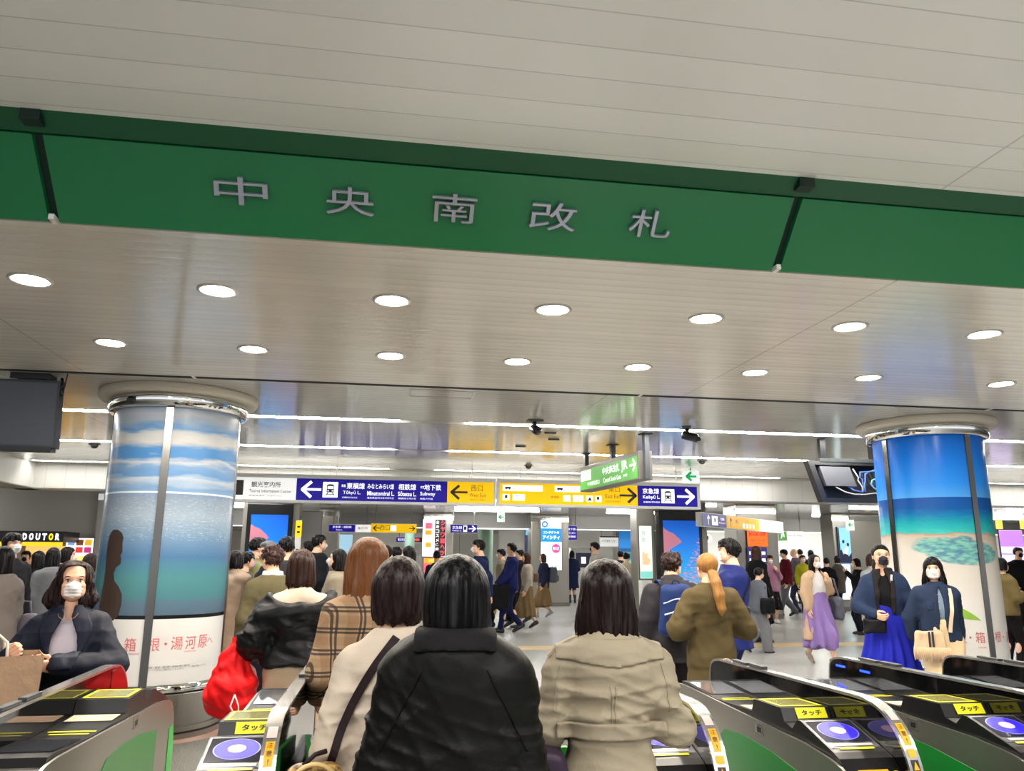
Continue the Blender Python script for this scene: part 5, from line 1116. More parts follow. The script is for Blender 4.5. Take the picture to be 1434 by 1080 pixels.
BLK_HAIR = (20, 17, 18); DK_BROWN = (40, 26, 22); BROWN = (78, 48, 32)
def arm_pose(name, g, fem):
    sx = .084 if fem else .098
    T = {'down': ((.135, -.012, .635), (.140, .035, .495)), 'fwd': ((.132, .055, .645), (.128, .15, .535)), 'back': ((.135, -.085, .645), (.132, -.10, .50)),
         'strap': ((.150, .03, .66), (.075, .085, .755)), 'phone': ((.142, .02, .645), (.055, .155, .70)), 'hook': ((.150, .0, .635), (.10, .13, .66)),
         'front': ((.140, .03, .64), (.03, .12, .60)), 'pocket': ((.155, -.03, .645), (.115, .05, .53)), 'out': ((.165, .0, .65), (.175, .06, .52)), 'carry': ((.145, -.01, .635), (.155, .02, .495)),
         'belly': ((.155, .0, .655), (.06, .11, .64)), 'raise': ((.14, .10, .70), (.07, .17, .80))}[name] if isinstance(name, str) else name
    e, w = T; e = (e[0]-(.018 if fem else .006), e[1], e[2]) if isinstance(name, str) else e; w = (w[0]-(.012 if fem else .004) if w[0] > .1 else w[0], w[1], w[2]) if isinstance(name, str) else w; return np.array([g*sx, -.005, .778]), np.array([g*e[0], e[1], e[2]]), np.array([g*w[0], w[1], w[2]])
def leg_ik(hip, ank, L1=.245, L2=.225):
    d = ank-hip; D = np.linalg.norm(d); D2 = min(D, L1+L2-.002); u = d/D; a = (L1*L1-L2*L2+D2*D2)/(2*D2); hgt = math.sqrt(max(0, L1*L1-a*a)); f = np.array([0, 1., 0]); f = f-u*(f@u); f /= np.linalg.norm(f); return hip+u*a+f*hgt
def torso_keys(fem, b=0., hem=.5, flare=0., waist=0., hip=0.):
    w = .084 if fem else .096; s = .090 if fem else .106
    K = [(.846, .034, .036, .036, -.006), (.832, .050, .042, .046, -.006), (.818, .064, .048, .054, -.006), (.798, s-.010, .054, .062, -.005), (.765, s, .062, .067, -.003), (.70, s-.002, .074 if fem else .068, .064, 0), (.625, w+.004+waist, .062, .056, 0), (.545, .098, .064, .068, 0), (.49, .100, .064, .072, 0), (.44, .098, .064, .070, 0)]
    K = [(z, rx+b+(hip*min(1, max(0, (.62-z)/.08))), f+b, k+b, c) for z, rx, f, k, c in K if z > hem+.02]
    z, rx, f, k, c = K[-1]; t = max(0, (z-hem)); rx2 = rx if hem > .44 else .098+b+hip
    K.append((hem, rx2+flare, f+flare*.8, k+flare*.8, c)); return K
class Person:
    def pt(s, u):
        """body units (right, forward, up) to the hall"""
        v = s.Rm@(np.array(u, float)*s.H); return v+s.loc
    def loc_at(s, u): return np.array(u, float)*s.H
def person(label, px, yt, Y, yaw, fem=True, top=None, inner=None, bottom=None, hair=None, mask=None, arms=('down', 'down'), hands=('relaxed', 'relaxed'), stance='stand', head=(0, 0), shoes=((28, 26, 28), 'shoe'), skin=(226, 178, 148), H=None, group=None, X=None, seed=None, res=None, lean=0.):
    """one standing or walking figure: body, hair and clothes under one empty"""
    p0 = at(px, yt, Y); o = Person(); o.H = H or float(p0[2]); o.loc = np.array([p0[0] if X is None else X, Y, 0.]); o.yaw = math.radians(yaw); o.Rm = rotz(-o.yaw)@rotx(-lean)
    seed = seed if seed is not None else (int(px*7+Y*131) % 9999); D = float(np.hypot(o.loc[0], Y)); hm = res or min(max(.0017*D, .0062), .020); h = hm/o.H
    root = empty('person', o.loc, 0, label, 'person', group); root.rotation_euler = Matrix(o.Rm.tolist()).to_euler(); o.root = root
    S = o.H; o.parts = {}
    hips = [np.array([g*.050, 0, .495]) for g in (-1, 1)]
    st = {'stand': (((-.052, 0, 0), 0), ((.052, .01, 0), 0)), 'walkR': (((-.040, -.13, .020), 28), ((.040, .13, .0), -6)), 'walkL': (((-.040, .13, .0), -6), ((.040, -.13, .020), 28)), 'midR': (((-.045, -.09, .022), 22), ((.045, .06, 0), 0)), 'midL': (((-.045, .06, 0), 0), ((.045, -.09, .022), 22)), 'feet': (((-.035, .0, 0), 0), ((.045, .05, 0), 0))}[stance]
    ank = [np.array([f[0][0], f[0][1], f[0][2]+.045]) for f in st]
    for a, (f, pt) in zip(ank, st):
        if pt > 10: a[2] += .018
    knees = [leg_ik(hips[i], ank[i]) for i in (0, 1)]; A = [arm_pose(arms[i], (-1, 1)[i], fem) for i in (0, 1)]; o.A = A; su = (top or {}).get('su', 0.)
    for arm in A: arm[0][2] += su*.45; arm[1][2] += su*.3
    # body ------------------------------------------------
    lo = np.min([a for arm in A for a in arm]+ank+[(-.14, -.1, .02)], 0)-.06; hi = np.max([a for arm in A for a in arm]+ank+[(.14, .1, .88)], 0)+.06
    F = Fld(lo, hi, max(h, .0075)); F.put(loft(torso_keys(fem, -.014, .46)))
    F.put(cone((0, -.012, .80), (0, .0, .872), .036 if fem else .041, .030 if fem else .036), .03)
    bare = bottom and bottom.get('kind') in ('skirt', 'shorts')
    for i in (0, 1):
        sh, el, wr = A[i]; F.put(cone(sh, el, .027, .022), .02); F.put(cone(el, wr, .022, .0155), .01)
        F.put(cone(hips[i], knees[i], .050, .034), .03); F.put(cone(knees[i], ank[i]+np.array([0, 0, 0]), .033, .019), .012)
        mid = knees[i]*.68+ank[i]*.32+np.array([0, -.012, 0]); F.put(ell(mid, (.027, .030, .055)), .02)
    P, Q = F.nets(); mi = np.zeros(len(Q), int); n0 = len(P)
    hs = .1335 if fem else .131; hr = rotz(-math.radians(head[0]))@rotx(math.radians(head[1])); hc = np.array([0, .012, .9275]); piv = np.array([0, -.005, .86]); o.hs, o.hr = hs, hr
    def HT(v): return piv+((v*hs+hc-piv)@hr.T)
    o.HT = HT
    hh = .028 if D < 8 else (.04 if D < 14 else .05)
    hp, hq, hm_ = head_mesh(hh); Ps, Qs, Ms = [P, HT(hp)], [Q, hq+n0], [mi, hm_]; off = n0+len(hp)
    for i in (0, 1):
        sh, el, wr = A[i]; d = (wr-el)/np.linalg.norm(wr-el); g = (-1, 1)[i]
        palm = np.array([-g, .15, 0.]) if d[2] < -.5 else np.array([0, 0, -1.]) if hands[i] == 'flat' else np.array([-g*.5, -.6, .3]); palm = palm-d*(palm@d); palm /= np.linalg.norm(palm)
        zax = -d; xax = -palm*g; yax = np.cross(zax, xax)*(1 if g > 0 else 1)
        if i == 1: B = np.stack([-palm, np.cross(zax, -palm), zax], 1)
        else: B = np.stack([palm, np.cross(zax, palm), zax], 1)
        vp, vq = hand_mesh('hold' if hands[i] == 'flat' else hands[i], .03 if D < 9 else .055); vp = vp.copy()
        if i == 0: vp[:, 0] *= -1; vq = vq[:, ::-1]
        L = .104 if fem else .11; Ps.append(wr+(vp*L)@B.T); Qs.append(vq+off); Ms.append(np.zeros(len(vq), int)); off += len(vp)
    obj_np('body', np.concatenate(Ps)*S, np.concatenate(Qs), skin_mats(skin), root, np.concatenate(Ms))
    o.hand = [A[i][2]+(A[i][2]-A[i][1])/np.linalg.norm(A[i][2]-A[i][1])*.055 for i in (0, 1)]
    # hair, mask ------------------------------------------
    if hair:
        hd = dict(hair); c = hd.pop('col', BLK_HAIR); sty = hd.pop('style'); r_ = hd.pop('rough', .36); P, Q = hair_mesh(sty, hd.pop('h', hh), seed=seed % 7, **hd); mt = [HAIR(c, r_)]
        obj_np('cap' if sty == 'cap' else 'hair', HT(P)*S, Q, mt, root)
    if mask: P, Q = mask_mesh(.025 if D < 12 else .04); obj_np('face_mask', HT(P)*S, Q, [FAB(mask, .8, .15, name='mask_cloth')], root)
    # bottom ----------------------------------------------
    if bottom:
        k = bottom['kind']; m = bottom['mat'] if 'mat' in bottom else FAB(bottom['col'], bottom.get('rough', .85)); hem = bottom.get('hem', .30); b = bottom.get('b', .0)
        if k == 'skirt':
            fl = bottom.get('flare', .06); sw = bottom.get('swing', .0)
            F = Fld((-.16-fl, -.22-fl, hem-.02), (.16+fl, .22+fl, .66), h)
            F.put(loft([(.65, .084+b, .064+b, .056+b, 0), (.56, .104+b, .07+b, .074+b, 0), (.49, .110+b, .072+b, .078+b, 0), ((.49+hem)/2, .112+b+fl*.5, .082+b+fl*.5, .082+b+fl*.5, 0), (hem, .112+b+fl, .086+b+fl, .086+b+fl, sw)], 2.0))
            if stance.startswith('walk') or stance.startswith('mid'):
                for i in (0, 1):
                    e = knees[i]+(ank[i]-knees[i])*np.clip((knees[i][2]-hem-.03)/max(.05, knees[i][2]-ank[i][2]), 0, .8); F.put(cone(hips[i], knees[i], .07, .062), .05); F.put(cone(knees[i], e, .060, .055), .05)
            pl = bottom.get('pleats', 11); am = bottom.get('amp', .007)
            F.displace(lambda x, y, z: (am*np.clip((.58-z)/.25, 0, 1.3)*np.sin(np.arctan2(x, y)*pl+1.3*np.sin(z*9+seed)+seed)).astype(np.float32)); F.displace(folds(seed, 14, .0025))
        else:
            F = Fld(np.min([k_-.09 for k_ in knees+hips]+[a-.07 for a in ank], 0), np.max([k_+.09 for k_ in knees+hips]+[(0, .1, .68)]+[a+.08 for a in ank], 0), h)
            F.put(loft([(.64, .090+b, .066+b, .060+b, 0), (.56, .103+b, .068+b, .074+b, 0), (.50, .107+b, .066+b, .076+b, 0), (.46, .100+b, .060+b, .068+b, 0)]))
            wide = bottom.get('wide', 0.)
            for i in (0, 1):
                kn, an = knees[i], ank[i]
                if k == 'shorts': e = hips[i]+(kn-hips[i])*bottom.get('len', .55); F.put(cone(hips[i], e, .060+b, .056+b+wide), .03)
                else: F.put(cone(hips[i], kn, .058+b, .040+b+wide), .03); F.put(cone(kn, an+np.array([0, 0, -.012]), .040+b+wide, .028+b+wide), .012)
            F.displace(folds(seed+3, 26, .0032, 2., (1, 1, .7)))
            if top and top.get('hem', .5) < .53:
                ch = top.get('hem', .5)+.035; F.all(lambda V, X, Y_, Z: np.maximum(V, np.where(np.abs(X) > (.06 if top.get('open') else -1), Z-ch, -9)))
            if k == 'trousers': F.all(lambda V, X, Y_, Z: np.maximum(V, .022-Z))
        P, Q = F.nets(); obj_np({'skirt': 'skirt', 'shorts': 'shorts'}.get(k, 'trousers'), P*S, Q, m, root)
    # garments on the trunk -------------------------------
    def garment(sp, name, grow=0.):
        b = sp.get('b', .010)+grow-.002; hem = sp.get('hem', .50); fl = sp.get('flare', .0); sl = sp.get('sleeve', 1.)
        m = sp.get('mat') or FAB(sp['col'], sp.get('rough', .85), sp.get('bump', .35))
        lo = np.min([a for arm in A for a in arm]+[(-.15-fl-b, -.11-fl-b, hem)], 0)-.075; hi = np.max([a for arm in A for a in arm]+[(.15+fl+b, .11+fl+b, .90)], 0)+.075
        F = Fld(lo, hi, h); F.put(loft([(z+su*np.clip((z-.62)/.15, 0, 1), *r_) for z, *r_ in torso_keys(fem, b, hem, fl, sp.get('waist', .0), sp.get('hip', .0))], sp.get('n', 2.25)))
        sr = sp.get('sr', .0)
        if sp.get('open'):
            ow, z0 = sp['open'], sp.get('open_to', hem)
            F.all(lambda V, X, Y_, Z: np.maximum(V, -np.maximum(np.maximum(np.abs(X)-ow*np.clip((.86-Z)/.1, .45, 1)*(1+.6*np.clip((.6-Z)/.4, 0, 1)), .012-Y_), z0-Z)))
        for i in (0, 1):
            if sl <= 0: break
            sh, el, wr = A[i]; we = el+(wr-el)*min(1., sl*.97)
            F.put(cone(sh, el, .034+b*.7+sr, .030+b*.7+sr), sp.get('ak', .024)); F.put(cone(el, we, .031+b*.7+sr, .0235+b*.6+sr), .012)
        if sp.get('hood'): F.put(ell((0, -.055-b, .815), (.075, .042, .040)), .02); F.put(ell((0, -.02, .845), (.058, .055, .03)), .02)
        if sp.get('collar'):
            ch = sp['collar']; F.put(loft([(.825, .060, .052, .056, -.008), (.845, .052, .050, .052, -.006), (.845+ch, .050, .052, .050, -.002)]), .012)
        w = sp.get('wr', 1.)
        if sp.get('crease'):
            cr = creases(seed+1, 26, sp['crease']); cs = creases(seed+4, 34, sp['crease']*1.6)
            E_ = [A[i][1] for i in (0, 1)]
            def cz(x, y, z):
                o1 = cr(x, y, z)*(.35+1.2*np.exp(-((z-.72)/.05)**2)); wg = 0
                for e in E_: wg = wg+np.exp(-((x-e[0])**2+(y-e[1])**2+(z-e[2]-.03)**2)/.09**2)
                return (o1+cs(x, y, z)*wg).astype(np.float32)
            F.displace(cz)
        F.displace(folds(seed, 20, .0034*w, 1.8, (1, 1, .8))); F.displace(folds(seed+5, 46, .0014*w, 2.2))
        for (kind, prim, kk) in sp.get('extra', ()): (F.put if kind == 'u' else F.cut)(prim, kk)
        P, Q = F.nets(); ob = obj_np(name, P*S, Q, m, root); o.parts[name] = F; return F, ob
    if inner: garment(inner, inner.get('name', 'shirt'))
    if top: garment(top, top.get('name', 'coat'), .004)
    # shoes ------------------------------------------------
    sc_, kind = shoes; ss = .145 if fem else .158
    for i in (0, 1):
        P, Q = shoe_mesh(kind, .05 if D < 14 else .08); f, pt = st[i]; Rf = rotx(-math.radians(pt))@np.eye(3); Rt = rotz((.10, -.10)[i])
        v = (P*ss)@Rf.T@Rt.T; base = np.array([ank[i][0], ank[i][1], 0]); v = v+base; v[:, 2] -= v[:, 2].min(); v[:, 2] += 0.001
        if pt > 10: v[:, 2] += max(0, ank[i][2]-.045-.045*0-.02)*.0
        obj_np('shoe', v*S, Q, M('shoe_%02x%02x%02x' % sc_, sc_, .45), root)
    return o
def garment_patch(pn, F, name, mat, grow, keep, label=None):
    """thin layer lying on a garment: the garment grown by `grow`, kept where keep(x,y,z) < 0"""
    G = Fld.__new__(Fld); G.__dict__.update(F.__dict__); G.V = F.V-grow
    G.all(lambda V, X, Y, Z: np.maximum(np.maximum(V, keep(X, Y, Z)), -(F.V+grow*.9)))
    P, Q = G.nets(); return obj_np(name, P*pn.H, Q, mat, pn.root, label=label)
def strap_on(F, pts, off, front=False, n=28):
    """polyline over the back (or front) of a garment through (x,z) points, body units"""
    pts = np.array([p for p in curve(pts, max(2, n//max(1, len(pts)-1)))]); out = []; last = None
    for x, z in pts:
        y = F.y_back(x, z, front)
        if y is None: y = last if last is not None else 0
        last = y; out.append(np.array([x, y+(off if front else -off), z]))
    q = [out[0]]+[(out[i-1]+2*out[i]+out[i+1])/4 for i in range(1, len(out)-1)]+[out[-1]]
    return q
# ================================================================ things people carry
class Bag:
    pass
def bag(owner, c, label, name='handbag', cat='bag', rz=0.):
    """root at body-unit point c of its owner, axes turned with the owner"""
    b = Bag(); b.o = owner; b.c = np.array(c, float); w = owner.pt(c); b.root = empty(name, w, -owner.yaw+rz, label, cat); b.rz = rz; b.Ri = rotz(-rz); return b
def b_pts(b, us): return [b.Ri@((np.array(u, float)-b.c)*b.o.H) for u in us]
def bag_body(b, hs, mat, name='body', rad=.03, taper=.0, sag=.006, res=.008, seed=3, zoff=0., flap=None):
    hs = np.array(hs, float); F = Fld(-hs*1.25-.02, hs*1.25+.02, res); c = np.array([0, 0, zoff]); base = rbox((0, 0, 0), hs, min(rad, hs.min()*.95))
    f0 = base[2]
    def f(X, Y, Z): s = 1+taper*(Z/hs[2]); return f0(X*s, Y*(s**.5), Z)*.9
    F.put((base[0]*1.3, base[1]*1.3, f)); F.displace(folds(seed, 22, sag)); P, Q = F.nets(); return obj_np(name, P+c, Q, mat, b.root)
def handle(b, x, z0, z1, y, r, mat, name='handle', top=None):
    pts = [(x*math.cos(a)*1., y, z0+(z1-z0)*math.sin(a)) for a in np.linspace(0, math.pi, 14)]
    MB().tube(pts, r, 7).build(name, mat, b.root)
def strap(b, us, sides, w, mat, name='strap', th=.004):
    pts = b_pts(b, us); MB().ribbon(pts, [b.Ri@np.array(s_, float) for s_ in sides], w, th).build(name, mat, b.root)
LEATHER = lambda c, r=.4: FAB(c, r, .25, 60, .1)
# ================================================================ the foreground queue
BOBC = dict(style='bob', closed=1, messy=.7)
WAX = FAB((8, 8, 6), .5, .45, 90, .12); CORD = FAB((16, 15, 17), .8, .5, 240, .1)
p1 = person('person seen from behind in a black waxed jacket with a glossy black bob', 641, 775, 2.04, 6, True,
    top=dict(mat=WAX, su=.036, b=.016, hem=.40, flare=.018, name='jacket', wr=1.0, sr=.006, crease=.0030, ak=.03, extra=[('c', rbox((0, 0, .905), (.2, .2, .034), .005), .01)]), bottom=dict(kind='trousers', col=(26, 26, 30)),
    hair=dict(style='bob', closed=1, col=(13, 12, 14), rough=.30, messy=.55, zb=-.80, h=.020, prof=[(-.82, .29, .22, .28, -.07), (-.62, .35, .26, .36, -.07), (-.40, .415, .30, .43, -.06), (-.15, .44, .34, .46, -.05), (.05, .43, .36, .465, -.045), (.2, .395, .36, .45, -.045), (.33, .33, .33, .40, -.045)]),
    arms=(((.112, .0, .64), (.106, .07, .50)), ((.110, .0, .64), (.104, .07, .50))), seed=11)
F = p1.parts['jacket']
garment_patch(p1, F, 'corduroy_collar', CORD, .008, lambda X, Y, Z: np.maximum(.848+.02*(Y > 0)-Z-.10*np.clip(np.abs(X)-.02, 0, 1), np.abs(X)-.068))
for g in (-1, 1):
    q = strap_on(F, [(g*.052, .818), (g*.066, .79), (g*.085, .755), (g*.105, .715), (g*.118, .69)], .0015); MB().tube([v*p1.H for v in q], .0022, 5).build('raglan_seam', WAX, p1.root)
q = strap_on(F, [(-.10, .452), (.10, .452)], .002); MB().tube([v*p1.H for v in q], .004, 5).build('hem_seam', WAX, p1.root)
TRENCH = FAB((152, 141, 120), .72, .5, 110, .05)
p2 = person('person seen from behind in a belted beige trench coat with dark shoulder length hair', 848, 782, 2.36, 8, True,
    top=dict(mat=TRENCH, su=.014, b=.008, hem=.30, flare=.030, name='trench_coat', wr=1.0, waist=-.008, sr=.004, crease=.0042, ak=.012, hip=.016), bottom=dict(kind='trousers', col=(40, 38, 40)),
    hair=dict(style='bob', closed=1, col=(27, 18, 17), rough=.32, messy=1.1, zb=-.71, h=.020, prof=[(-.73, .43, .26, .40, -.08), (-.58, .455, .30, .44, -.07), (-.30, .45, .33, .455, -.06), (-.08, .43, .35, .46, -.05), (.1, .405, .36, .455, -.045), (.22, .37, .36, .43, -.045), (.33, .31, .33, .38, -.045)]),
    arms=(((.122, -.01, .665), (.075, .12, .665)), ((.128, -.005, .672), (.075, .125, .68))), seed=23, head=(4, 4))
F = p2.parts['trench_coat']
garment_patch(p2, F, 'storm_flap', TRENCH, .0058, lambda X, Y, Z: np.maximum(np.maximum(.800-.006*np.cos(np.clip(X/.10, -1, 1)*math.pi)-.02*np.clip(np.abs(X)-.09, 0, 1)-Z, Y-.01), np.maximum(np.abs(X)-.108, Z-.845)))
garment_patch(p2, F, 'belt', FAB((148, 137, 117), .7, .4, 110, .05), .009, lambda X, Y, Z: np.maximum(np.abs(Z-.676+.10*X*X)-.0155, np.abs(X)-.108))
for g in (-1, 1):
    q = [np.array([g*x, -.008, z]) for x, z in ((.062, .846), (.082, .838), (.104, .826), (.122, .808))]
    MB().ribbon([v*p2.H for v in q], [(0, 1, 0)]*4, .040, .007).build('epaulette', TRENCH, p2.root)
    MB().ball(q[0]*p2.H+np.array([0, 0, .005]), .006, 5).build('button', M('horn_button', (70, 50, 36), .3), p2.root)
    q = strap_on(F, [(g*.098, .80), (g*.108, .76), (g*.112, .71)], .001); MB().tube([v*p2.H for v in q], .0018, 5).build('armhole_seam', TRENCH, p2.root)
for dx in (-.005, .005):
    q = strap_on(F, [(dx, .76), (dx*.6, .72), (dx, .685)], .0012); MB().tube([v*p2.H for v in q], .0020, 5).build('back_pleat', TRENCH, p2.root)
b = bag(p2, (-.128, .02, .572), 'dark plum handbag hung from the trench coat elbow'); PLUM = LEATHER((52, 40, 56), .35)
bag_body(b, (.06, .14, .10), PLUM, 'body', .03, .1); handle(b, .0, .0, .0, 0, .001, PLUM, 'inner_lining')
MB().tube([(.0, -.07, .08), (.0, -.055, .16), (.0, -.02, .21), (.0, .02, .21), (.0, .055, .16), (.0, .07, .08)], .014, 8).build('handle', PLUM, b.root)
MB().tube([(.045*math.cos(a)*.6, -.07+.0*a, .085+.022*math.sin(a)) for a in np.linspace(0, 6.28, 14)], .004, 6).build('buckle_ring', CHROME, b.root)
CREAM = FAB((196, 181, 163), .75, .3, 130, .03)
p3 = person('person seen from behind in a cream coat with a dark strap across the back', 559, 778, 2.50, -4, True,
    top=dict(mat=CREAM, su=.010, b=.010, hem=.34, flare=.024, name='coat', wr=1.0, crease=.0020, ak=.014), bottom=dict(kind='skirt', col=(60, 54, 52), hem=.25),
    hair=dict(style='bob', closed=1, col=(34, 23, 23), rough=.42, messy=.9, zb=-.50, h=.022, prof=[(-.52, .33, .24, .33, -.06), (-.40, .39, .28, .39, -.06), (-.22, .42, .32, .44, -.055), (0, .42, .35, .46, -.05), (.14, .395, .36, .45, -.045), (.24, .35, .35, .42, -.045), (.34, .28, .32, .36, -.045)]),
    arms=(((.118, -.02, .64), (.132, .03, .50)), ((.112, .0, .64), (.09, .12, .62))), seed=31, head=(8, 5))
F = p3.parts['coat']
q = strap_on(F, [(0, .82), (.002, .74), (-.002, .66), (.0, .56)], .0008); MB().tube([v*p3.H for v in q], .0016, 5).build('back_seam', CREAM, p3.root)
b = bag(p3, (-.150, -.095, .555), 'gold brown patterned shoulder bag behind the cream coat'); st = LEATHER((44, 32, 34), .45)
q = strap_on(F, [(-.006, .842), (-.050, .785), (-.084, .72), (-.108, .66), (-.122, .61), (-.132, .585)], .006)
strap(b, q, [(.84, 0, -.54)]*len(q), .024, st)
gp = newmat('gold_patterned_hide'); t = NT(gp); o_ = t.obj(); t.col(t.ramp(t.noise(o_, 46, 4, .7), [(.38, (60, 36, 20)), (.5, (150, 112, 58)), (.62, (206, 172, 104))])); t.b.inputs['Roughness'].default_value = .4; t.bump(t.noise(o_, 70, 3), .5, .004)
bag_body(b, (.075, .05, .105), gp, 'body', .045, -.1, .004)
MB().tube([(.076*math.cos(a), -.053, .01+.100*math.sin(a)) for a in np.linspace(-.3, 3.44, 18)], .006, 6).build('piping', M('piping_gold', (210, 176, 112), .4), b.root)
MB().tube([(-.03, -.02, .1), (-.0, -.01, .125), (.03, .0, .13)], .007, 6).build('zip_pull', st, b.root)
# plaid coat, ahead in the same lane
pl = newmat('brown_plaid_wool'); t = NT(pl); p = t.sep(t.obj())
def band(t, v, pitch, off, w): return t.math('LESS_THAN', t.math('ABSOLUTE', t.math('SUBTRACT', t.math('FRACT', t.math('ADD', t.math('DIVIDE', v, pitch), off)), .5)), w)
xx = t.math('ADD', p[0], t.math('MULTIPLY', p[1], .6)); c = t.mix(t.math('MULTIPLY', band(t, xx, .085, .1, .20), .35), lin((180, 150, 114)), lin((124, 84, 58)))
c = t.mix(t.math('MULTIPLY', band(t, p[2], .085, .3, .20), .35), c, lin((150, 104, 74)))
for v, of in ((xx, .62), (xx, .80), (p[2], .72), (p[2], .90)): c = t.mix(t.math('MULTIPLY', band(t, v, .085, of, .05), .85), c, lin((52, 40, 40)))
t.col(c); t.b.inputs['Roughness'].default_value = .9; t.bump(t.noise(t.obj(), 90, 3), .4, .004)
p4 = person('person with long chestnut hair in a brown plaid wool coat', 518, 751, 3.55, -6, True, top=dict(mat=pl, b=.012, hem=.36, flare=.018), bottom=dict(kind='trousers', col=(40, 40, 52)),
    hair=dict(style='long', closed=1, col=(112, 70, 40), rough=.36, messy=1.3, zb=-.95, h=.026, prof=[(-.98, .42, .24, .40, -.10), (-.75, .49, .28, .47, -.09), (-.45, .49, .32, .49, -.07), (-.15, .46, .35, .48, -.05), (.08, .425, .37, .47, -.045), (.22, .38, .37, .44, -.045), (.36, .31, .34, .39, -.045)]),
    arms=(((.114, -.02, .64), (.115, .07, .57)), ((.108, .0, .64), (.08, .12, .60))), stance='walkR', head=(-14, 0), seed=5)
# black jacket pulled off the shoulders, beige shorts
PUFF = FAB((20, 20, 23), .38, .6, 50, .15)
p5 = person('person in beige shorts with a black jacket slipped off the shoulders', 424, 768, 5.2, -8, True,
    inner=dict(col=(184, 170, 152), b=.010, hem=.52, name='sweater', sleeve=.9), bottom=dict(kind='shorts', mat=FAB((198, 172, 146), .8, .4), b=.008, len=.62, wide=.014),
    top=dict(crease=.004, mat=PUFF, b=.030, hem=.545, flare=.024, name='jacket', wr=2.4, sr=.012, extra=[('c', ell((0, -.02, .885), (.135, .16, .125)), .02), ('u', cone((-.15, -.055, .742), (.0, -.085, .755), .024, .026), .03), ('u', cone((.0, -.085, .755), (.16, -.05, .735), .026, .022), .03)]),
    hair=dict(style='bob', closed=1, col=(44, 27, 22), messy=1.4, zb=-.66, prof=[(-.68, .40, .24, .38, -.07), (-.5, .44, .28, .43, -.07), (-.2, .44, .33, .46, -.05), (.08, .42, .37, .47, -.045), (.22, .37, .37, .44, -.045), (.36, .30, .34, .38, -.045)]),
    arms=(((.165, -.01, .64), (.185, .03, .60)), ((.15, -.01, .64), (.08, .10, .64))), stance='feet', seed=8)
b = bag(p5, (-.235, .02, .485), 'bright red drawstring bag with a white cord hanging from a hand', 'drawstring_bag'); RED = FAB((222, 22, 26), .45, .9, 40, .08)
F = Fld((-.2, -.17, -.26), (.2, .17, .30), .010); F.put(loft([(-.21, .06, .06, .06, 0), (-.18, .125, .10, .10, 0), (-.08, .155, .12, .12, 0), (.02, .135, .105, .105, 0), (.12, .085, .065, .065, 0), (.20, .035, .03, .03, 0), (.25, .025, .022, .022, 0)], 2.1, 0)); F.displace(lambda x, y, z: (.007*np.sin(np.arctan2(x, y)*9+z*14)*np.clip(z+.2, .1, .5)*2).astype(np.float32)); F.displace(folds(4, 30, .008, 2.2)); P, Q = F.nets()
obj_np('body', P, Q, RED, b.root); MB().tube([(.0, .0, .24), (.03, .01, .28), (.07, .02, .30)], .010, 7).build('drawn_neck', RED, b.root)
MB().tube([(.02, -.12, -.06), (.0, -.135, -.12), (.03, -.13, -.18), (.04, -.12, -.25), (.05, -.11, -.30)], .0045, 6).build('cord', M('cord_white', (230, 226, 220), .7), b.root)
MB().tube([(.02, -.12, -.06), (.045, -.135, -.12), (.05, -.13, -.19)], .004, 6).build('cord', M('cord_white', (230, 226, 220), .7), b.root)
# masked woman coming out through the left gate
NAVY = FAB((22, 26, 40), .55, .4, 110, .08)
p6 = person('person in an open navy coat and white mask holding a paper bag', 107, 784, 4.3, 166, True,
    inner=dict(mat=FAB((216, 204, 214), .7, .35, 120, .05), b=.0, hem=.47, name='shirt', extra=[('c', ell((0, .085, .835), (.022, .06, .055)), .01)]),
    top=dict(mat=NAVY, crease=.0018, b=.014, hem=.36, flare=.022, name='coat', open=.044, wr=1.2), bottom=dict(kind='trousers', col=(28, 30, 40)),
    hair=dict(style='bob', col=(34, 22, 21), messy=2.6, zb=-.66, open=.262, bang=.36, h=.022, prof=[(-.68, .50, .28, .42, -.09), (-.5, .58, .30, .46, -.08), (-.28, .56, .33, .48, -.07), (-.05, .48, .36, .48, -.05), (.12, .43, .39, .47, -.045)]), mask=(240, 232, 230),
    arms=(((.152, .045, .655), (-.01, .165, .672)), ((.165, .03, .665), (.135, .165, .705))), hands=('hold', 'grip'), head=(-6, 2), shoes=((24, 24, 26), 'heel'), skin=(228, 176, 146), seed=14, res=.006)
F = p6.parts['coat']
garment_patch(p6, F, 'lapel', FAB((26, 30, 46), .5, .4, 110, .08), .006, lambda X, Y, Z: np.maximum(np.maximum(np.abs(X)-(.038+.040*np.clip((Z-.66)/.10, 0, 1)-.5*np.clip(Z-.785, 0, .03)), .66-Z), .0-Y))
MB().tube([np.array((.030*math.sin(a), .055+.020*math.cos(a), .835-.030*math.cos(a*.9)))*p6.H for a in np.linspace(-1.4, 1.4, 15)], .0018, 5).build('necklace', M('thin_gold', (200, 160, 110), .3, .8), p6.root)
b = bag(p6, (.175, .215, .615), 'large brown paper bag in front of the masked woman', 'paper_bag', rz=.25); KR = M('kraft_paper', (176, 142, 112), .7, bump=(14, .5), var=.06)
mb = MB(); w_, d_, h_ = .19, .075, .15
bs = [(-w_*.95, -d_, -h_), (w_*.95, -d_, -h_), (w_*.95, d_, -h_), (-w_*.95, d_, -h_)]; tp = [(-w_, -d_*1.05, h_), (w_, -d_*1.05, h_+.012), (w_, d_*1.05, h_), (-w_, d_*1.05, h_-.01)]; it = [(x*.985, y*.96, z) for x, y, z in tp]; ib = [(x*.96, y*.92, z+.01) for x, y, z in bs]
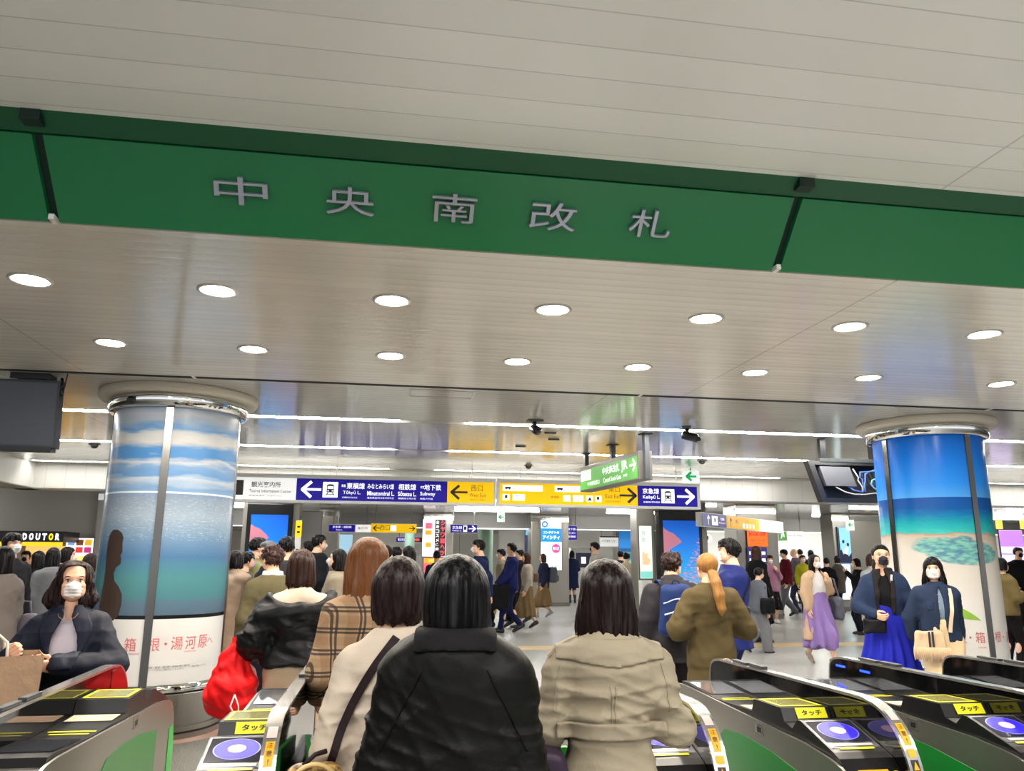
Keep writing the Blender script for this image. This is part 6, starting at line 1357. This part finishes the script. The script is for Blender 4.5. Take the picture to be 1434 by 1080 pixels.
mb.add(bs+tp+it+ib, [(3, 2, 1, 0)]+[(i, (i+1) % 4, 4+(i+1) % 4, 4+i) for i in range(4)]+[(4+i, 4+(i+1) % 4, 8+(i+1) % 4, 8+i) for i in range(4)]+[(8+i, 8+(i+1) % 4, 12+(i+1) % 4, 12+i) for i in range(4)]+[(12, 13, 14, 15)]); mb.build('body', KR, b.root)
for y in (-.07, .07): MB().tube([(-.05, y, h_-.03), (-.045, y*.8, h_+.05), (-.01, y*.5, h_+.085), (.03, y*.8, h_+.05), (.035, y, h_-.03)], .006, 6).build('rope_handle', M('rope_cream', (226, 214, 196), .8), b.root)
MB().add([(-.10, -.082, -.10), (.02, -.082, -.10), (.02, -.083, -.02), (-.10, -.083, -.02)], [(0, 1, 2, 3)]).build('printed_patch', M('patch_ochre', (206, 160, 60), .6), b.root)
# ================================================================ right hand foreground
p7 = person('person in a long khaki coat with a light brown ponytail', 990, 773, 5.55, -2, True, top=dict(mat=FAB((76, 65, 40), .8, .4, 110, .06), b=.022, hem=.20, flare=.055, name='coat', wr=1.2, sr=.010, collar=.012, crease=.0022), bottom=dict(kind='trousers', col=(30, 30, 32)),
    hair=dict(style='pony', col=(140, 100, 54), rough=.4, pz=-.18, L=1.45, messy=1.2), arms=(((.165, -.01, .65), (.09, .11, .66)), ((.17, -.01, .65), (.09, .11, .65))), head=(6, -2), seed=3)
p8 = person('person in a dark hooded jacket wearing a navy backpack', 938, 771, 6.3, 10, False, top=dict(mat=FAB((38, 36, 40), .6, .5, 60, .1), b=.022, hem=.44, name='jacket', hood=1, wr=1.5, sr=.008), bottom=dict(kind='trousers', col=(24, 20, 24)), hair=dict(style='short', col=(40, 26, 24), messy=2.2, bang=.16), mask=(226, 226, 226), arms=('down', 'strap'), head=(38, 0), stance='feet', seed=9)
def backpack(owner, c, hs, col, label, accent=None):
    b = bag(owner, c, label, 'backpack'); m = FAB(col, .6, .5, 80, .08); bag_body(b, hs, m, 'body', .06, .12, .005); m2 = FAB(tuple(int(v*.75) for v in col), .6, .5, 80, .08)
    F = Fld((-hs[0]*.85, -hs[1]-.05, -hs[2]*.85), (hs[0]*.85, 0, .03), .01); F.put(rbox((0, -hs[1], -hs[2]*.45), (hs[0]*.74, .04, hs[2]*.38), .03)); P, Q = F.nets(); obj_np('front_pocket', P, Q, m2, b.root)
    if accent:
        for z, d in ((.35, .02), (-.08, .015)): MB().tube([(x*hs[0], -hs[1]*(1.05 if z > 0 else 1.5)+.012*x*x, z*hs[2]+d*math.cos(x*3)) for x in np.linspace(-.85, .85, 12)], .006, 6).build('reflective_stripe', M('stripe_pale', (196, 206, 224), .4), b.root)
    for g in (-1, 1): MB().ribbon([(g*hs[0]*.6, hs[1]*.6, hs[2]*.8), (g*hs[0]*.75, hs[1]+.03, hs[2]*1.08), (g*hs[0]*.8, hs[1]+.10, hs[2]*1.12), (g*hs[0]*.85, hs[1]+.16, hs[2]*.95)], [(1, 0, 0)]*4, .05, .012).build('shoulder_strap', m2, b.root)
    MB().tube([(-.03, .01, hs[2]*.98), (-.02, .01, hs[2]*1.12), (.02, .01, hs[2]*1.12), (.03, .01, hs[2]*.98)], .007, 6).build('top_loop', m2, b.root); return b
backpack(p8, (0, -.135, .70), (.135, .075, .20), (24, 44, 92), 'navy backpack with pale stripes on the dark hooded jacket', True)
p9 = person('tall person in a bright blue jacket and white mask beside the ponytail', 1022, 753, 6.9, -48, False, top=dict(mat=FAB((26, 36, 96), .6, .4, 90, .06), b=.018, hem=.42, name='jacket', collar=.006), bottom=dict(kind='trousers', col=(30, 38, 80)), hair=dict(style='short', col=(20, 18, 20), messy=1.8, bang=.18), mask=(240, 240, 242), arms=('down', 'phone'), head=(-22, 0), seed=4)
F = p9.parts['jacket']; b = bag(p9, (-.10, -.09, .60), 'dark sling bag strap across the bright blue jacket', 'sling_bag'); q = strap_on(F, [(.065, .825), (.02, .775), (-.05, .70), (-.10, .64)], .005); strap(b, q, [(.7, 0, -.7)]*len(q), .03, LEATHER((20, 22, 34), .5)); bag_body(b, (.05, .035, .07), LEATHER((20, 22, 34), .5), 'body', .02)
p10 = person('person walking in a long beige coat, lilac skirt and white mask', 1139, 776, 11.2, 172, True, inner=dict(col=(222, 216, 212), b=.004, hem=.57, name='blouse'), top=dict(mat=FAB((186, 156, 126), .8, .35), b=.020, hem=.22, flare=.05, open=.085, name='coat'), bottom=dict(kind='skirt', mat=FAB((144, 116, 176), .42, .5, 60, .06), hem=.16, flare=.035, amp=.012, pleats=9, b=.004),
    hair=dict(style='long', col=(16, 14, 16), zb=-1.25, open=.24, bang=.30, messy=1.4), mask=(238, 238, 240), arms=('strap', 'down'), stance='walkL', shoes=((150, 130, 112), 'heel'), seed=6)
b = bag(p10, (-.165, .05, .50), 'grey slouchy shoulder bag beside the lilac skirt'); GB_ = FAB((88, 88, 98), .7, .5, 60, .08); bag_body(b, (.055, .15, .16), GB_, 'body', .05, -.12, .010); MB().tube([(.0, -.11, .12), (.02, -.09, .28), (.05, -.02, .44), (.04, .05, .42), (.0, .10, .12)], .014, 7).build('handle', GB_, b.root)
DEN = FAB((36, 50, 78), .8, .5, 130, .14); DEN2 = FAB((34, 46, 70), .8, .5, 130, .16)
p11 = person('person in a denim jacket, long royal blue skirt and black mask', 1231, 761, 7.1, 208, True, inner=dict(col=(16, 16, 20), b=.004, hem=.54, name='black_top', extra=[('c', ell((0, .08, .84), (.026, .06, .045)), .01)]), top=dict(mat=DEN, b=.010, hem=.53, open=.040, name='denim_jacket', wr=1.2), bottom=dict(kind='skirt', mat=FAB((26, 34, 158), .7, .4, 60, .06), hem=.08, flare=.075, pleats=13, amp=.012, b=.006),
    hair=dict(style='pony', col=(22, 18, 18), L=.8, bang=.3, messy=1.5), mask=(44, 48, 58), arms=(((.145, .0, .64), (.15, .06, .50)), ((.15, .03, .64), (.07, .13, .60))), hands=('relaxed', 'hold'), head=(-8, 0), seed=10)
garment_patch(p11, p11.parts['denim_jacket'], 'fur_collar', FAB((36, 34, 36), .95, 1., 40, .3), .009, lambda X, Y, Z: np.maximum(np.maximum(.60-Z, np.abs(X)-(.058-.10*np.clip(.70-Z, 0, .1))), -Y-.02))
b = bag(p11, (.075, .135, .535), 'small black pouch bag held against the royal blue skirt'); bag_body(b, (.10, .03, .07), LEATHER((14, 14, 18), .5), 'body', .025); handle(b, .06, .06, .10, 0, .006, LEATHER((14, 14, 18), .5)); q = strap_on(p11.parts['denim_jacket'], [(-.045, .82), (-.035, .76), (-.02, .70), (-.01, .64), (.0, .57)], .008, True); strap(b, q, [(1, 0, .1)]*len(q), .02, M('strap_grey', (190, 186, 182), .5))
p12 = person('person with long black hair in a denim jacket and fringed cream bag', 1305, 779, 6.55, 200, True, inner=dict(col=(112, 130, 150), b=.004, hem=.5, name='blue_shirt'), top=dict(mat=DEN2, b=.012, hem=.515, open=.016, name='denim_jacket', wr=1.2, collar=.004, sr=.006), bottom=dict(kind='trousers', mat=FAB((206, 184, 148), .8, .4), b=.006, wide=.028),
    hair=dict(style='long', col=(14, 12, 14), zb=-.92, bang=.12, open=.22, messy=1.0, wb=.50, dp=.42), mask=(240, 240, 242), arms=('back', ((.145, -.05, .64), (.12, -.08, .53))), head=(18, 0), stance='feet', seed=12)
for x in (-.055, .055): garment_patch(p12, p12.parts['denim_jacket'], 'breast_pocket', DEN, .004, lambda X, Y, Z: np.maximum(np.maximum(np.abs(X-x)-.026, np.abs(Z-.715)-.028), -Y))
for z in (.78, .74, .70, .66, .62, .58): MB().ball(np.array((.014, p12.parts['denim_jacket'].y_back(.02, z, True) or .09, z))*p12.H, .006, 4).build('button', M('brass_button', (190, 160, 110), .3, .8), p12.root)
b = bag(p12, (.095, .125, .525), 'cream fringed shoulder bag with a dark centre stripe on the denim jacket'); FR = FAB((198, 170, 140), .9, .7, 60, .1)
bag_body(b, (.125, .03, .085), FR, 'body', .03, .12)
for k_ in range(30): x = -.15+.3*k_/29; MB().tube([(x*.95, .035, -.05), (x, .042, -.09), (x+.006*math.sin(k_*2.1), .04, -.155-.012*math.sin(k_*1.3))], .0055, 5).build('fringe_strand', FR, b.root)
MB().box((-.022, .030, -.07), (-.006, .036, .08)).build('centre_stripe', M('stripe_navy', (30, 30, 44), .7), b.root); MB().box((.006, .030, -.07), (.022, .036, .08)).build('centre_stripe', M('stripe_navy', (30, 30, 44), .7), b.root)
q = strap_on(p12.parts['denim_jacket'], [(-.060, .815), (-.058, .76), (-.05, .70), (-.04, .64), (-.03, .57)], .008, True); strap(b, q, [(1, 0, .1)]*len(q), .03, M('strap_cream', (206, 182, 156), .6))
# ================================================================ the crowd
def DK(c): return tuple(int(v*.76) for v in c)
def TR(c, **k): return dict(kind='trousers', col=DK(c), **k)
def SK(c, **k): return dict(kind='skirt', col=DK(c), **k)
def CO(c, **k): return dict(dict(col=DK(c), b=.010, crease=.0014), **k)
SHORT = lambda c=(22, 19, 20), **k: dict(dict(style='short', col=c, messy=1.6), **k)
LONG = lambda c=(20, 17, 18), **k: dict(dict(style='long', col=c, zb=-1.1, messy=1.2), **k)
BOB = lambda c=(22, 18, 19), **k: dict(dict(style='bob', col=c, messy=1.2), **k)
WM, KM, GM = (238, 238, 240), (24, 24, 28), (214, 214, 220)
P = person
# left, in front of the coffee shop
a = P('person in a long grey beige coat at the far left edge', 8, 764, 7.6, -70, True, top=CO((150, 140, 132), hem=.18, flare=.05, b=.02), bottom=TR((40, 40, 44)), hair=BOB(zb=-.7), mask=GM, arms=('hook', 'down'))
b = bag(a, (.17, -.02, .56), 'mauve grey handbag on the long grey beige coat'); MV = LEATHER((112, 106, 120)); bag_body(b, (.05, .15, .09), MV, 'body', .03, .15); MB().tube([(0, -.09, .08), (0, -.06, .2), (0, .06, .2), (0, .09, .08)], .009, 6).build('handle', MV, b.root)
P('tall person with black hair and white mask behind the grey beige coat', 18, 745, 9.2, 120, False, top=CO((40, 38, 44), hem=.42), bottom=TR((30, 30, 34)), hair=SHORT(bang=.14), mask=WM)
a = P('person in a black coat striding with a tan bag near the coffee shop', 56, 771, 12., -82, True, top=CO((18, 18, 22), hem=.36, flare=.03), bottom=TR((20, 20, 24)), hair=LONG(), stance='walkR', arms=('fwd', 'down'))
b = bag(a, (-.19, .13, .50), 'tan shopping bag swinging in front of the black coat', 'shopping_bag'); bag_body(b, (.06, .17, .17), M('tan_paper', (176, 132, 84), .6), 'body', .02, -.05, .003); MB().tube([(0, -.06, .16), (0, -.03, .26), (0, .03, .26), (0, .06, .16)], .006, 6).build('handle', M('tan_paper', (176, 132, 84), .6), b.root)
P('person in a pale grey coat with long black hair near the menu board', 76, 766, 11., -20, True, top=CO((150, 150, 154), hem=.26, flare=.03), bottom=TR((60, 60, 64)), hair=LONG(), stance='walkL')
P('person in dark clothes and white mask looking right below the menu board', 95, 765, 11.8, 75, True, top=CO((40, 42, 50), hem=.4), bottom=TR((40, 40, 46)), hair=BOB(zb=-.5), mask=WM)
P('distant person in a blue suit under the coffee shop sign', 38, 771, 16.2, 178, False, top=CO((40, 70, 130), hem=.48, open=.02), inner=dict(col=(220, 224, 230), b=.0, hem=.5), bottom=TR((30, 40, 70)), hair=SHORT(), mask=KM)
P('person in a navy coat half hidden between the masked woman and the column', 128, 774, 9.2, 20, True, top=CO((26, 34, 66), hem=.36, b=.022), bottom=TR((30, 34, 50)), hair=BOB((44, 32, 28), zb=-.45, closed=1))
# between the pale blue column and the queue
P('person in a teal sweater just emerging from behind the pale blue column', 309, 776, 9.5, -30, True, top=CO((48, 98, 88), hem=.50, b=.016), bottom=TR((24, 30, 58), wide=.016), hair=BOB(zb=-.4), shoes=((26, 26, 30), 'shoe'))
a = P('person in a pink beige coat raising a hand beside the pale blue column', 331, 770, 8.6, -60, True, top=CO((214, 184, 158), hem=.34, flare=.02, hood=1, b=.018), bottom=TR((120, 110, 96)), hair=BOB(zb=-.4), arms=('hook', 'front'))
b = bag(a, (.13, .10, .50), 'cream structured handbag below the pink beige coat'); CRB = LEATHER((214, 204, 190), .4); bag_body(b, (.055, .15, .11), CRB, 'body', .025, .15, .003); MB().tube([(0, -.08, .10), (0, -.05, .24), (0, .05, .24), (0, .08, .10)], .009, 6).build('handle', CRB, b.root)
a = P('person in a grey top with a lilac mask near the left video tower', 345, 772, 10.1, 60, True, top=CO((98, 96, 100), hem=.46), bottom=TR((40, 40, 44)), hair=SHORT((18, 16, 18), bang=.1), mask=(176, 150, 206))
b = bag(a, (-.12, -.08, .5), 'black bag on the back of the grey top', 'handbag'); bag_body(b, (.09, .05, .12), LEATHER((20, 20, 24)), 'body', .03); q = strap_on(a.parts['coat'], [(.05, .82), (0, .76), (-.06, .66), (-.1, .58)], .006); strap(b, q, [(.7, 0, -.7)]*len(q), .03, LEATHER((20, 20, 24)))
P('person in a pale lime shirt in front of the left video tower', 360, 752, 10.5, 70, False, top=CO((188, 186, 128), hem=.47), bottom=TR((70, 70, 74)), hair=SHORT(bang=.2))
P('grey haired person in a dark navy jacket behind the olive fleece', 379, 757, 8.4, -120, False, top=CO((34, 40, 62), hem=.47), bottom=TR((40, 42, 50)), hair=SHORT((92, 88, 88), bang=.26))
P('person in an olive fleece with a white collar and brown cropped hair', 385, 762, 6.7, -14, True, top=CO((112, 104, 74), hem=.50, b=.022, wr=.7, name='fleece'), inner=dict(col=(226, 220, 214), b=.006, hem=.5, collar=.02, sleeve=0.), bottom=TR((38, 38, 48)), hair=SHORT((48, 31, 28), messy=2.4, bang=.2), arms=('down', 'front'), head=(-20, 0))
P('person with thick black hair behind the brown cropped head', 402, 751, 9.4, 5, False, top=CO((70, 66, 70), hem=.46), bottom=TR((40, 40, 44)), hair=SHORT(messy=2.2))
P('dark haired person in profile left of the man in the white mask', 434, 757, 13.7, -60, False, top=CO((40, 38, 42), hem=.46), bottom=TR((38, 38, 42)), hair=SHORT((30, 24, 24), bang=.28))
P('person in a bulky black jacket and white mask looking right', 446, 748, 12.4, 70, False, top=CO((22, 24, 30), hem=.42, b=.026, sr=.01), bottom=TR((34, 40, 60)), hair=SHORT(), mask=WM)
a = P('person in a beige coat with a black bob looking left past the notice board', 474, 768, 8.6, -84, True, top=CO((188, 172, 148), hem=.28, flare=.03, b=.018), bottom=TR((60, 58, 60)), hair=BOB(zb=-.6), mask=GM, arms=('down', 'carry'), head=(0, 8))
b = bag(a, (-.16, .02, .40), 'navy tote bag hanging beside the beige coat', 'tote_bag'); TB = FAB((26, 30, 54), .7); bag_body(b, (.06, .19, .15), TB, 'body', .03, -.05); MB().tube([(0, -.09, .13), (0, -.06, .22), (0, .04, .22), (0, .08, .13)], .009, 6).build('handle', TB, b.root)
for px, yt, Y, lab in ((541, 763, 11., 'dark haired person facing left between the plaid coat and the pink poster'), (556, 765, 12.2, 'dark haired person behind, third head right of the plaid coat'), (574, 764, 10.6, 'long haired person in black facing left under the pink poster')):
    P(lab, px, yt, Y, -70 if px != 556 else -30, px == 574, top=CO((34, 32, 36), hem=.44), bottom=TR((36, 36, 40)), hair=LONG(zb=-1.2) if px == 574 else SHORT(bang=.24), mask=None if px != 556 else WM)
P('small distant head looking away left of the pale green column', 612, 771, 17.5, 0, False, top=CO((50, 50, 60)), bottom=TR((40, 40, 44)), hair=SHORT())
# walkers beyond the black jacket
P('tall person in a long navy coat striding left', 672, 755, 13.2, -84, False, top=CO((28, 40, 92), hem=.22, flare=.035, b=.02), bottom=TR((24, 28, 54)), hair=SHORT(), mask=WM, stance='walkL', arms=('fwd', 'back'), shoes=((20, 20, 22), 'shoe'))
P('person in a beige and black coat walking between the two blue suits', 703, 768, 18., -86, False, top=CO((186, 172, 146), hem=.34), bottom=TR((24, 24, 28)), hair=SHORT(), mask=WM, stance='walkR')
a = P('person in a blue suit striding left with a white mask', 716, 760, 16.6, -88, False, top=CO((36, 48, 120), hem=.46, b=.012, name='suit_jacket'), bottom=TR((30, 38, 88)), hair=SHORT(), mask=WM, stance='walkL', arms=('fwd', 'fwd'), hands=('grip', 'grip'), head=(0, 8), shoes=((16, 16, 18), 'shoe'))
b = bag(a, (-.16, .16, .40), 'large black garment bag carried by the blue suit', 'garment_bag'); bag_body(b, (.05, .22, .24), FAB((16, 15, 18), .7), 'body', .03, -.08, .008, .015); handle(b, .01, .22, .27, 0, .012, FAB((16, 15, 18), .7))
P('distant dark head just behind the blue suit', 729, 769, 19.2, -80, False, top=CO((40, 40, 50)), bottom=TR((40, 40, 44)), hair=SHORT(), stance='walkR')
a = P('person in a cream sweater with long brown hair walking left', 738, 773, 17.6, -86, True, top=CO((206, 192, 174), hem=.50, name='sweater'), bottom=SK((152, 124, 84), hem=.16, flare=.03), hair=LONG((58, 36, 28)), stance='walkL')
b = bag(a, (.0, -.12, .66), 'small brown bag on the back of the cream sweater'); bag_body(b, (.08, .05, .10), LEATHER((110, 84, 66)), 'body', .03); strap(b, [(.03, -.09, .72), (.05, -.04, .80), (.05, .03, .83)], [(1, 0, 0)]*3, .03, LEATHER((110, 84, 66)))
a = P('person in a navy jacket and tan skirt walking left with a backpack', 761, 775, 21., -88, True, top=CO((30, 38, 72), hem=.46, b=.018, name='jacket'), bottom=SK((150, 120, 80), hem=.18, flare=.05), hair=BOB((46, 30, 28), zb=-.6), stance='walkL', shoes=((150, 150, 156), 'boot'))
backpack(a, (.0, -.15, .66), (.15, .11, .20), (74, 76, 86), 'grey backpack on the navy jacket and tan skirt')
P('person in a long navy coat standing with the back turned at the ticket machine', 801, 771, 28.0, 4, True, top=CO((34, 44, 84), hem=.28, flare=.02, b=.018), bottom=TR((80, 80, 84)), hair=BOB(zb=-.6, closed=1), arms=('front', 'front'))
P('person with thick black hair and white scarf looking left above the trench coat', 834, 759, 19.5, -70, False, top=CO((206, 200, 190), hem=.46, b=.02), bottom=TR((50, 50, 54)), hair=SHORT(messy=2.2, bang=.14), mask=KM)
P('distant dark haired person left of the cream coat at the beach column', 869, 771, 21.5, 30, False, top=CO((50, 44, 44)), bottom=TR((44, 40, 40)), hair=SHORT())
P('person in a long cream coat walking away near the distant beach column', 877, 773, 19., 40, False, top=CO((222, 208, 178), hem=.24, flare=.03, b=.016), bottom=TR((50, 48, 50)), hair=SHORT(), stance='walkR')
# right of the ponytail
a = P('short person in grey wide trousers bending left behind the blue jacket', 1053, 794, 12.6, 75, True, top=CO((120, 124, 136), hem=.47, b=.016), bottom=TR((150, 150, 156), wide=.03), hair=SHORT((26, 22, 24), bang=.1), mask=GM, stance='walkR', shoes=((20, 20, 22), 'heel'), lean=.10)
b = bag(a, (.14, .03, .55), 'black shoulder bag beside the grey wide trousers'); bag_body(b, (.05, .13, .13), LEATHER((14, 14, 16)), 'body', .04); MB().tube([(0, -.08, .1), (-.01, -.03, .3), (-.01, .03, .3), (0, .08, .1)], .008, 6).build('handle', LEATHER((14, 14, 16)), b.root)
P('person in a long black coat with long brown hair under the orange poster', 1058, 764, 14.2, 70, True, top=CO((20, 18, 22), hem=.20, flare=.04, b=.02), bottom=TR((24, 24, 26)), hair=LONG((60, 38, 32)), mask=GM)
a = P('person in a pink jacket and black skirt carrying a black backpack', 1077, 777, 18.6, 190, True, top=CO((206, 140, 170), hem=.46, b=.018, name='jacket'), bottom=SK((20, 18, 22), hem=.20, flare=.04), hair=SHORT((34, 26, 26), bang=.18), mask=WM, arms=('strap', 'down'), shoes=((200, 190, 180), 'shoe'))
backpack(a, (.0, -.14, .66), (.12, .08, .18), (26, 24, 30), 'black backpack on the pink jacket')
P('person in a dark red jacket, black cap and grey trousers walking left', 1098, 769, 20.8, -80, False, top=CO((122, 22, 36), hem=.46, b=.018, name='jacket'), bottom=TR((128, 130, 136), wide=.01), hair=dict(style='cap', col=(22, 22, 28), rough=.8), mask=WM, stance='walkL')
P('bald older person in a mauve jacket behind the dark red jacket', 1112, 768, 22.5, -60, False, top=CO((124, 116, 134)), bottom=TR((60, 70, 100)), hair=None)
P('distant person in a yellow jacket behind the lilac skirt', 1123, 777, 22., 185, True, top=CO((216, 210, 40), hem=.46), bottom=TR((50, 60, 110)), hair=SHORT(), mask=WM)
for i, (px, yt, Y, yaw, c, lab) in enumerate(((1135, 770, 25, 0, (40, 36, 40), 'distant dark head directly above the lilac skirt woman'), (1157, 781, 20.5, 20, (26, 24, 28), 'person in black behind the right shoulder of the lilac skirt woman'), (1172, 778, 22., -10, (84, 74, 66), 'person in a brown coat standing left of the blue face advert'), (1163, 783, 26, 160, (40, 34, 40), 'distant person in dark clothes far behind the grey bag'), (1086, 776, 26, 180, (60, 60, 70), 'distant head between the pink and the dark red jackets'), (1120, 769, 27, 10, (200, 60, 110), 'distant person in a magenta top by the bright far shop'))):
    P(lab, px, yt, Y, yaw, i % 2 == 0, top=CO(c, hem=.34 if i == 2 else .44), bottom=TR((36, 36, 42)), hair=SHORT(messy=2.) if i % 2 else BOB(zb=-.5, closed=int(abs(yaw) < 90)))
P('person in black with a pale mask between the advert and the denim jacket', 1199, 781, 15.5, -80, True, top=CO((26, 24, 30), hem=.42), bottom=TR((30, 34, 50)), hair=BOB(zb=-.4), mask=WM, arms=('raise', 'down'))
P('person with brown hair in a white top just left of the denim jacket', 1219, 775, 12.8, 10, True, top=CO((206, 206, 204), hem=.46), bottom=TR((30, 36, 60)), hair=BOB((52, 36, 32), zb=-.5, closed=1))
P('person in black clothes and black mask at the right edge', 1424, 766, 15.8, 190, False, top=CO((20, 20, 24), hem=.42, b=.02), bottom=TR((22, 22, 26)), hair=SHORT(), mask=KM, arms=('pocket', 'pocket'), shoes=((214, 214, 214), 'shoe'))
a = P('person in an olive tan jacket half hidden behind the beach column', 1400, 780, 10.2, 80, True, top=CO((146, 124, 76), hem=.48, b=.018), bottom=TR((34, 26, 28)), hair=BOB(zb=-.4), arms=('hook', 'hook'))
# ================================================================ pieces of a part go under that part
NEST = {'latch_key': 'latch_plate', 'pad_emblem': 'touch_pad', 'reader_window': 'reader_plate', 'instruction_print': 'instruction_label', 'warning_triangle': 'warning_sticker', 'slot_mouth': 'slot_frame', 'ticket_slot': 'slot_frame', 'outlet_window': 'outlet_frame',
        'lens': 'housing', 'dome': 'base_ring', 'ribbing': 'inner_plate', 'screen': 'bezel', 'lower_rail': 'bezel', 'slit_clip': 'backing', 'slit_box': 'backing', 'piping': 'body', 'zip_pull': 'body', 'front_pocket': 'body', 'reflective_stripe': 'body', 'fringe_strand': 'body', 'centre_stripe': 'body', 'printed_patch': 'body', 'buckle_ring': 'handle',
        'storm_flap': 'trench_coat', 'belt': 'trench_coat', 'epaulette': 'trench_coat', 'armhole_seam': 'trench_coat', 'back_pleat': 'trench_coat', 'corduroy_collar': 'jacket', 'raglan_seam': 'jacket', 'hem_seam': 'jacket', 'back_seam': 'coat', 'lapel': 'coat', 'fur_collar': 'denim_jacket', 'breast_pocket': 'denim_jacket', 'food_picture': 'face', 'menu_picture': 'lit_back_wall'}
for root in [o for o in SC.objects if o.parent is None and o.children]:
    kids = {}
    for c in root.children: kids.setdefault(c.name.split('.')[0], c)
    for c in list(root.children):
        n = c.name.split('.')[0]; tgt = kids.get(NEST.get(n, ''))
        if n == 'body' and root.name.startswith('person'): continue
        if n == 'button': tgt = kids.get('denim_jacket') or kids.get('trench_coat')
        if tgt is not None and tgt is not c and c.location.length < 1e-6 and tgt.location.length < 1e-6: c.parent = tgt
